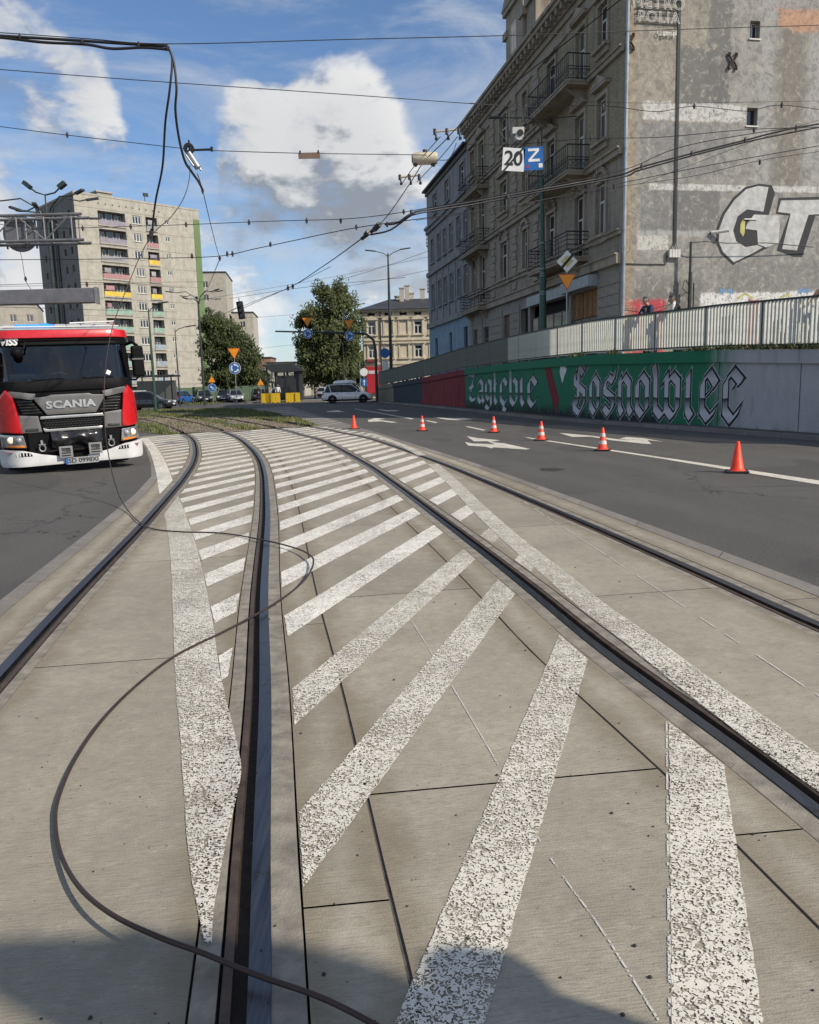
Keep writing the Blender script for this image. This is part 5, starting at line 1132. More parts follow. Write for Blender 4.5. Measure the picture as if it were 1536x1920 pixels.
# ---- tram shelter, yellow barriers, hoarding
M_POST = pmat('shelter_steel', (.05, .052, .055), .5, .4); M_YEL = pmat('barrier_yellow', (.62, .40, .01), .6, var=.2)
sh = thing('tram_shelter', 'glass tram stop shelter with dark sloping roof beyond the crossing', 'shelter', (-15.4, 86, 0), 0)
part('roof', M_POST, lambda q: (q.prism([(0, 4.05), (3.2, 4.10), (4.35, 3.30), (1.0, 3.22)], (0, 0, 0), mX, (0, 0, 1), (0, 3.4, 0))), sh)
for i, x in enumerate((.45, 1.0, 1.5, 3.2, 3.9)): part('post', M_POST, lambda q: q.bx(x - .07, x + .07, .3 + (i % 2) * 2, .45 + (i % 2) * 2, 0, 3.45 if x > 1 else 3.9), sh)
part('end_wall', M_POST, lambda q: q.bx(3.3, 4.0, .5, 2.8, .1, 3.25), sh); part('glass_wall', M_GLASSC, lambda q: q.bx(1.1, 3.2, 2.6, 2.65, .5, 2.9), sh); part('timetable', M_BALC[1], lambda q: q.bx(1.35, 2.0, 2.4, 2.5, 1.6, 2.6), sh); part('seat', M_FRAMEB, lambda q: q.bx(1.3, 3.0, 1.9, 2.3, .4, .5), sh)
plat = MB(); plat.bx(-17.5, -8.0, 84.2, 92, 0, .18); struct(plat.build('tram_platform', M_KERB))
bar = MB(); bar.bx(-.24, .24, -.03, .03, .05, 1.0); bar.bx(-.24, -.16, -.2, .2, 0, .05); bar.bx(.16, .24, -.2, .2, 0, .05); barme = bar.mesh('barrier_board', M_YEL)
lab = ['first', 'second', 'third', 'fourth', 'fifth', 'sixth', 'seventh', 'eighth']
for i, x in enumerate((-15.0, -14.5, -14.0, -13.5, -12.4, -11.9, -11.4)): tag(link('barrier_board', barme, None, (x, 83.6 + (i % 2) * .12, .02)), lab[i] + ' yellow barrier board from the left in front of the tram shelter', 'barrier', 'yellow barriers at the tram stop')
can = thing('entrance_canopy', 'dark steel and glass canopy at the foot of the tower block', 'canopy', (-27.6, 80, 0), .0); part('canopy_roof', M_POST, lambda q: q.bx(-.4, 4.4, 0, 2.5, 2.95, 3.15), can)
for x in (.1, 1.2, 2.4, 3.4, 4.1): part('post', M_POST, lambda q: q.bx(x - .06, x + .06, .1, .22, 0, 2.95), can)
part('glass_wall', M_GLASSC, lambda q: q.bx(.1, 4.1, 1.8, 1.84, .4, 2.6), can)
bn = thing('banner', 'white printed banner hanging behind the fire engine mirror', 'banner', (-25.8, 74, .9), 0); part('sheet', M_FRAME, lambda q: q.bx(0, 1.7, 0, .03, 0, .75), bn); me = text_mesh('BUDOWA', .34, extrude=.004); frame_mesh(me, (.85, -.012, .45), (1, 0, 0), (0, 0, 1)); me.materials.append(M_FDARK); link('lettering', me, bn)
for x in (0, 1.66): part('post', M_FDARK, lambda q: q.bx(x, x + .05, .035, .08, -.9, .8), bn)
hd_ = thing('green_hoarding', 'dark green hoarding along the foot of the tower', 'fence', (-30, 112, 0), .55)
for k in range(9): part('panel', MATS['green_plinth'], lambda q: q.bx(k * 1.2 + .02, k * 1.2 + 1.18, -.03, .03, .05, 2.0), hd_)

# ---- street lamps, masts, signs
M_MAST = pmat('mast_green', (.035, .085, .062), .5, .2, var=.25, scale=2, dirt=.4); M_MASTD = pmat('mast_dark', (.035, .05, .046), .5, .2, var=.2); M_GALV = pmat('galvanised', (.30, .31, .32), .5, .7, var=.2); M_LAMP = pmat('lamp_head', (.05, .052, .055), .4, .3)
def multi_mast(label, base, h, sp, sc=1.):
    t = thing('lamp_mast', label, 'street lamp', base, 0, 'multi-arm lamp masts'); part('pole', M_MASTD, lambda q: q.tube([(0, 0, 0), (0, 0, h * .5), (0, 0, h)], [.13, .11, .08], 8), t)
    for i in range(8):
        a = i * math.pi / 4 + .2; ex = sp * (.75 + .25 * math.sin(i * 2.1)); dz = .5 + .4 * math.cos(i * 1.7)
        d = Vector((math.cos(a), math.sin(a), 0)); arm = part('arm', M_MASTD, lambda q: q.tube([Vector((0, 0, h - .1)), d * ex * .15 + Vector((0, 0, h + dz * .7)), d * ex * .45 + Vector((0, 0, h + dz * 1.25)), d * ex * .8 + Vector((0, 0, h + dz * 1.1)), d * ex + Vector((0, 0, h + dz * 1.2))], .035, 6), t)
        part('lamp_head', M_LAMP, lambda q: q.box(d * (ex + .22) + Vector((0, 0, h + dz * 1.22)), (.62, .2, .09), 0, Matrix.Rotation(a, 3, 'Z') @ Matrix.Rotation(-.15, 3, 'Y')), arm)
    return t
multi_mast('near multi-arm lamp mast above the fire engine with spidery arms', (-18.0, 42, 0), 10.2, 2.7)
t = multi_mast('multi-arm lamp mast in front of the green tower edge', (-19.75, 78, 0), 9.8, 2.5); M_T = t
up = part('top_arm', M_MASTD, lambda q: (q.tube([(-18, 42, 10.2), (-18, 42, 11.45), (-18.45, 42, 11.6), (-18.75, 42, 11.85)], .04, 6), q.tube([(-18, 42, 11.45), (-17.5, 42, 11.55), (-17.2, 42, 11.8)], .04, 6), q.box((-18.85, 42, 11.95), (.42, .3, .2), 0, Matrix.Rotation(.7, 3, 'Y')), q.box((-17.1, 42, 11.9), (.42, .3, .2), 0, Matrix.Rotation(-.6, 3, 'Y'))), None)
up.parent = [o for o in COL.objects if o.name == 'lamp_mast'][0]; up.matrix_parent_inverse = Matrix.Translation((-18, 42, 0)).inverted()
def simple_lamp(label, base, h, arms, r=.1, mat=None):
    t = thing('street_lamp', label, 'street lamp', base, 0, 'street lamps'); part('pole', mat or M_MASTD, lambda q: q.tube([(0, 0, -2.5 if base[2] > .5 else 0), (0, 0, h * .55), (0, 0, h)], [r, r * .85, r * .4], 8), t)
    for dx, dz in arms:
        ar = part('arm', mat or M_MASTD, lambda q: q.tube([(0, 0, h - .3), (dx * .3, 0, h), (dx, 0, h + dz)], .035, 6), t); part('lamp_head', M_LAMP, lambda q: q.box((dx * 1.25, 0, h + dz + .02), (abs(dx) * .55 + .25, .25, .08), 0, Matrix.Rotation(-math.copysign(.12, dx), 3, 'Y')), ar)
    return t
simple_lamp('tall dark double-arm street lamp in front of the cream house', (-1.38, 76, 1.4), 12.2, ((-1.3, .25), (1.3, .35)), .17)
simple_lamp('slim green pole standing left of the fire engine mirror', (-18.9, 60, 0), 7.6, ((.9, .35),), .11, M_MAST); simple_lamp('thin curved-arm lamp before the tower with small windows', (-21.3, 75, 0), 7.2, ((1.2, .2),), .08)
simple_lamp('thin distant pole right of the tall tree', (-7.1, 92, 0), 6.5, ((-.6, .1),), .06); simple_lamp('pale slim pole standing just left of the cream house', (-5.5, 96, 0), 11, ((.5, .1),), .07, M_GALV)
M_ORG = pmat('sign_orange', (.85, .30, .012), .45, var=.08); M_SRED = pmat('sign_red_border', (.52, .05, .02), .45); M_SBLUE = pmat('sign_blue', (.012, .12, .38), .4, var=.1); M_SWH = pmat('sign_white', (.72, .72, .70), .45, var=.08); M_SBK = pmat('sign_black', (.015, .015, .015), .5); M_SYEL = pmat('sign_yellow', (.55, .48, .18), .5)
def yield_sign(par, c, s):                              # inverted triangle facing -y
    h = s * .87; o = Vector(c); pl = part('yield_plate', M_SRED, lambda q: q.prism([(-s / 2, h / 2), (s / 2, h / 2), (0, -h / 2)], o, mX, (0, 0, 1), (0, .02, 0)), par)
    part('yield_face', M_ORG, lambda q: q.prism([(-s * .44, h * .455), (s * .44, h * .455), (0, -h * .40)], o + Vector((0, -.006, 0)), mX, (0, 0, 1), (0, .004, 0)), pl)
def round_sign(par, c, r, arrows=True):
    o = Vector(c); pl = part('sign_disc', M_SWH, lambda q: q.cyl(o, o + Vector((0, .02, 0)), r, n=28), par); part('sign_face', M_SBLUE, lambda q: q.cyl(o + Vector((0, -.006, 0)), o + Vector((0, -.002, 0)), r * .94, n=28), pl)
    if arrows:
        for k in range(3):
            a0 = k * 2.094 + .25
            def arc(q):
                P = [(math.cos(a0 + t), math.sin(a0 + t)) for t in [i * 1.15 / 8 for i in range(9)]]
                poly = [(x * r * .70, y_ * r * .70) for x, y_ in P] ; inn = [(x * r * .48, y_ * r * .48) for x, y_ in P]
                for i in range(8): q.face([o + Vector((poly[i][0], -.009, poly[i][1])), o + Vector((poly[i + 1][0], -.009, poly[i + 1][1])), o + Vector((inn[i + 1][0], -.009, inn[i + 1][1])), o + Vector((inn[i][0], -.009, inn[i][1]))])
                e = a0 + 1.15; d = Vector((math.cos(e), 0, math.sin(e))); tn = Vector((-math.sin(e), 0, math.cos(e))); q.face([o + d * r * .84 + Vector((0, -.009, 0)), o + d * r * .32 + Vector((0, -.009, 0)), o + d * r * .58 + tn * r * .34 + Vector((0, -.009, 0))])
            part('arrow', M_SWH, arc, pl)
    else: part('arrow', M_SWH, lambda q: (q.box(o + Vector((0, -.009, 0)), (.12 * r / .4, .004, 1.1 * r), 0, Matrix.Rotation(R(-45), 3, 'Y')), q.face([o + Vector((.5 * r, -.011, -.5 * r)), o + Vector((.5 * r, -.011, .15 * r)), o + Vector((-.15 * r, -.011, -.5 * r))])), pl)
t = thing('sign_post', 'orange yield triangle over blue roundabout sign on left post', 'traffic sign', (-15.75, 74, 0)); part('post', M_GALV, lambda q: q.cyl((0, .05, 0), (0, .05, 5.2), .04, n=8), t); yield_sign(t, (.0, 0, 4.75), 1.15); round_sign(t, (0, 0, 3.45), .54)
t = thing('sign_post', 'small keep-right sign under orange triangle by the parked cars', 'traffic sign', (-19.9, 82, 0)); part('post', M_GALV, lambda q: q.cyl((0, .05, 0), (0, .05, 3.2), .04, n=8), t); round_sign(t, (0, 0, 1.75), .42, False); part('warning_plate', M_ORG, lambda q: q.prism([(-.36, 0), (.36, 0), (0, .62)], (0, 0, 2.3), mX, (0, 0, 1), (0, .02, 0)), t)
t = thing('sign_post', 'small orange warning triangle on a post before the shelter', 'traffic sign', (-15.1, 83, 0)); part('post', M_GALV, lambda q: q.cyl((0, .05, 0), (0, .05, 2.6), .035, n=8), t); part('warning_plate', M_ORG, lambda q: q.prism([(-.36, 0), (.36, 0), (0, .62)], (0, 0, 1.9), mX, (0, 0, 1), (0, .02, 0)), t)
t = thing('sign_post', 'white no-entry plate and blue arrow sign beside the cream house', 'traffic sign', (-4.5, 86, 0)); part('post', M_GALV, lambda q: q.cyl((0, .05, 0), (0, .05, 3.4), .04, n=8), t); part('plate', M_SWH, lambda q: q.cyl((0, 0, 3.0), (0, .02, 3.0), .42, n=20), t); part('plate', M_SBLUE, lambda q: q.bx(-.3, .3, -.0, .02, 1.5, 2.3), t); part('arrow', M_SWH, lambda q: (q.bx(-.05, .05, -.008, -.002, 1.6, 2.0), q.face([(-.16, -.006, 2.0), (.16, -.006, 2.0), (0, -.006, 2.2)])), t)
t = thing('sign_post', 'blue disc and plates on the dark lamp beside the fence end', 'traffic sign', (-1.9, 75, 1.4)); part('post', M_GALV, lambda q: q.cyl((0, .08, -.5), (0, .08, 4.0), .04, n=8), t); part('plate', M_SBLUE, lambda q: q.cyl((0, 0, 3.1), (0, .02, 3.1), .45, n=20), t); part('plate', M_SWH, lambda q: q.bx(-.28, .28, 0, .02, .9, 2.4), t)
t = thing('overhead_sign_mast', 'curved dark mast with long arm carrying two pairs of overhead signs', 'traffic sign', (-2.7, 73, 0))
part('mast', M_MASTD, lambda q: q.tube([(0, 0, 0), (0, 0, 4.6), (-.15, 0, 5.6), (-.8, 0, 6.15), (-1.6, 0, 6.25), (-9.0, 0, 6.6)], [.14, .13, .12, .11, .10, .07], 10), t)
for x, z in ((-6.05, 6.3), (-2.3, 6.0)): round_sign(t, (x, -.2, z), .44); yield_sign(t, (x, -.2, z + 1.0), .95)
t = thing('traffic_light', 'dark traffic signal head hanging from span wires', 'traffic light', (-8.05, 40, 5.35)); t.rotation_euler.y = -.12; part('housing', M_SBK, lambda q: (q.bx(-.15, .15, -.12, .12, -.42, .42), q.bx(-.02, .02, -.02, .02, .42, .6)), t, bevel=.02)
for z in (.27, 0, -.27): part('visor', M_SBK, lambda q: q.lathe([(.11, -.28), (.115, -.12)], 12, (0, 0, z), 0, 'y'), t); part('lens', gmat('lens_dark', (.03, .03, .03), .2) if 'lens_dark' not in MATS else MATS['lens_dark'], lambda q: q.cyl((0, -.125, z), (0, -.118, z), .1, n=12), t)

# ---- truss gantry and beam at the left
M_TRS = pmat('truss_grey', (.20, .20, .205), .5, .5, var=.2)
t = thing('truss_gantry', 'grey lattice sign gantry with round plate, back view, upper left', 'gantry', (-24, 30, 0)); Z0, Z1 = 7.05, 7.95
def lattice(q):
    for y_ in (0, .7):
        for z in (Z0, Z1): q.cyl((0, y_, z), (12.4, y_, z - .02), .055, n=8)
    for k in range(13):
        q.cyl((k, 0, Z0), (k, 0, Z1), .03, n=6); q.cyl((k, .7, Z0), (k, .7, Z1), .03, n=6); q.cyl((k, 0, Z0), (k, .7, Z0), .025, n=5)
        if k < 12: q.cyl((k, 0, Z0 if k % 2 else Z1), (k + 1, 0, Z1 if k % 2 else Z0), .028, n=5); q.cyl((k, 0, Z1), (k + 1, .7, Z1), .022, n=5)
part('lattice', M_TRS, lattice, t); part('leg', M_TRS, lambda q: q.cyl((0, .35, 0), (0, .35, Z1 + .2), .18, n=10), t); part('round_plate', M_TRS, lambda q: (q.cyl((9.75, .80, 7.45), (9.75, .84, 7.45), .66, n=30), q.bx(9.2, 9.26, .76, .80, 6.9, 8), q.bx(10.3, 10.36, .76, .80, 6.9, 8)), t)
t = thing('steel_beam', 'plain grey boxed steel beam ending above the fire engine', 'beam', (-24, 24, 0)); part('beam', M_TRS, lambda q: q.bx(0, 14.95, -.15, .15, 4.13, 4.55), t, bevel=.02); part('end_plate', M_GALV, lambda q: q.bx(14.952, 14.98, -.17, .17, 4.1, 4.58), t); part('column', M_TRS, lambda q: q.bx(-.2, .2, -.2, .2, 0, 4.13), t)

# ---- green pole on the terrace, hanging line signs, priority sign
def terr(Y_): return wtop(Y_) + .02
gp = A(1018, 600, 36.4); t = thing('tram_pole', 'tall green tram pole with pale bands behind the slatted fence', 'pole', (gp.x, 36.4, terr(36.4))); zt = A(1015, 335, 36.4).z - terr(36.4)
part('pole', M_MAST, lambda q: q.tube([(0, 0, 0), (0, 0, 1.2), (0, 0, 3.7), (0, 0, 3.72), (-.05, 0, zt)], [.17, .16, .145, .115, .085], 12), t); part('base_sleeve', M_MAST, lambda q: q.cyl((0, 0, 0), (0, 0, 1.3), .20, n=12), t)
for z in (2.9, 3.0, 3.7, 3.8, 4.0, 5.1): part('band', M_GALV, lambda q: q.cyl((-.01, 0, z), (-.01, 0, z + .035), .155 if z < 3.6 else .135, n=12), t)
ztop = A(1013, 225, 36.4).z - terr(36.4); part('top_tube', M_FDARK, lambda q: q.tube([(-.05, 0, zt), (-.06, 0, ztop - .5), (-.2, 0, ztop - .1), (-.6, 0, ztop + .1), (-2.0, 0, ztop + .15)], .025, 6), t); part('top_tube', M_FDARK, lambda q: q.tube([(-.06, 0, ztop - .45), (.2, 0, ztop + .05), (1.9, 0, ztop + .15)], .02, 6), t)
part('lamp_head', M_LAMP, lambda q: q.box((-2.1, 0, ztop + .16), (.55, .2, .07)), t); part('lamp_head', M_LAMP, lambda q: q.box((2.1, 0, ztop + .17), (.55, .2, .07)), t)
c = A(975, 250, 33.9); t = thing('ring_camera', 'small white camera unit inside a wire hoop above the 20 sign', 'camera', (c.x, c.y, c.z)); part('hoop', M_FDARK, lambda q: q.tube([(.72 * math.cos(a) - .1, 0, .62 * math.sin(a) + .25) for a in [6.283 * k / 28 for k in range(29)]], .012, 5), t); part('housing', M_FRAME, lambda q: (q.bx(-.3, .16, -.1, .2, -.02, .22), q.cyl((-.02, -.08, -.1), (-.02, .2, -.1), .17, n=12)), t); part('lens', M_SBK, lambda q: q.cyl((.0, -.12, .0), (.0, -.085, .0), .13, n=14), t); part('strut', M_FDARK, lambda q: (q.cyl((-.42, 0, -.85), (-.45, 0, .9), .02, n=5), q.cyl((.1, 0, .2), (.12, 0, .95), .015, n=5), q.cyl((.1, 0, .3), (.2, 0, .9), .015, n=5)), t)
c = A(963, 299, 33.5); t = thing('hanging_sign', 'white square sign reading 20 with a slash, hung on wires', 'sign', tuple(c)); t.rotation_euler = (0, R(4.5), 0); part('plate', M_SWH, lambda q: q.bx(-.44, .44, 0, .03, -.44, .44), t); me = text_mesh('20', .78, extrude=.004, spacing=.95, offset=.012); frame_mesh(me, (0, -.008, 0.02), (1, 0, 0), (0, 0, 1)); me.materials.append(M_SBK); link('digits', me, t); part('slash', M_SBK, lambda q: q.box((0, -.016, 0), (.07, .006, 1.18), 0, Matrix.Rotation(R(39), 3, 'Y')), t); part('hanger', M_FDARK, lambda q: (q.bx(-.1, -.07, .03, .05, .4, .95), q.bx(.3, .33, .03, .05, .4, .9)), t)
c = A(1001, 297, 33.5); t = thing('hanging_sign', 'blue square sign with white letter Z hung beside the 20 sign', 'sign', tuple(c)); t.rotation_euler = (0, R(-2), 0); part('plate', M_SBLUE, lambda q: q.bx(-.40, .40, 0, .03, -.44, .44), t); part('letter', M_SWH, lambda q: (q.bx(-.22, .22, -.010, -.004, .28, .38), q.bx(-.22, .24, -.010, -.004, -.12, -.02), q.prism([(.10, .279), (.22, .279), (-.08, -.019), (-.20, -.019)], (0, -.010, 0), mX, (0, 0, 1), (0, .006, 0))), t); part('square', M_SWH, lambda q: q.bx(.19, .35, -.010, -.004, -.36, -.20), t); part('square', pmat('sign_dark_red', (.25, .05, .10), .5), lambda q: q.bx(-.32, -.20, -.010, -.004, -.36, -.24), t)
c = A(1063, 598, 33.7); t = thing('priority_sign', 'white diamond end-of-priority sign over orange yield triangle on thin post', 'traffic sign', (c.x, 33.7, terr(33.7))); zc = A(1063, 490, 33.7).z - terr(33.7); zy = A(1063, 529, 33.7).z - terr(33.7)
part('post', M_GALV, lambda q: q.cyl((.02, .05, 0), (0, .05, zc + .3), .035, n=8), t); d_ = part('diamond_plate', M_SWH, lambda q: q.box((0, 0, zc), (.62, .02, .62), 0, Matrix.Rotation(R(45), 3, 'Y')), t); part('diamond_centre', M_SYEL, lambda q: q.box((0, -.013, zc), (.36, .004, .36), 0, Matrix.Rotation(R(45), 3, 'Y')), d_); part('bar', M_SBK, lambda q: q.box((0, -.018, zc), (.11, .004, .66), 0, Matrix.Rotation(R(42), 3, 'Y')), d_)
yield_sign(t, (.0, 0, zy), .74)
# ================================================================ overhead wires
M_WIRE = pmat('wire_dark', (.022, .022, .024), .6, .3); M_CABLE = pmat('cable_black', (.016, .016, .017), .5); M_COPPER = pmat('contact_wire', (.055, .036, .030), .5, .4, var=.25, scale=8); M_INS = pmat('insulator_brown', (.045, .026, .021), .35, var=.2); M_INSW = pmat('insulator_cream', (.50, .44, .33), .45, var=.2)
WG = 'overhead tram wires'
def wire(label, pts, r=.008, mat=None, n=None, clips=(), name='overhead_wire', ins=None):
    P = [A(*q) for q in pts]; S = spline(P, n or max(12, len(P) * 10)) if len(P) > 2 else [P[0].lerp(P[1], k / 24) - Vector((0, 0, .12 * (P[0] - P[1]).length / 20 * 4 * (k / 24) * (1 - k / 24))) for k in range(25)]
    t = thing(name, label, 'wire', tuple(S[0]), 0, WG); inv = Matrix.Translation(S[0]).inverted()
    q = MB(); q.tube(S, r, 6); o = q.build('strand', mat or M_WIRE, t, smooth=True); o.matrix_parent_inverse = inv
    for c in clips:
        p = A(*c); q = MB(); s_ = p.y / 1480; q.cyl(p + Vector((0, 0, 4.6 * s_)), p - Vector((0, 0, 4.6 * s_)), 1.5 * s_, n=8); q.cyl(p + Vector((0, 0, 1.8 * s_)), p - Vector((0, 0, 1.8 * s_)), 2.5 * s_, n=8); o = q.build('clamp', ins or M_INS, t); o.matrix_parent_inverse = inv
    return t
wire('thin wire crossing the very top from the left cable clamp', [(-80, 58, 12), (0, 61, 12), (160, 72, 12), (315, 82, 12), (640, 74, 12.5), (960, 66, 13), (1240, 56, 14), (1600, 45, 15)], .006, None, None)
wire('upper thick black feeder cable of the clamped pair at top left', [(-80, 62, 12), (0, 67, 12), (150, 76, 12), (240, 82, 12), (315, 86, 12)], .019, M_CABLE, clips=((37, 68, 11.98), (154, 77, 11.98), (260, 83, 11.98), (314, 88, 11.98)), name='feeder_cable')
wire('lower sagging black feeder cable of the clamped pair at top left', [(-80, 66, 12), (0, 70, 12), (80, 79, 12), (160, 83, 12), (210, 91, 12), (265, 89, 12), (300, 91, 12), (316, 93, 12)], .019, M_CABLE, name='feeder_cable')
wire('black feeder cable dropping left from the clamp to the tower balcony height', [(315, 88, 12), (323, 110, 12), (318, 170, 12), (310, 230, 12.2), (305, 310, 12.5), (293, 370, 13), (288, 405, 13.2), (286, 432, 13.3)], .017, M_CABLE, name='feeder_cable')
wire('black feeder cable dropping right from the clamp to the pulley', [(316, 88, 12), (326, 118, 12), (331, 165, 12), (329, 205, 12.1), (335, 255, 12.3), (346, 300, 12.5), (358, 320, 12.8), (372, 340, 13.2), (380, 356, 13.5)], .019, M_CABLE, name='feeder_cable')
wire('wire running steadily down to the right across the upper sky', [(-60, 124, 14), (0, 130, 14), (300, 153, 14.5), (620, 175, 15), (925, 197, 16), (1000, 200, 17)], .0065)
wire('wire from the left edge to the pulley insulator', [(-60, 229, 16), (0, 237, 16), (125, 253, 16), (350, 279, 16)], .0065, clips=((126, 253, 16),))
wire('wire from the pulley insulator to the cream cylinder insulator carrying a plate', [(354, 281, 16), (395, 282, 16), (560, 287, 17), (770, 290, 18), (800, 291, 18.5)], .0075)
t = thing('wire_plate', 'small brown plate hanging from the wire in mid-sky', 'plate', tuple(A(580, 291, 17.0))); part('plate', pmat('brown_plate', (.19, .12, .085), .6), lambda q: (q.bx(-.22, .22, -.01, .01, -.065, .05)), t); part('clip', M_SBK, lambda q: (q.bx(-.2, -.17, -.02, .02, .04, .09), q.bx(.17, .2, -.02, .02, .04, .09)), t)
t = thing('pulley_insulator', 'dark pulley and section insulator hanging where the wire broke', 'insulator', tuple(A(358, 292, 15.8)))
part('wheel', M_SBK, lambda q: q.lathe([(.04, -.03), (.10, -.03), (.085, 0), (.10, .03), (.04, .03)], 16, (-.03, 0, .13), 0, 'y'), t); part('rod', M_SBK, lambda q: (q.cyl((.0, 0, .1), (.40, 0, .105), .022, n=8), q.box((.40, 0, .11), (.04, .05, .08)), q.cyl((-.02, 0, .1), (-.02, 0, .28), .02, n=6)), t); part('insulator_body', M_GALV, lambda q: (q.cyl((-.04, 0, .05), (.12, 0, -.22), .055, .06, 10), q.cyl((.02, .06, .02), (.16, .06, -.25), .02, n=6), q.cyl((-.08, -.05, .0), (.05, -.05, -.2), .02, n=6)), t)
over = [(356, 310, 15.8), (355, 335, 15.6), (345, 370, 15.2), (322, 405, 14.8), (287, 438, 14.3), (262, 482, 13.8), (238, 540, 13.4), (215, 600, 13.0), (205, 640, 12.7), (197, 700, 12.3), (195, 770, 11.9), (200, 830, 11.5), (211, 890, 11.0), (224, 930, 10.5)]
gpx = [(240, 957), (258, 976), (285, 991), (340, 997), (420, 1000), (500, 1014), (555, 1028), (580, 1040), (588, 1052), (580, 1075), (555, 1103), (500, 1141), (420, 1184), (330, 1229), (255, 1286), (190, 1352), (140, 1425), (110, 1495), (104, 1545), (115, 1605), (150, 1665), (210, 1715), (300, 1758), (380, 1787), (480, 1828), (580, 1862), (640, 1888), (700, 1920), (800, 1975)]
lift = [.03, .02, .014, .012, .014, .03, .04, .05, .05, .04, .03, .03, .012, .012, .012, .012, .012, .014, .014, .02, .04, .06, .07, .05, .035, .04, .04, .03, .02]
P = [A(*q) for q in over] + [G(a, b, z) for (a, b), z in zip(gpx, lift)]
t = thing('broken_wire', 'brown broken contact wire hanging from the pulley and looping over the tracks', 'wire', tuple(P[-1])); q = MB(); q.tube(spline(P, 420), .0074, 8); o = q.build('strand', M_COPPER, t, smooth=True); o.matrix_parent_inverse = Matrix.Translation(P[-1]).inverted()
for c_ in ((286, 437, 14.2), (284, 441, 14.2)): o = MB().cyl(A(*c_) + Vector((0, 0, .07)), A(*c_) - Vector((.03, 0, .07)), .03, n=8).build('splice_clamp', M_SBK, t); o.matrix_parent_inverse = Matrix.Translation(P[-1]).inverted()
wire('taut wire from the pulley down to the junction of span wires', [(370, 325, 15.8), (380, 357, 16.5), (395, 420, 20), (405, 460, 23), (412, 484, 25)], .009, clips=((380, 358, 16.5),))
wire('short wire from the span junction down to the lamp mast', [(412, 486, 25), (400, 515, 35), (390, 540, 55), (386, 556, 78)], .012, clips=((412, 484, 25), (426, 476, 25.5), (436, 476, 26)))
wire('long span wire crossing at tower mid-height rising to the right', [(-40, 488, 26), (0, 487, 26), (150, 486, 26), (300, 484, 25.5), (412, 480, 25), (480, 466, 24), (560, 449, 23), (640, 432, 22.5), (700, 422, 22), (830, 404, 22), (1000, 378, 23), (1160, 344, 25), (1350, 306, 25), (1600, 262, 25)], .011, clips=((507, 458, 23.5), (668, 426, 22.2), (360, 480, 25.2), (726, 421, 22), (1152, 350, 24.9), (1425, 304, 24.9)))
wire('companion wire just above the long span wire over the gable', [(-40, 415, 30), (60, 427, 30), (155, 427, 30), (250, 424, 30), (350, 421, 29), (470, 416, 28), (560, 413, 27), (637, 411, 26), (720, 403, 25), (830, 385, 24), (1010, 352, 24), (1170, 318, 24.5), (1300, 270, 24.5), (1600, 222, 24)], .011, clips=((62, 428, 30), (155, 428, 30), (245, 425, 29.9), (349, 421, 29), (467, 417, 28), (575, 414, 27), (639, 414, 26), (757, 397, 24.6)))
wire('thick black feeder cable climbing across the gable to the right edge', [(722, 421, 22.2), (745, 418, 22), (770, 401, 22), (800, 393, 22.5), (900, 376, 23), (1020, 354, 23.5), (1120, 336, 24), (1170, 326, 24), (1203, 313, 24), (1300, 287, 24), (1400, 262, 24), (1480, 242, 24), (1600, 222, 24)], .026, M_CABLE, clips=((771, 398, 22), (1203, 312, 23.9), (1297, 288, 23.9), (1397, 263, 23.9), (1493, 240, 23.9), (952, 368, 23.2)), name='feeder_cable')
wire('second thick feeder cable hugging the first across the facade', [(695, 440, 22.4), (730, 432, 22.2), (760, 412, 22.1), (785, 400, 22.3), (900, 381, 23), (1020, 358, 23.5), (1170, 331, 24), (1203, 318, 24), (1400, 266, 24), (1600, 226, 24)], .022, M_CABLE, name='feeder_cable')
wire('steep contact wire climbing from the section insulator past the cream cylinder', [(676, 447, 22.5), (720, 412, 21.5), (768, 345, 20), (795, 303, 19), (830, 268, 18.3), (862, 235, 17.8), (915, 195, 17), (1000, 128, 16), (1150, 10, 15), (1240, -60, 14)], .011, M_WIRE)
wire('left rod of the three-wire section by the cream insulator', [(753, 345, 19.8), (778, 310, 19.2), (800, 285, 18.7), (826, 256, 18.2)], .009); wire('right rod of the three-wire section by the cream insulator', [(782, 341, 19.8), (810, 312, 19.2), (835, 285, 18.7), (858, 256, 18.2)], .009)
wire('contact wire descending from the section insulator to the tree', [(676, 449, 22.5), (612, 495, 28), (545, 538, 40), (500, 556, 52), (430, 584, 80)], .016, clips=((540, 540, 40.), (549, 537, 40)))
t = thing('section_insulator', 'long dark section insulator at the crossing of the span wires', 'insulator', tuple(A(695, 436, 22.4))); inv = Matrix.Translation(t.location).inverted()
for a, b, r in (((678, 448), (702, 430), .05), ((702, 430), (712, 420), .075), ((686, 440), (692, 434), .075)):
    o = MB().cyl(A(*a, 22.5), A(*b, 22.3), r, n=8).build('body', M_SBK, t); o.matrix_parent_inverse = inv
t = thing('cylinder_insulator', 'cream cylinder signal unit strapped to the contact wires', 'insulator', tuple(A(797, 297, 18.9))); part('cylinder', M_INSW, lambda q: (q.lathe([(.0, -.29), (.11, -.28), (.135, -.2), (.135, .22), (.12, .28), (.0, .29)], 18, (0, 0, 0), 0, 'x')), t, smooth=40); part('clamp', M_SBK, lambda q: (q.cyl((-.24, -.02, -.16), (-.20, -.02, -.10), .05, n=8), q.cyl((0, -.02, .10), (0, -.02, .18), .05, n=8), q.cyl((.17, -.02, -.17), (.20, -.02, -.1), .05, n=8)), t); part('end_cap', M_SBK, lambda q: q.cyl((-.30, 0, 0), (-.27, 0, 0), .09, n=14), t)
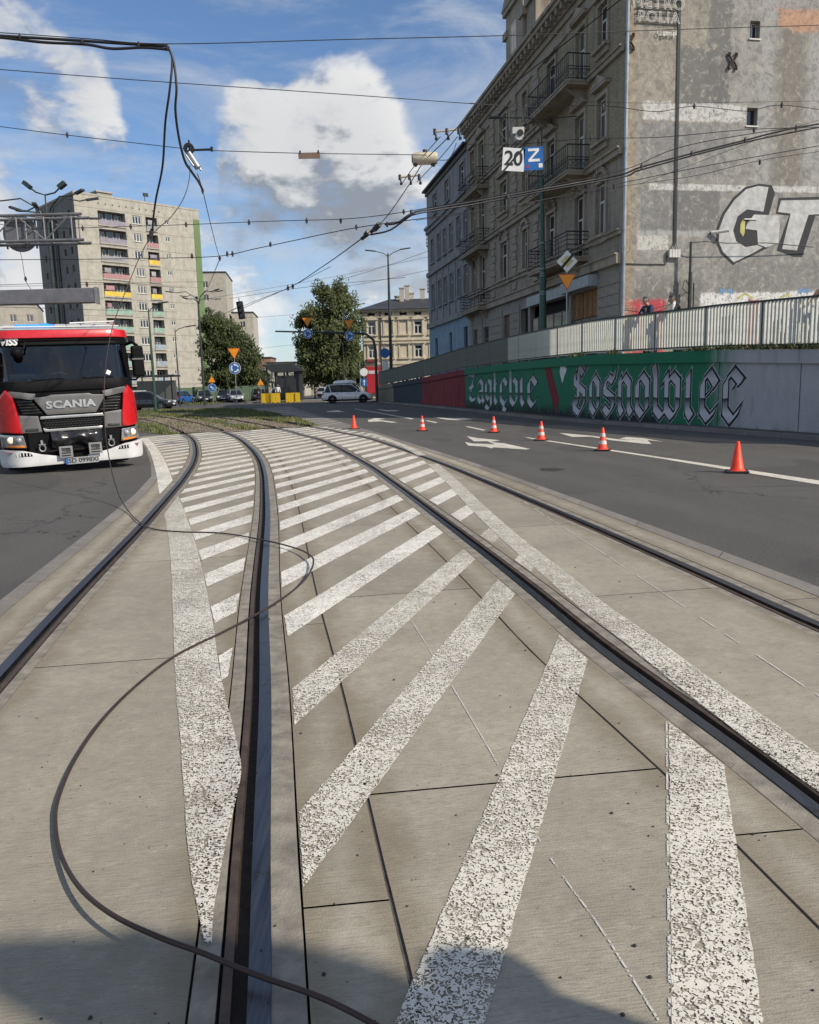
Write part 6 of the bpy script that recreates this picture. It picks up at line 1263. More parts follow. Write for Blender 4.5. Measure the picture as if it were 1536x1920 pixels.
for nm, c, y_, lb in (('spacer_bar', (838, 252), 18.2, 'upper cream spacer bar with three clamps near the roofline'), ('spacer_bar', (768, 337), 19.9, 'lower cream spacer bar with three clamps below the cylinder')):
    t = thing(nm, lb, 'insulator', tuple(A(*c, y_)), 0, 'spacer bars on the contact wires'); w_ = .26 if y_ < 19 else .23; part('bar', M_INSW, lambda q: q.cyl((-w_, 0, .06), (w_, 0, .10), .022, n=8), t)
    for x in (-w_, 0, w_): part('clamp', M_SBK, lambda q: (q.cyl((x, 0, .12), (x, 0, .0), .035, n=8), q.cyl((x + .02, 0, .0), (x + .03, 0, -.10), .018, n=6), q.cyl((x + .03, 0, -.11), (x + .03, 0, -.06), .035, n=6)), t)
wire('short blue loop of wire beside the cylinder insulator', [(820, 300, 18.8), (840, 299, 18.6), (850, 285, 18.4), (856, 268, 18.3)], .007); wire('wire from facade to gable at lamp-arm height', [(874, 270, 30), (960, 271, 30), (1100, 260, 29), (1240, 257, 29), (1400, 243, 28), (1600, 236, 28)], .011, clips=((1108, 258, 29), (1414, 244, 28)))
wire('wire over the gable at the upper white band', [(880, 193, 28), (1000, 200, 28), (1130, 198, 27.5), (1230, 209, 27), (1302, 199, 27), (1400, 208, 27), (1466, 197, 27), (1600, 214, 27)], .010, clips=((1131, 200, 27.4), (1302, 199, 26.9), (1466, 197, 26.9)))
wire('thin wire across facade and gable at mid height', [(780, 413, 26), (1000, 383, 27), (1150, 352, 27), (1300, 330, 27), (1430, 300, 26), (1600, 275, 26)], .008); wire('thin diagonal wire rising over the gable to the right edge', [(1200, 345, 27), (1320, 300, 26.5), (1440, 255, 26), (1600, 205, 26)], .006); wire('faint wire at the gable near the top sign', [(1060, 190, 29), (1250, 193, 29), (1600, 188, 29)], .006)
wire('thin drop wire from mast to facade', [(885, 455, 44), (950, 430, 38), (1010, 415, 36.3)], .008); wire('lower thin drop wire from mast to facade', [(922, 490, 46), (960, 482, 40), (1012, 474, 36.3)], .008)
for i, (a, b, c_) in enumerate((((-40, 535, 40), (200, 530, 45), (350, 540, 60)), ((-40, 574, 40), (150, 580, 45), (330, 585, 75)), ((390, 560, 80), (620, 520, 80), (810, 480, 70)), ((390, 600, 80), (560, 588, 85), (690, 560, 90)), ((600, 545, 70), (700, 528, 66), (810, 505, 62)), ((620, 530, 60), (720, 500, 58), (805, 470, 55)), ((380, 660, 90), (470, 655, 95), (600, 640, 100)), ((430, 560, 60), (560, 540, 55), (760, 520, 52)))):
    wire(('first', 'second', 'third', 'fourth', 'fifth', 'sixth', 'seventh', 'eighth')[i] + ' faint distant wire counted down from the left across the far junction', [a, b, c_], .012)
wire('thin drop wire from truss to the steel beam', [(35, 458, 30), (42, 490, 29), (48, 525, 26), (60, 545, 24)], .009, clips=((48, 523, 26),)); wire('span wire from left edge behind beam to tower', [(-40, 537, 60), (120, 535, 62), (260, 530, 70), (390, 528, 80)], .014, clips=((163, 533, 63),))
wire('traffic light span wire from the left mast', [(386, 600, 78), (420, 588, 55), (448, 575, 40)], .013); wire('traffic light span wire rising to the section insulator', [(455, 578, 40), (540, 540, 38), (620, 500, 32)], .010)
# ================================================================ fire engine
M_RED = pmat('truck_red', (.52, .006, .010), .28, var=.06, scale=2, coat=.8); M_TBLK = pmat('truck_black_plastic', (.005, .005, .0055), .6, var=.3, scale=6, spec=.12); M_TGREY = pmat('truck_grey_panel', (.165, .16, .155), .38, .4, var=.1, scale=3); M_SILV = pmat('truck_silver_trim', (.55, .55, .54), .3, .7, var=.1); M_TWH = pmat('truck_white_bumper', (.60, .60, .59), .4, var=.08, scale=3, coat=.3, dirt=.35)
def glass_real():
    m, t, b = newmat('windscreen_glass'); out = [n for n in t.n if n.type == 'OUTPUT_MATERIAL'][0]; t.n.remove(b)
    tr = t.new('ShaderNodeBsdfTransparent'); tr.inputs[0].default_value = (.45, .50, .50, 1); gl = t.new('ShaderNodeBsdfGlossy'); gl.inputs['Roughness'].default_value = .02
    fr = t.new('ShaderNodeFresnel'); fr.inputs[0].default_value = 1.5; tc = t.new('ShaderNodeTexCoord'); t.put(gl.inputs['Normal'], t.bump(t.noise(tc.outputs['Object'], 1.6, 3), .10, .02)); mx = t.new('ShaderNodeMixShader')
    t.put(mx.inputs[0], t.math('ADD', fr.outputs[0], .015)); t.l.new(tr.outputs[0], mx.inputs[1]); t.l.new(gl.outputs[0], mx.inputs[2]); t.l.new(mx.outputs[0], out.inputs[0]); return m
M_WSCR = glass_real(); M_RUB = pmat('tyre_rubber', (.018, .018, .018), .85, var=.3, scale=10); M_TARP = pmat('winch_tarp', (.016, .016, .018), .28, var=.4, scale=9); M_HLENS = pmat('headlamp_lens', (.75, .72, .60), .15, coat=1., emit=(1., .86, .5), es=.2); M_HDARK = pmat('grille_stud_grey', (.05, .05, .05), .3, .4); M_HSIL = pmat('headlamp_housing', (.34, .34, .33), .22, .6, var=.45, scale=14, coat=1.); M_AMB = pmat('indicator_amber', (.60, .19, .02), .25, coat=.6); M_BLUEL = pmat('beacon_blue', (.02, .20, .62), .15, coat=1., emit=(.05, .35, 1.), es=.5); M_CLEARL = pmat('lightbar_clear', (.33, .34, .35), .15, coat=1.)
tk = thing('fire_truck', 'red and white fire engine with blue light bar beside the tracks', 'fire truck', (-6.53, 15.58, 0.0)); tk.rotation_euler = (0, R(-1.5), R(29))
def fy(x, z):
    r = .0 if z < 1.62 else .20 * (z - 1.62) / .95
    if z > 2.52: r -= .05
    a = abs(x) / 1.22; return r + .07 * a * a + .42 * max(0, (abs(x) - .92) / .33) ** 2 * .8
def panel(name, poly, mat, off, th, parent=None, step=.09, zstep=.12, smooth=50):
    bm = bmesh.new(); f = bm.faces.new([bm.verts.new((x, 0, z)) for x, z in poly])
    xs = [p[0] for p in poly]; zs = [p[1] for p in poly]
    for k in range(int(min(xs) / step) - 1, int(max(xs) / step) + 2): bmesh.ops.bisect_plane(bm, geom=bm.verts[:] + bm.edges[:] + bm.faces[:], plane_co=(k * step, 0, 0), plane_no=(1, 0, 0))
    for k in range(int(min(zs) / zstep), int(max(zs) / zstep) + 2): bmesh.ops.bisect_plane(bm, geom=bm.verts[:] + bm.edges[:] + bm.faces[:], plane_co=(0, 0, k * zstep), plane_no=(0, 0, 1))
    for v in bm.verts: v.co.y = fy(v.co.x, v.co.z) - off
    bmesh.ops.recalc_face_normals(bm, faces=bm.faces)
    if sum(f.normal.y for f in bm.faces) > 0: bmesh.ops.reverse_faces(bm, faces=bm.faces)
    me = bpy.data.meshes.new(name); bm.to_mesh(me); bm.free(); me.materials.append(mat); o = link(name, me, parent or tk)
    sm = o.modifiers.new('s', 'SOLIDIFY'); sm.thickness = th; sm.offset = 1; b = o.modifiers.new('bevel', 'BEVEL'); b.width = min(.008, th * .45); b.segments = 2; b.limit_method = 'ANGLE'; b.angle_limit = R(50)
    me.polygons.foreach_set('use_smooth', [True] * len(me.polygons)); me.set_sharp_from_angle(angle=R(40)); return o
def mir(p): return [(-x, z) for x, z in reversed(p)]
# cab shell: sides, back, roof
def shell(q):
    for sx in (-1, 1):
        for z0, z1, m_ in ((.45, 1.62, 0), (1.62, 2.36, 1), (2.36, 2.66, 0)):
            y0 = lambda z: fy(1.24, z) + .02
            q.face([(sx * 1.24, y0(z0), z0), (sx * 1.24, 2.2, z0), (sx * 1.24 - sx * .0, 2.2, z1), (sx * 1.24, y0(z1), z1)], m_)
    q.face([(-1.24, 2.2, .45), (1.24, 2.2, .45), (1.24, 2.2, 2.66), (-1.24, 2.2, 2.66)]); q.face([(-1.24, .62, 2.66), (1.24, .62, 2.66), (1.24, 2.2, 2.70), (-1.24, 2.2, 2.70)]); q.face([(-1.24, .0, .45), (1.24, .0, .45), (1.24, 2.2, .45), (-1.24, 2.2, .45)])
sh_ = MB(); shell(sh_); sh_.build('cab_shell', [M_RED, M_WSCR], tk)
panel('cab_front', [(-1.22, .5), (1.22, .5), (1.22, 1.775), (-1.22, 1.775)], M_TBLK, 0, .02); panel('cab_header', [(-1.22, 2.46), (1.22, 2.46), (1.22, 2.60), (-1.22, 2.60)], M_TBLK, 0, .02)
M_SEAT = pmat('seat_fabric', (.03, .03, .034), .9, var=.3)
part('dashboard', M_TBLK, lambda q: q.bx(-1.18, 1.18, .30, .75, 1.45, 1.78), tk, bevel=.04); part('rear_bulkhead', M_SEAT, lambda q: (q.bx(-1.2, 1.2, 2.05, 2.15, .6, 1.65), q.bx(-1.2, 1.2, 2.05, 2.15, 2.35, 2.6), q.bx(-.45, .45, 2.05, 2.15, 1.65, 2.35)), tk)
for x in (-.72, .72): part('seat', M_SEAT, lambda q: (q.bx(x - .26, x + .26, 1.15, 1.38, 1.0, 1.95), q.bx(x - .14, x + .14, 1.17, 1.32, 1.97, 2.2), q.bx(x - .26, x + .26, .8, 1.3, .95, 1.2)), tk, bevel=.05)
part('steering_wheel', M_SEAT, lambda q: q.tube([(.72 + .23 * math.cos(a), .72 + .1 * math.sin(a), 1.78 + .2 * math.sin(a)) for a in [6.283 * i / 20 for i in range(21)]], .018, 6), tk); part('dash_clutter', M_SWH, lambda q: (q.box((-.55, .42, 1.80), (.22, .12, .03)), q.tube([(-.35, .4, 1.79), (-.25, .38, 1.9), (-.05, .4, 1.93), (.05, .42, 1.88)], .008, 5)), tk)
panel('windscreen', [(-1.17, 1.76), (1.17, 1.76), (1.08, 2.47), (-1.08, 2.47)], M_WSCR, .012, .012, smooth=80); panel('sun_visor', [(-1.20, 2.44), (1.20, 2.44), (1.19, 2.575), (-1.19, 2.575)], M_TBLK, .03, .05)
panel('roof_front', [(-1.23, 2.57), (1.23, 2.57), (1.20, 2.72), (-1.20, 2.72)], M_RED, .05, .05); part('roof_cap', M_RED, lambda q: q.bx(-1.2, 1.2, .35, 2.25, 2.64, 2.735), tk, bevel=.03)
for s in (-1, 1):
    P = [(s * x, z) for x, z in ((1.16, 1.74), (1.235, 1.74), (1.215, 2.58), (1.08, 2.58))]; panel('a_pillar', P if s > 0 else P[::-1], M_TBLK, .025, .02)
panel('cowl', [(-1.2, 1.57), (1.2, 1.57), (1.2, 1.77), (-1.2, 1.77)], M_TBLK, .025, .03)
wg = [(.60, 1.53), (1.02, 1.60), (1.08, 1.50), (.98, 1.48), (.68, 1.42), (.62, 1.44)]
panel('grille_panel', [(-.64, 1.46), (-.42, 1.47), (-.33, 1.50), (.33, 1.50), (.42, 1.47), (.64, 1.46), (.62, 1.40), (.44, 1.125), (-.44, 1.125), (-.62, 1.40)], M_TGREY, .035, .05); panel('grille_wing', wg, M_TGREY, .03, .05); panel('grille_wing', mir(wg), M_TGREY, .03, .05)
sg = [(.50, 1.13), (.86, 1.13), (.96, 1.46), (.70, 1.41)]
for p in (sg, mir(sg)): panel('side_grille', p, M_TBLK, .022, .03)
for k in range(5):
    z = 1.165 + k * .055; xs0, xs1 = .53 + k * .035, .87 + k * .02
    for s in (-1, 1): panel('grille_slat', [(min(s * xs0, s * xs1), z), (max(s * xs0, s * xs1), z), (max(s * xs0, s * xs1), z + .016), (min(s * xs0, s * xs1), z + .016)], M_HDARK, .05, .015)
panel('trim_bar', [(-.58, 1.045), (.58, 1.045), (.56, 1.10), (-.56, 1.10)], M_SILV, .04, .05); panel('trim_bar', [(-.52, .80), (.52, .80), (.54, .85), (-.54, .85)], M_SILV, .04, .05); panel('lower_grille', [(-.56, .855), (.56, .855), (.58, 1.04), (-.58, 1.04)], M_TBLK, .02, .02)
for r_ in range(4):
    for c in range(19): x = -.5 + c * .0555 + (.028 if r_ % 2 else 0); q = MB(); q.box((x, fy(x, .9) - .042, .882 + r_ * .044), (.03, .012, .02)); q.build('grille_stud', M_HDARK, tk)
ww = [(.56, .80), (.93, .80), (.93, 1.14), (.60, 1.11)]
for p in (ww, mir(ww)): panel('trim_wing', p, M_TGREY, .03, .03); panel('lamp_recess', [(min(a[0] for a in p) + .08, .83), (max(a[0] for a in p) - .06, .83), (max(a[0] for a in p) - .06, .88), (min(a[0] for a in p) + .08, .88)], M_HDARK, .065, .01)
rd = [(.90, .80), (1.24, .84), (1.25, 1.1), (1.22, 1.45), (1.08, 1.62), (.99, 1.50), (.93, 1.1)]
for p in (rd, mir(rd)): panel('corner_panel', p, M_RED, .05, .05)
hl = [(.86, .52), (1.245, .55), (1.25, .79), (.90, .76)]
for p in (hl, mir(hl)):
    s = 1 if p is hl else -1; h = panel('headlight', p, M_HSIL, .03, .04)
    for x, r_, mt in ((1.115, .068, M_HLENS), (.985, .05, M_CLEARL)): q = MB(); q.lathe([(r_, .0), (r_, -.03), (r_ * .7, -.045), (.001, -.052)], 18, (s * x, fy(x, .68) - .07, .68), 0, 'y'); q.build('lens', mt, h, smooth=True)
    p2 = [(.89, .53), (1.20, .545), (1.20, .585), (.90, .57)]; panel('indicator', p2 if s > 0 else mir(p2), M_AMB, .075, .015)
    q = MB(); q.tube([(s * .87, fy(.87, .5) - .07, .51), (s * 1.2, fy(1.2, .52) - .08, .53)], .02, 6); q.build('lamp_guard', M_TBLK, h)
bw = [(.20, .17), (1.24, .16), (1.27, .22), (1.28, .50), (.92, .47), (.62, .38), (.20, .30)]
for p in (bw, mir(bw)):
    b_ = panel('bumper', p, M_TWH, .06, .07); s = 1 if p is bw else -1; vv = [(.78, .36), (1.16, .37), (1.16, .44), (.82, .43)]; panel('bumper_vent', vv if s > 0 else mir(vv), M_TBLK, .127, .01, b_)
    for k in range(6): x = s * (.83 + k * .055); q = MB(); q.box((x, fy(x, .4) - .142, .402), (.02, .012, .06)); q.build('vent_rib', M_TWH, b_)
panel('bumper', [(-.20, .17), (.20, .17), (.20, .29), (-.20, .29)], M_TBLK, .055, .05)
# bumper side returns, winch bay, tarp, shackles, plates
part('winch_bay', M_TBLK, lambda q: (q.bx(-.82, .82, -.03, .35, .30, .80), q.cyl((-.6, -.06, .42), (.6, -.06, .42), .035, n=8)), tk)
def tarp(q):
    N, Mz = 20, 9; g_ = []
    for i in range(N + 1):
        for j in range(Mz + 1):
            u, v = i / N, j / Mz; x = -.42 + .92 * u; z = .80 - .30 * v - .05 * math.sin(u * 9) * v; y_ = -.07 - .10 * math.sin(math.pi * v) - .05 * noise.noise((u * 6, v * 4, 1.5)) - .03 * noise.noise((u * 14, v * 9, 4)); g_.append((x, y_, z))
    for i in range(N):
        for j in range(Mz): q.face([g_[i * (Mz + 1) + j], g_[(i + 1) * (Mz + 1) + j], g_[(i + 1) * (Mz + 1) + j + 1], g_[i * (Mz + 1) + j + 1]])
part('winch_tarp', M_TARP, tarp, tk, smooth=True)
for x in (-.60, .66): part('shackle', M_GALV, lambda q: (q.tube([(x + .055 * math.cos(a), -.12, .50 + .06 * math.sin(a)) for a in [R(120) + R(300) * k / 12 for k in range(13)]], .013, 6), q.cyl((x - .06, -.12, .565), (x + .06, -.12, .565), .014, n=6), q.box((x, -.07, .6), (.04, .1, .1))), tk)
M_PLT = pmat('plate_grey', (.22, .22, .215), .5)
for x, z in ((-.20, .40), (.34, .43)):
    pl = part('small_plate', M_PLT, lambda q: q.box((x, -.20, z), (.24, .02, .22)), tk); part('plate_bar', M_SBK, lambda q: [q.box((x, -.213, z + dz), (.16, .006, .022)) for dz in (.065, -.02, -.07)], pl)
    me = text_mesh('WISS', .07, extrude=.002, spacing=1.05, shear=.15, offset=.003); frame_mesh(me, (x, -.214, z + .025), (1, 0, 0), (0, 0, 1)); me.materials.append(M_SBK); link('plate_lettering', me, pl)
lp = part('licence_plate', M_CLEARL, lambda q: (q.box((.08, -.185, .215), (.60, .016, .13))), tk, bevel=.004); me = text_mesh('SD 0998XI', .125, extrude=.002, spacing=1.0, offset=.002); frame_mesh(me, (.10, -.196, .215), (1, 0, 0), (0, 0, 1)); me.materials.append(M_SBK); link('plate_lettering', me, lp); part('plate_band', M_SBLUE, lambda q: q.box((-.20, -.194, .215), (.04, .003, .12)), lp)
me = text_mesh('SCANIA', .205, extrude=.008, spacing=1.06, offset=.009); me.transform(Matrix.Diagonal((1.18, .92, 1, 1))); frame_mesh(me, (.0, -.098, 1.305), (1, 0, 0), (0, 0, 1)); me.materials.append(M_SILV)
for v in me.vertices: v.co.y += fy(v.co.x, 1.3)
link('maker_lettering', me, tk)
me = text_mesh('WISS', .17, extrude=.003, spacing=1.0, shear=.25, offset=.008); frame_mesh(me, (-.98, -.0, 2.51), (1, 0, 0), (0, 0, 1)); me.materials.append(M_SWH)
for v in me.vertices: v.co.y += fy(v.co.x, 2.5) - .10
link('visor_lettering', me, tk)
for x0, x1 in ((-.95, -.15), (-.05, .75)): part('wiper', M_TBLK, lambda q: (q.tube([(x0 + .1, fy(x0, 1.7) - .05, 1.70), (x0 + .4, fy(.3, 1.8) - .05, 1.79), (x1, fy(x1, 1.8) - .04, 1.81)], .012, 5), q.box(((x0 + x1) / 2 + .2, fy(.3, 1.8) - .04, 1.80), (.6, .02, .02))), tk)
part('visor_mirror', M_TBLK, lambda q: q.lathe([(.0, -.12), (.09, -.1), (.11, 0), (.08, .08), (0, .1)], 12, (-.83, fy(-.8, 2.4) - .20, 2.31), 0, 'y'), tk, smooth=True); part('mirror_arm', M_TBLK, lambda q: q.tube([(-.80, fy(-.8, 2.5) - .05, 2.52), (-.66, .0, 2.50), (-.70, -.05, 2.38), (-.78, -.02, 2.33)], .018, 6), tk)
for s in (-1, 1):
    mr = part('wing_mirror', M_TBLK, lambda q: (q.bx(s * 1.40 - .115, s * 1.40 + .115, .18, .34, 1.78, 2.40)), tk, bevel=.04); part('mirror_arm', M_TBLK, lambda q: (q.tube([(s * 1.22, .50, 2.44), (s * 1.34, .36, 2.48), (s * 1.42, .28, 2.40)], .035, 6), q.tube([(s * 1.22, .5, 1.74), (s * 1.34, .36, 1.72), (s * 1.42, .28, 1.80)], .02, 6)), mr); part('mirror_band', M_TGREY, lambda q: q.bx(s * 1.40 - .118, s * 1.40 + .118, .176, .344, 2.12, 2.15), mr)
for z, x, w_ in ((1.86, .72, .10), ): panel('windscreen_sticker', [(x, z), (x + .07, z - .03), (x + .11, z + .04), (x + .04, z + .08)], M_SWH, .027, .003)
# light bar
lb = part('light_bar', M_SILV, lambda q: (q.bx(-1.06, 1.06, .25, .62, 2.745, 2.775), q.bx(-.9, -.8, .3, .6, 2.735, 2.745), q.bx(.5, .6, .3, .6, 2.735, 2.745)), tk)
for i, (x0, x1, mt) in enumerate(((-1.0, -.80, M_CLEARL), (-.79, -.60, M_BLUEL), (-.59, -.36, M_BLUEL), (-.35, -.10, M_BLUEL), (-.09, .12, M_CLEARL), (.13, .38, M_CLEARL), (.39, .64, M_CLEARL), (.65, .95, M_CLEARL))): part('light_module', mt, lambda q: q.bx(x0, x1, .28, .58, 2.776, 2.85), lb, bevel=.015)
part('beacon', M_BLUEL, lambda q: q.lathe([(.10, 0), (.105, .08), (.09, .15), (.0, .17)], 16, (-.22, .75, 2.74)), lb, smooth=True); part('bar_rail', M_SWH, lambda q: (q.cyl((-1.08, .26, 2.80), (1.1, .26, 2.80), .012, n=6), q.cyl((.2, .35, 2.87), (1.05, .35, 2.90), .014, n=6)), lb)
# dashboard glimpsed items, wheels, body
def wheel(par, x, y_, r, w_, s):
    wh = part('wheel', M_RUB, lambda q: q.lathe([(r * .6, -w_ / 2), (r * .95, -w_ / 2), (r, -w_ * .38), (r, w_ * .38), (r * .95, w_ / 2), (r * .6, w_ / 2)], 28, (x, y_, r), 0, 'x'), par, smooth=40); part('rim', M_GALV, lambda q: q.lathe([(r * .6, s * w_ * .45), (r * .5, s * w_ * .2), (r * .2, s * w_ * .25), (r * .18, s * w_ * .5), (0.001, s * w_ * .5)], 20, (x, y_, r), 0, 'x'), wh, smooth=40); return wh
for s in (-1, 1):
    wheel(tk, s * 1.02, 1.35, .50, .32, s); wheel(tk, s * 1.02, 5.1, .50, .32, s); part('wheel_arch', M_TBLK, lambda q: q.tube([(s * 1.2, 1.35 + .6 * math.cos(a), .5 + .6 * math.sin(a)) for a in [math.pi * k / 10 for k in range(11)]], .06, 6), tk)
    for k in range(4): part('roller_shutter', M_SILV, lambda q: q.bx(s * 1.232, s * 1.24, 2.6 + k * 1.15, 3.6 + k * 1.15, .75, 2.35), tk)
part('body', M_RED, lambda q: q.bx(-1.23, 1.23, 2.4, 7.4, .6, 2.66), tk, bevel=.04); part('chassis', M_TBLK, lambda q: (q.bx(-.5, .5, .3, 7.3, .42, .62), q.bx(-1.1, 1.1, 1.3, 1.4, .42, .56)), tk)
# ================================================================ cars, cones
M_CBLK = pmat('car_black', (.012, .013, .015), .22, var=.1, coat=1.); M_CWH = pmat('car_white', (.80, .80, .79), .25, var=.05, coat=1.); M_CSIL = pmat('car_silver', (.36, .37, .38), .28, .4, coat=1.); M_CBLU = pmat('car_blue', (.015, .10, .34), .35, coat=.6); M_CDGR = pmat('car_dark_grey', (.05, .052, .056), .25, coat=1.); M_CRED2 = pmat('car_wine', (.12, .012, .016), .25, coat=1.); M_CGLS = pmat('car_glass', (.010, .012, .014), .08, spec=.35); M_TAIL = pmat('tail_light', (.40, .01, .012), .2, coat=1.); M_CHEAD = pmat('car_headlight', (.62, .63, .62), .12, coat=1.)
def loft(q, rings, mi=0):
    n = len(rings[0])
    for a, b in zip(rings, rings[1:]):
        for k in range(n): j = (k + 1) % n; q.face([a[k], a[j], b[j], b[k]], mi)
    q.face(list(reversed(rings[0])), mi); q.face(rings[-1], mi)
def car(label, loc, rz, L, W, H, mat, kind='hatch', group=None, box=False):
    """local +x is forward, origin on the ground at the centre"""
    t = thing('parked_car' if group else 'car', label, 'car', loc, rz, group); hw = W / 2; zb = H * .60; hood = H * .62
    hx = .5 if kind == 'hatch' else .52
    st = [(-.50, .34, zb * .80, .80), (-.485, .26, zb * .97, .90), (-.44, .22, zb * 1.0, .98), (-.2, .20, zb, 1.0), (.12, .20, zb * .985, 1.0), (.24, .20, hood * .97, .985), (.38, .21, hood * .90, .96), (.455, .24, hood * .80, .90), (.495, .30, hood * .66, .74), (.50, .36, hood * .56, .66)]
    rings = []
    for x, z0, z1, w_ in st:
        w_ *= hw; X_ = x * L; zm = z0 + (z1 - z0) * .55
        rings.append([(X_, -w_ * .90, z0), (X_, -w_, z0 + .12), (X_, -w_, zm), (X_, -w_ * .95, z1 - .06), (X_, -w_ * .86, z1), (X_, w_ * .86, z1), (X_, w_ * .95, z1 - .06), (X_, w_, zm), (X_, w_, z0 + .12), (X_, w_ * .90, z0)])
    q = MB(); loft(q, rings); q.build('body', mat, t, smooth=40)
    r0, r1, r2, r3 = (-.485, -.36, .08, .27) if kind != 'suv' else (-.49, -.40, .10, .28)
    def gh(i): return [( -.0, 0, 0)]
    G_ = []
    for x, z1, w0, w1 in ((r0 * L, zb - .02, .86, .84), ((r0 + .02) * L, zb + .05, .87, .84), ((r1) * L, H - .05, .88, .66), ((r1 + .1) * L, H - .015, .88, .69), ((r2 - .12) * L, H, .88, .70), (r2 * L, H - .05, .88, .68), ((r3 - .02) * L, zb + .05, .87, .82), (r3 * L, zb - .02, .86, .82)):
        z0 = zb - .03; w0 *= hw; w1 *= hw; G_.append([(x, -w0, z0), (x, -(w0 * .55 + w1 * .45), z0 + (z1 - z0) * .55), (x, -w1, z1 - .03 if z1 > zb + .1 else z1), (x, -w1 * .85, z1), (x, w1 * .85, z1), (x, w1, z1 - .03 if z1 > zb + .1 else z1), (x, (w0 * .55 + w1 * .45), z0 + (z1 - z0) * .55), (x, w0, z0)])
    q = MB(); loft(q, G_); q.build('windows', M_CGLS, t, smooth=35)
    rp = []
    for x, z1, w1 in (((r1 - .015) * L, H - .055, .66), ((r1 + .1) * L, H + .004, .70), ((r2 - .12) * L, H + .018, .71), (r2 * L, H - .03, .685)):
        w1 *= hw; rp.append([(x, -w1 * 1.01, z1 - .035), (x, -w1 * .85, z1 + .012), (x, w1 * .85, z1 + .012), (x, w1 * 1.01, z1 - .035), (x, w1 * .8, z1 - .03), (x, -w1 * .8, z1 - .03)])
    q = MB(); loft(q, rp); q.build('roof', mat, t, smooth=40)
    for s in (-1, 1):
        part('pillar', mat, lambda q: q.tube([(r3 * L, s * hw * .83, zb - .02), (r2 * L, s * hw * .69, H - .045)], .032, 6), t); part('pillar', mat, lambda q: q.tube([((r0 + .03) * L, s * hw * .86, zb - .02), (r1 * L, s * hw * .69, H - .06)], .06, 6), t); part('pillar', M_TBLK, lambda q: q.tube([(-.10 * L, s * hw * .875, zb - .02), (-.11 * L, s * hw * .70, H - .05)], .035, 6), t); part('pillar', mat, lambda q: q.tube([((r1 + .08) * L, s * hw * .87, zb - .02), ((r1 + .04) * L, s * hw * .69, H - .05)], .045, 6), t)
        part('wing_mirror', mat, lambda q: q.box((.19 * L, s * (hw + .06), zb + .06), (.14, .18, .13)), t, bevel=.03); part('door_gap', M_TBLK, lambda q: [q.bx(x - .006, x + .006, s * hw - .012, s * hw + .003, .30, zb - .1) for x in (-.11 * L, .16 * L)], t); part('door_handle', M_TBLK, lambda q: [q.box((x, s * (hw - .005), zb - .14), (.18, .03, .03)) for x in (-.2 * L, .03 * L)], t)
        part('headlight', M_CHEAD, lambda q: q.box((.462 * L, s * hw * .70, hood * .72), (.20, .30, .14), 0, Matrix.Rotation(-s * .45, 3, 'Z')), t, bevel=.03); part('tail_light', M_TAIL, lambda q: q.box((-.482 * L, s * hw * .80, zb * .86), (.12, .20, .34), 0), t, bevel=.03)
        for x in (-.30, .315):
            r_ = .315 if kind != 'suv' else .355; part('wheel_arch', M_TBLK, lambda q: q.cyl((x * L, s * hw * .55, r_ + .02), (x * L, s * (hw + .004), r_ + .02), r_ + .055, n=24), t)
            wh = part('wheel', M_RUB, lambda q: q.lathe([(r_ * .62, -.1), (r_ * .96, -.1), (r_, -.06), (r_, .06), (r_ * .96, .1), (r_ * .62, .1)], 24, (x * L, s * (hw - .09), r_), 0, 'y'), t, smooth=40); part('rim', M_GALV, lambda q: ([q.box((x * L + r_ * .32 * math.cos(a), s * (hw - .0), r_ + r_ * .32 * math.sin(a)), (r_ * .62, .03, .05), 0, Matrix.Rotation(-a, 3, 'Y')) for a in [k * 6.283 / 5 for k in range(5)]], q.cyl((x * L, s * (hw - .06), r_), (x * L, s * (hw - .02), r_), r_ * .64, n=18)), wh)
    part('bumper_trim', M_TBLK, lambda q: (q.bx(-.505 * L, -.47 * L, -hw * .85, hw * .85, .28, .46), q.bx(.478 * L, .506 * L, -hw * .66, hw * .66, .26, .42)), t, bevel=.03); part('number_plate', M_SWH, lambda q: (q.bx(-.51 * L, -.505 * L, -.26, .26, .55, .66), q.bx(.507 * L, .511 * L, -.26, .26, .43, .54)), t)
    if kind == 'suv':
        for s in (-1, 1): part('roof_rail', M_SILV, lambda q: q.tube([(r1 * L, s * hw * .6, H + .0), (-.2 * L, s * hw * .62, H + .06), (.0, s * hw * .62, H + .05)], .02, 6), t)
        part('sill_trim', M_TBLK, lambda q: [q.bx(-.46 * L, .46 * L, s * hw - .02, s * hw + .008, .22, .36) for s in (-1, 1)], t)
    return t
car('white estate SUV turning away below the mural wall end', (-5.55, 74.6, 0), R(6), 4.65, 1.9, 1.70, M_CWH, 'suv')
rb = thing('roof_box', 'white roof box on top of the white SUV', 'roof box', (-5.75, 74.6, 1.76), R(6)); q = MB(); rr = []
for x, s_ in ((-1.05, .25), (-1.0, .65), (-.8, .9), (0, 1.), (.7, .95), (.98, .7), (1.1, .3)): rr.append([(x, -.42 * s_, .06), (x, -.40 * s_, .22 * s_ + .03), (x, -.25 * s_, .34 * s_), (x, .25 * s_, .34 * s_), (x, .40 * s_, .22 * s_ + .03), (x, .42 * s_, .06)])
loft(q, rr); q.build('shell', M_CWH, rb, smooth=50); part('base', M_TBLK, lambda q: (q.bx(-.9, .9, -.36, .36, .03, .065), q.bx(-.5, -.44, -.6, .6, -.03, .03), q.bx(.4, .46, -.6, .6, -.03, .03)), rb)
car('black hatchback crossing behind the fire engine', (-21.6, 66.8, 0), R(-2), 4.2, 1.8, 1.52, M_CBLK)
PC = 'cars parked beyond the crossing'
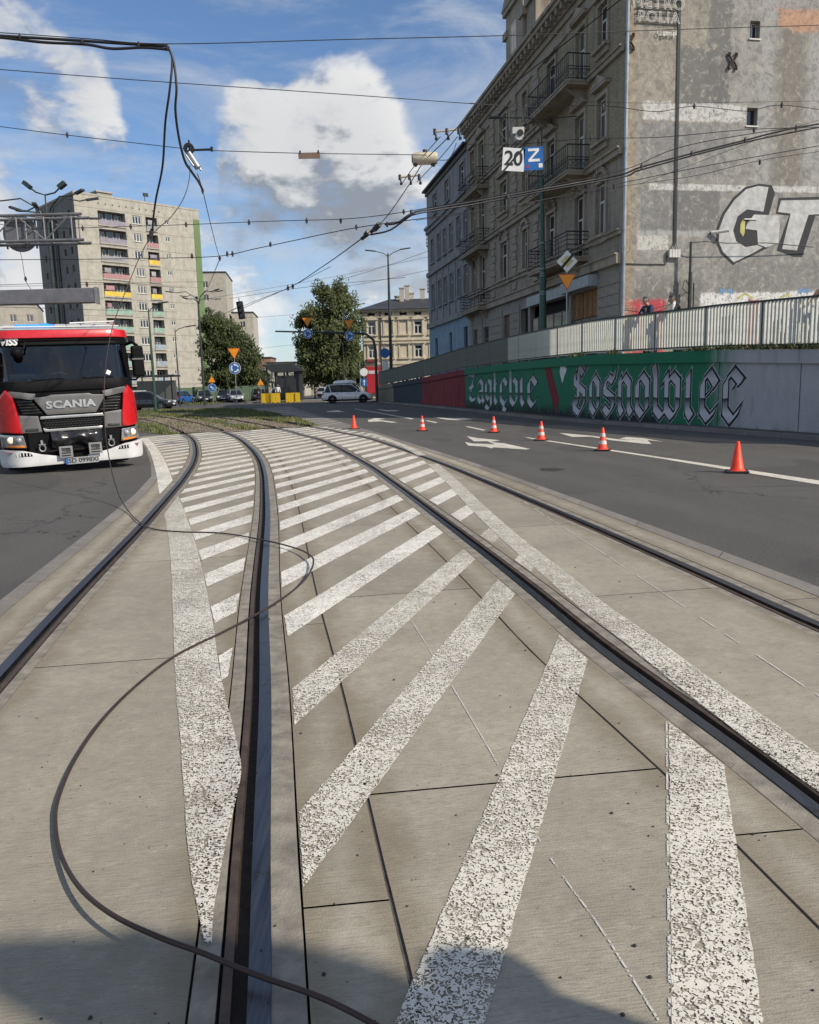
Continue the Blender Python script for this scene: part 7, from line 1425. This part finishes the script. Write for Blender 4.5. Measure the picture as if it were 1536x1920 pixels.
for lb_, x, y_, a, mt, kd in (('dark car partly hidden right behind the black hatchback', -27.5, 84, 10, M_CDGR, 'hatch'), ('blue parked car right of the black hatchback', -26.0, 92, 80, M_CBLU, 'hatch'), ('black parked car right of the blue car', -24.6, 97, -70, M_CBLK, 'hatch'), ('dark grey parked car under the keep-right sign', -22.6, 99, -80, M_CDGR, 'hatch'), ('silver parked hatchback facing us beside the roundabout sign', -20.6, 96, -70, M_CSIL, 'hatch'), ('wine-dark parked car between silver hatchback and shelter', -18.5, 100, -75, M_CRED2, 'hatch'), ('grey parked car just left of the tram shelter', -16.6, 103, -85, M_CSIL, 'hatch'), ('white parked van-like car behind the shelter', -12.6, 128, 60, M_CWH, 'suv'), ('black parked car behind the shelter under the tree', -9.6, 116, 75, M_CBLK, 'hatch'), ('dark parked car behind the white SUV', -7.3, 110, 80, M_CDGR, 'hatch')):
    car(lb_, (x, y_, 0), R(a), 4.1, 1.76, 1.5, mt, kd, PC)
M_CONE = pmat('cone_orange', (.85, .045, .008), .5, var=.12, scale=9); M_CBAND = pmat('cone_white_band', (.60, .58, .54), .45, var=.1); M_CBASE = pmat('cone_base_black', (.02, .02, .021), .8)
CG = 'traffic cones along the closed lane'
def cone(label, px, py, bands, h=.49, base_r=.17):
    p = G(px, py); t = thing('traffic_cone', label, 'traffic cone', (p.x, p.y, .004), random.uniform(-.4, .4), CG); r0, r1 = .105, .026
    rad = lambda z: r0 + (r1 - r0) * (z - .035) / (h - .035)
    part('cone_body', M_CONE, lambda q: q.lathe([(r0 + .025, .03), (r0 + .01, .045), (rad(.06), .06), (r1, h - .01), (r1 * .8, h), (r1 * .5, h - .01)], 24), t, smooth=50); part('cone_base', M_CBASE if bands or True else M_CONE, lambda q: q.bx(-base_r, base_r, -base_r, base_r, 0, .032), t, bevel=.01)
    for z0, z1 in bands: part('white_band', M_CBAND, lambda q: q.lathe([(rad(z0) + .0015, z0), (rad(z1) + .0015, z1)], 24), t, smooth=True)
B2 = [(.14, .215), (.30, .375)]
cone('plain orange cone nearest on the white lane line', 1382, 886, []); cone('banded orange cone next after the nearest plain one', 1130, 845, B2); cone('banded orange cone at the start of the solid line', 1015, 826, B2); cone('banded orange cone fourth from the right, beside the big arrow', 926, 811, B2); cone('banded orange cone standing alone mid-road', 792, 808, B2); cone('plain orange cone by the hatched island on the left', 664, 804.5, [])
# ================================================================ people
M_SKIN = pmat('skin', (.42, .25, .18), .55, var=.1, scale=12); M_HAIRD = pmat('hair_dark', (.03, .022, .016), .6, var=.3, scale=40); M_HAIRW = pmat('hair_grey', (.45, .43, .40), .6, var=.2, scale=40); M_NAVY = pmat('cloth_navy', (.014, .022, .055), .85, var=.25, scale=14, bump=.3); M_CBK = pmat('cloth_black', (.014, .014, .015), .85, var=.3, scale=14, bump=.3); M_DEN = pmat('cloth_denim', (.05, .07, .12), .85, var=.25, scale=14); M_CWHT = pmat('cloth_white', (.55, .55, .53), .8, var=.1, scale=14); M_PEACH = pmat('cloth_peach', (.52, .30, .20), .85, var=.2, scale=14); M_GRYT = pmat('cloth_grey', (.12, .12, .125), .85, var=.2, scale=14); M_SHOE = pmat('shoe', (.04, .04, .042), .6); M_HIV = pmat('cloth_orange', (.60, .12, .02), .8)
def skinmesh(V, E_, Rr, name, mat, par, sub=1):
    me = bpy.data.meshes.new(name); me.from_pydata([tuple(v) for v in V], E_, []); o = bpy.data.objects.new('tmp', me); COL.objects.link(o)
    o.modifiers.new('skin', 'SKIN'); 
    for i, r in enumerate(Rr): sv = me.skin_vertices[0].data[i]; sv.radius = (r, r) if not isinstance(r, tuple) else r; sv.use_root = (i == 0)
    s = o.modifiers.new('sub', 'SUBSURF'); s.levels = sub; s.render_levels = sub
    dg = bpy.context.evaluated_depsgraph_get(); m2 = bpy.data.meshes.new_from_object(o.evaluated_get(dg)); bpy.data.objects.remove(o); bpy.data.meshes.remove(me)
    m2.name = name; m2.materials.clear(); m2.materials.append(mat); m2.polygons.foreach_set('use_smooth', [True] * len(m2.polygons)); m2.polygons.foreach_set('material_index', [0] * len(m2.polygons)); return link(name, m2, par)
def person(label, loc, rz, top, legs, hair, h=1.76, lean=0., arms='down', nod=0., sleeves=True, stride=.0, group=None, fine=True):
    """faces local -y; lean in metres of forward shift at the shoulders"""
    k = h / 1.76; t = thing('person', label, 'person', loc, rz, group); f = lambda z: -lean * max(0, (z - .95) / .5)
    pel = Vector((0, .0, .95)); wai = Vector((0, f(1.12) * .6, 1.12)); che = Vector((0, f(1.32), 1.32)); nec = Vector((0, f(1.47), 1.48 - lean * .25)); hd0 = nec + Vector((0, -.03 - nod * .5, .10 - nod * .1))
    J = {}
    for s, n in ((-1, 'l'), (1, 'r')):
        J['sh' + n] = Vector((s * .19, f(1.42), 1.42 - lean * .2)); J['hp' + n] = Vector((s * .095, 0, .90)); J['kn' + n] = Vector((s * .11, -.03 - s * stride * .5, .50)); J['an' + n] = Vector((s * .12, .02 - s * stride, .09)); J['toe' + n] = J['an' + n] + Vector((s * .02, -.17, -.045))
        if arms == 'down': J['el' + n] = J['sh' + n] + Vector((s * .07, .03, -.28)); J['wr' + n] = J['el' + n] + Vector((s * .02, -.06, -.25)); hd = Vector((0, -.03, -.09))
        elif arms == 'rail': J['el' + n] = J['sh' + n] + Vector((s * .12, -.10, -.26)); J['wr' + n] = J['el' + n] + Vector((-s * .16, -.20, .03)); hd = Vector((-s * .06, -.06, -.01))
        elif arms == 'phone': J['el' + n] = J['sh' + n] + Vector((s * .12, -.12, -.20)); J['wr' + n] = J['el' + n] + Vector((-s * .14, -.20, .20)); hd = Vector((-s * .03, -.03, .07))
        J['hd' + n] = J['wr' + n] + hd
    V = [pel, wai, che, nec]; E_ = [(0, 1), (1, 2), (2, 3)]; Rr = [(.135, .10), (.13, .095), (.155, .105), (.058, .06)]
    def add(p, par, r): V.append(p); Rr.append(r); E_.append((par, len(V) - 1)); return len(V) - 1
    for n in 'lr':
        a = add(J['sh' + n], 2, .062); a = add(J['el' + n], a, .043); a = add(J['wr' + n], a, .029); a = add(J['wr' + n].lerp(J['hd' + n], .6), a, (.036, .02))
        b = add(J['hp' + n], 0, .088); b = add(J['kn' + n], b, .056); b = add(J['an' + n], b, .038); b = add(J['toe' + n], b, .036)
    S_ = lambda L: [v * k for v in L]
    body = skinmesh(S_(V), E_, [tuple(q * k for q in r) if isinstance(r, tuple) else r * k for r in Rr], 'body', M_SKIN, t)
    # head, face, fingers joined to the body mesh
    bm = bmesh.new(); bm.from_mesh(body.data); hc = (nec + Vector((0, -.035 - nod * .55, .155 - nod * .35))) * k; rot = Matrix.Rotation(nod * 2.2, 3, 'X')
    r = bmesh.ops.create_uvsphere(bm, u_segments=18, v_segments=12, radius=1.)
    for v in r['verts']:
        x, y_, z = v.co; jaw = 1 - .28 * max(0, -z) * (1 if y_ < .3 else .3); p = Vector((x * .077 * jaw, y_ * .098 * (1 - .1 * max(0, -z)), z * .122)); p.y -= .018 * max(0, -z) if y_ < 0 else 0
        if abs(x) < .26 and y_ < -.7 and -.35 < z < .1: p.y -= .022 * (1 - abs(x) / .26) * (1 - (z - .1) / -.45 if z < .1 else 0) + .006
        v.co = (rot @ p) * k + hc
    for s in (-1, 1):
        r = bmesh.ops.create_uvsphere(bm, u_segments=8, v_segments=6, radius=.03 * k)
        for v in r['verts']: v.co = (rot @ Vector((v.co.x * .4 + s * .078 * k, v.co.y * .7 + .012 * k, v.co.z))) + hc
    q = MB(); q.tube([nec * k + Vector((0, .01, -.03)), hc + Vector((0, .02, -.05))], .056 * k, 8)
    if fine:
        for n, s in (('l', -1), ('r', 1)):
            a, b = J['wr' + n] * k, J['hd' + n] * k; d = (b - a).normalized(); sd_ = d.cross(Vector((0, 0, 1)) if abs(d.z) < .8 else Vector((0, 1, 0))).normalized(); dn = d.cross(sd_); dn = dn if dn.z < 0 or abs(d.z) > .8 else -dn
            for i, L in enumerate((.072, .082, .076, .060)):
                o = a.lerp(b, .75) + sd_ * (i - 1.5) * .0185 * k; q.tube([o, o + d * L * .5 + dn * .006, o + d * L * .8 + dn * L * .35, o + d * L * .9 + dn * L * .75], [.0095, .009, .008, .006], 6)
            o = a.lerp(b, .25) + sd_ * .026 * k; q.tube([o, o + sd_ * .025 + d * .03, o + sd_ * .03 + d * .062], [.012, .0105, .008], 6)
    me2 = q.mesh('x', M_SKIN); bm.from_mesh(me2); bpy.data.meshes.remove(me2)
    for fc in bm.faces: fc.smooth = True; fc.material_index = 0
    bm.to_mesh(body.data); bm.free()
    ey = MB()
    for s in (-1, 1): c = (rot @ Vector((s * .031, -.093, .012))) * k + hc; ey.lathe([(.001, -.008), (.009, 0), (.001, .008)], 8, c)
    ey.build('eyes', M_SBK, t); ms = MB(); c = (rot @ Vector((0, -.094, -.058))) * k + hc; ms.box(c, (.045, .012, .010)); ms.build('mouth', pmat('lips', (.28, .10, .08), .5) if 'lips' not in MATS else MATS['lips'], t)
    hm = MB(); hp = []
    for i in range(7):
        a = math.pi / 2 * i / 6
        hp.append((math.sin(a), math.cos(a)))
    bm = bmesh.new(); bmesh.ops.create_uvsphere(bm, u_segments=18, v_segments=12, radius=1.); bmesh.ops.delete(bm, geom=[v for v in bm.verts if v.co.z < (.30 if v.co.y < -.25 else -.45)], context='VERTS')
    for v in bm.verts: v.co = (rot @ Vector((v.co.x * .084, v.co.y * .106 + .004, v.co.z * .130))) * k + hc + Vector((0, 0, .002 * noise.noise(v.co * 9)))
    for fc in bm.faces: fc.smooth = True
    me = bpy.data.meshes.new('hair'); bm.to_mesh(me); bm.free(); me.materials.append(hair); link('hair', me, t)
    # clothes
    tv = [pel + Vector((0, 0, -.06)), wai, che, nec + Vector((0, 0, -.05))]; te = [(0, 1), (1, 2), (2, 3)]; tr = [(.160, .120), (.150, .112), (.172, .122), (.075, .075)]
    for n in 'lr':
        tv.append(J['sh' + n] + Vector((0, 0, .0))); tr.append(.080); te.append((2, len(tv) - 1)); tv.append(J['el' + n]); tr.append(.060); te.append((len(tv) - 2, len(tv) - 1))
        if sleeves: tv.append(J['wr' + n]); tr.append(.044); te.append((len(tv) - 2, len(tv) - 1))
    skinmesh(S_(tv), te, [tuple(q * k for q in r) if isinstance(r, tuple) else r * k for r in tr], 'jacket', top, t)
    lv = [Vector((0, .0, .99)), Vector((0, 0, .93))]; le = [(0, 1)]; lr_ = [(.142, .11), (.14, .115)]
    for n in 'lr':
        lv.append(J['hp' + n] + Vector((0, 0, -.06))); lr_.append(.100); le.append((1, len(lv) - 1)); lv.append(J['kn' + n]); lr_.append(.072); le.append((len(lv) - 2, len(lv) - 1)); lv.append(J['an' + n] + Vector((0, 0, .0))); lr_.append(.058); le.append((len(lv) - 2, len(lv) - 1))
    skinmesh(S_(lv), le, [tuple(q * k for q in r) if isinstance(r, tuple) else r * k for r in lr_], 'trousers', legs, t)
    for n in 'lr':
        q = MB(); a = J['an' + n] * k; q.prism([(-.05, 0), (.05, 0), (.055, .10), (.048, .24), (.02, .28), (-.02, .28), (-.048, .24), (-.055, .10)], (a.x, a.y + .09, 0), (1, 0, 0), (0, -1, 0), (0, 0, .07)); q.build('shoe', M_SHOE, t, bevel=.02)
    return t
def stand(px, off, label, rz, *a, **k):
    s = s_at(px, 2.8); p = wpt(s, 0, off); p.z = wtop(p.y) + .02; d = wpt(s + .1) - wpt(s); return person(label, tuple(p), math.atan2(d.y, d.x) + math.pi + math.pi + rz, *a, **k)
# the rail is on the street side: face the street (local -y -> street normal)
pA = stand(1192, -.55, 'man in navy hoodie leaning his forearms on the slatted railing', R(180), M_NAVY, M_GRYT, M_HAIRD, lean=.12, arms='rail', nod=.05, h=1.86)
q = MB(); q.lathe([(.001, -.006), (.05, -.004), (.05, 0)], 14, (0, -.335, 1.28), 0, 'y'); q.build('chest_print', M_CWHT, pA)
pB = stand(1246, -.58, 'bent-over man in black jacket with white sleeves at the railing', R(150), M_CBK, M_DEN, M_HAIRD, lean=.16, arms='rail', nod=.12, h=1.82)
q = MB()
for s_ in (1,): q.tube([(s_ * .20, -.22, 1.47), (s_ * .27, -.25, 1.38), (s_ * .32, -.32, 1.20)], .055, 8)
q.build('white_sleeve', M_CWHT, pB, smooth=True)
stand(1516, -.5, 'white-haired person in peach top at the right edge of the railing', R(200), M_PEACH, M_DEN, M_HAIRW, h=1.70, lean=.06, arms='rail', sleeves=False)
for lb_, x, y_, rz, tp, lg, hr in (('distant person in white shirt before the yellow barriers', -13.6, 84.6, .6, M_CWHT, M_CBK, M_HAIRD), ('distant person in dark clothes left of the shelter', -16.0, 86.5, 1.4, M_CBK, M_CBK, M_HAIRD), ('distant person in orange jacket near the white SUV', -8.8, 92, -1.0, M_HIV, M_GRYT, M_HAIRD), ('distant pedestrian in pale top under the big tree', -11.0, 96, 2.0, M_CWHT, M_DEN, M_HAIRW)):
    person(lb_, (x, y_, .0 if y_ > 92.5 or x > -8 else (.18 if 84.2 < y_ < 92 and -17.5 < x < -8 else 0)), rz, tp, lg, hr, stride=.12, fine=False)
# bystanders just outside the picture on the right; their shadows reach the slabs
person('bystander in dark jacket outside the frame, shadow with round head', (2.05, .66, 0), R(150), M_CBK, M_DEN, M_HAIRD, h=1.78)
# added rounded board on a post, out of view, shaped for the foreground shadow
t = thing('shadow_board', 'added rounded board on a post, unseen, casting the foreground shadow', 'traffic sign', (2.80, -.16, 0)); part('post', M_GALV, lambda q: q.cyl((0, .06, 0), (0, .06, 3.15), .045, n=10), t)
rr_ = [(sx * (.26) + .26 * math.cos(a), 2.86 + sz * .08 + .26 * math.sin(a)) for sx, sz, a0 in ((1, 1, 0), (-1, 1, 90), (-1, -1, 180), (1, -1, 270)) for a in [R(a0 + 15 * k) for k in range(7)]]
part('board', M_SBLUE, lambda q: q.prism(rr_, (0, 0, 0), (1, 0, 0), (0, 0, 1), (0, .03, 0)), t); part('rim', M_SWH, lambda q: q.tube([(x, -.004, z) for x, z in rr_ + rr_[:1]], .012, 5), t)
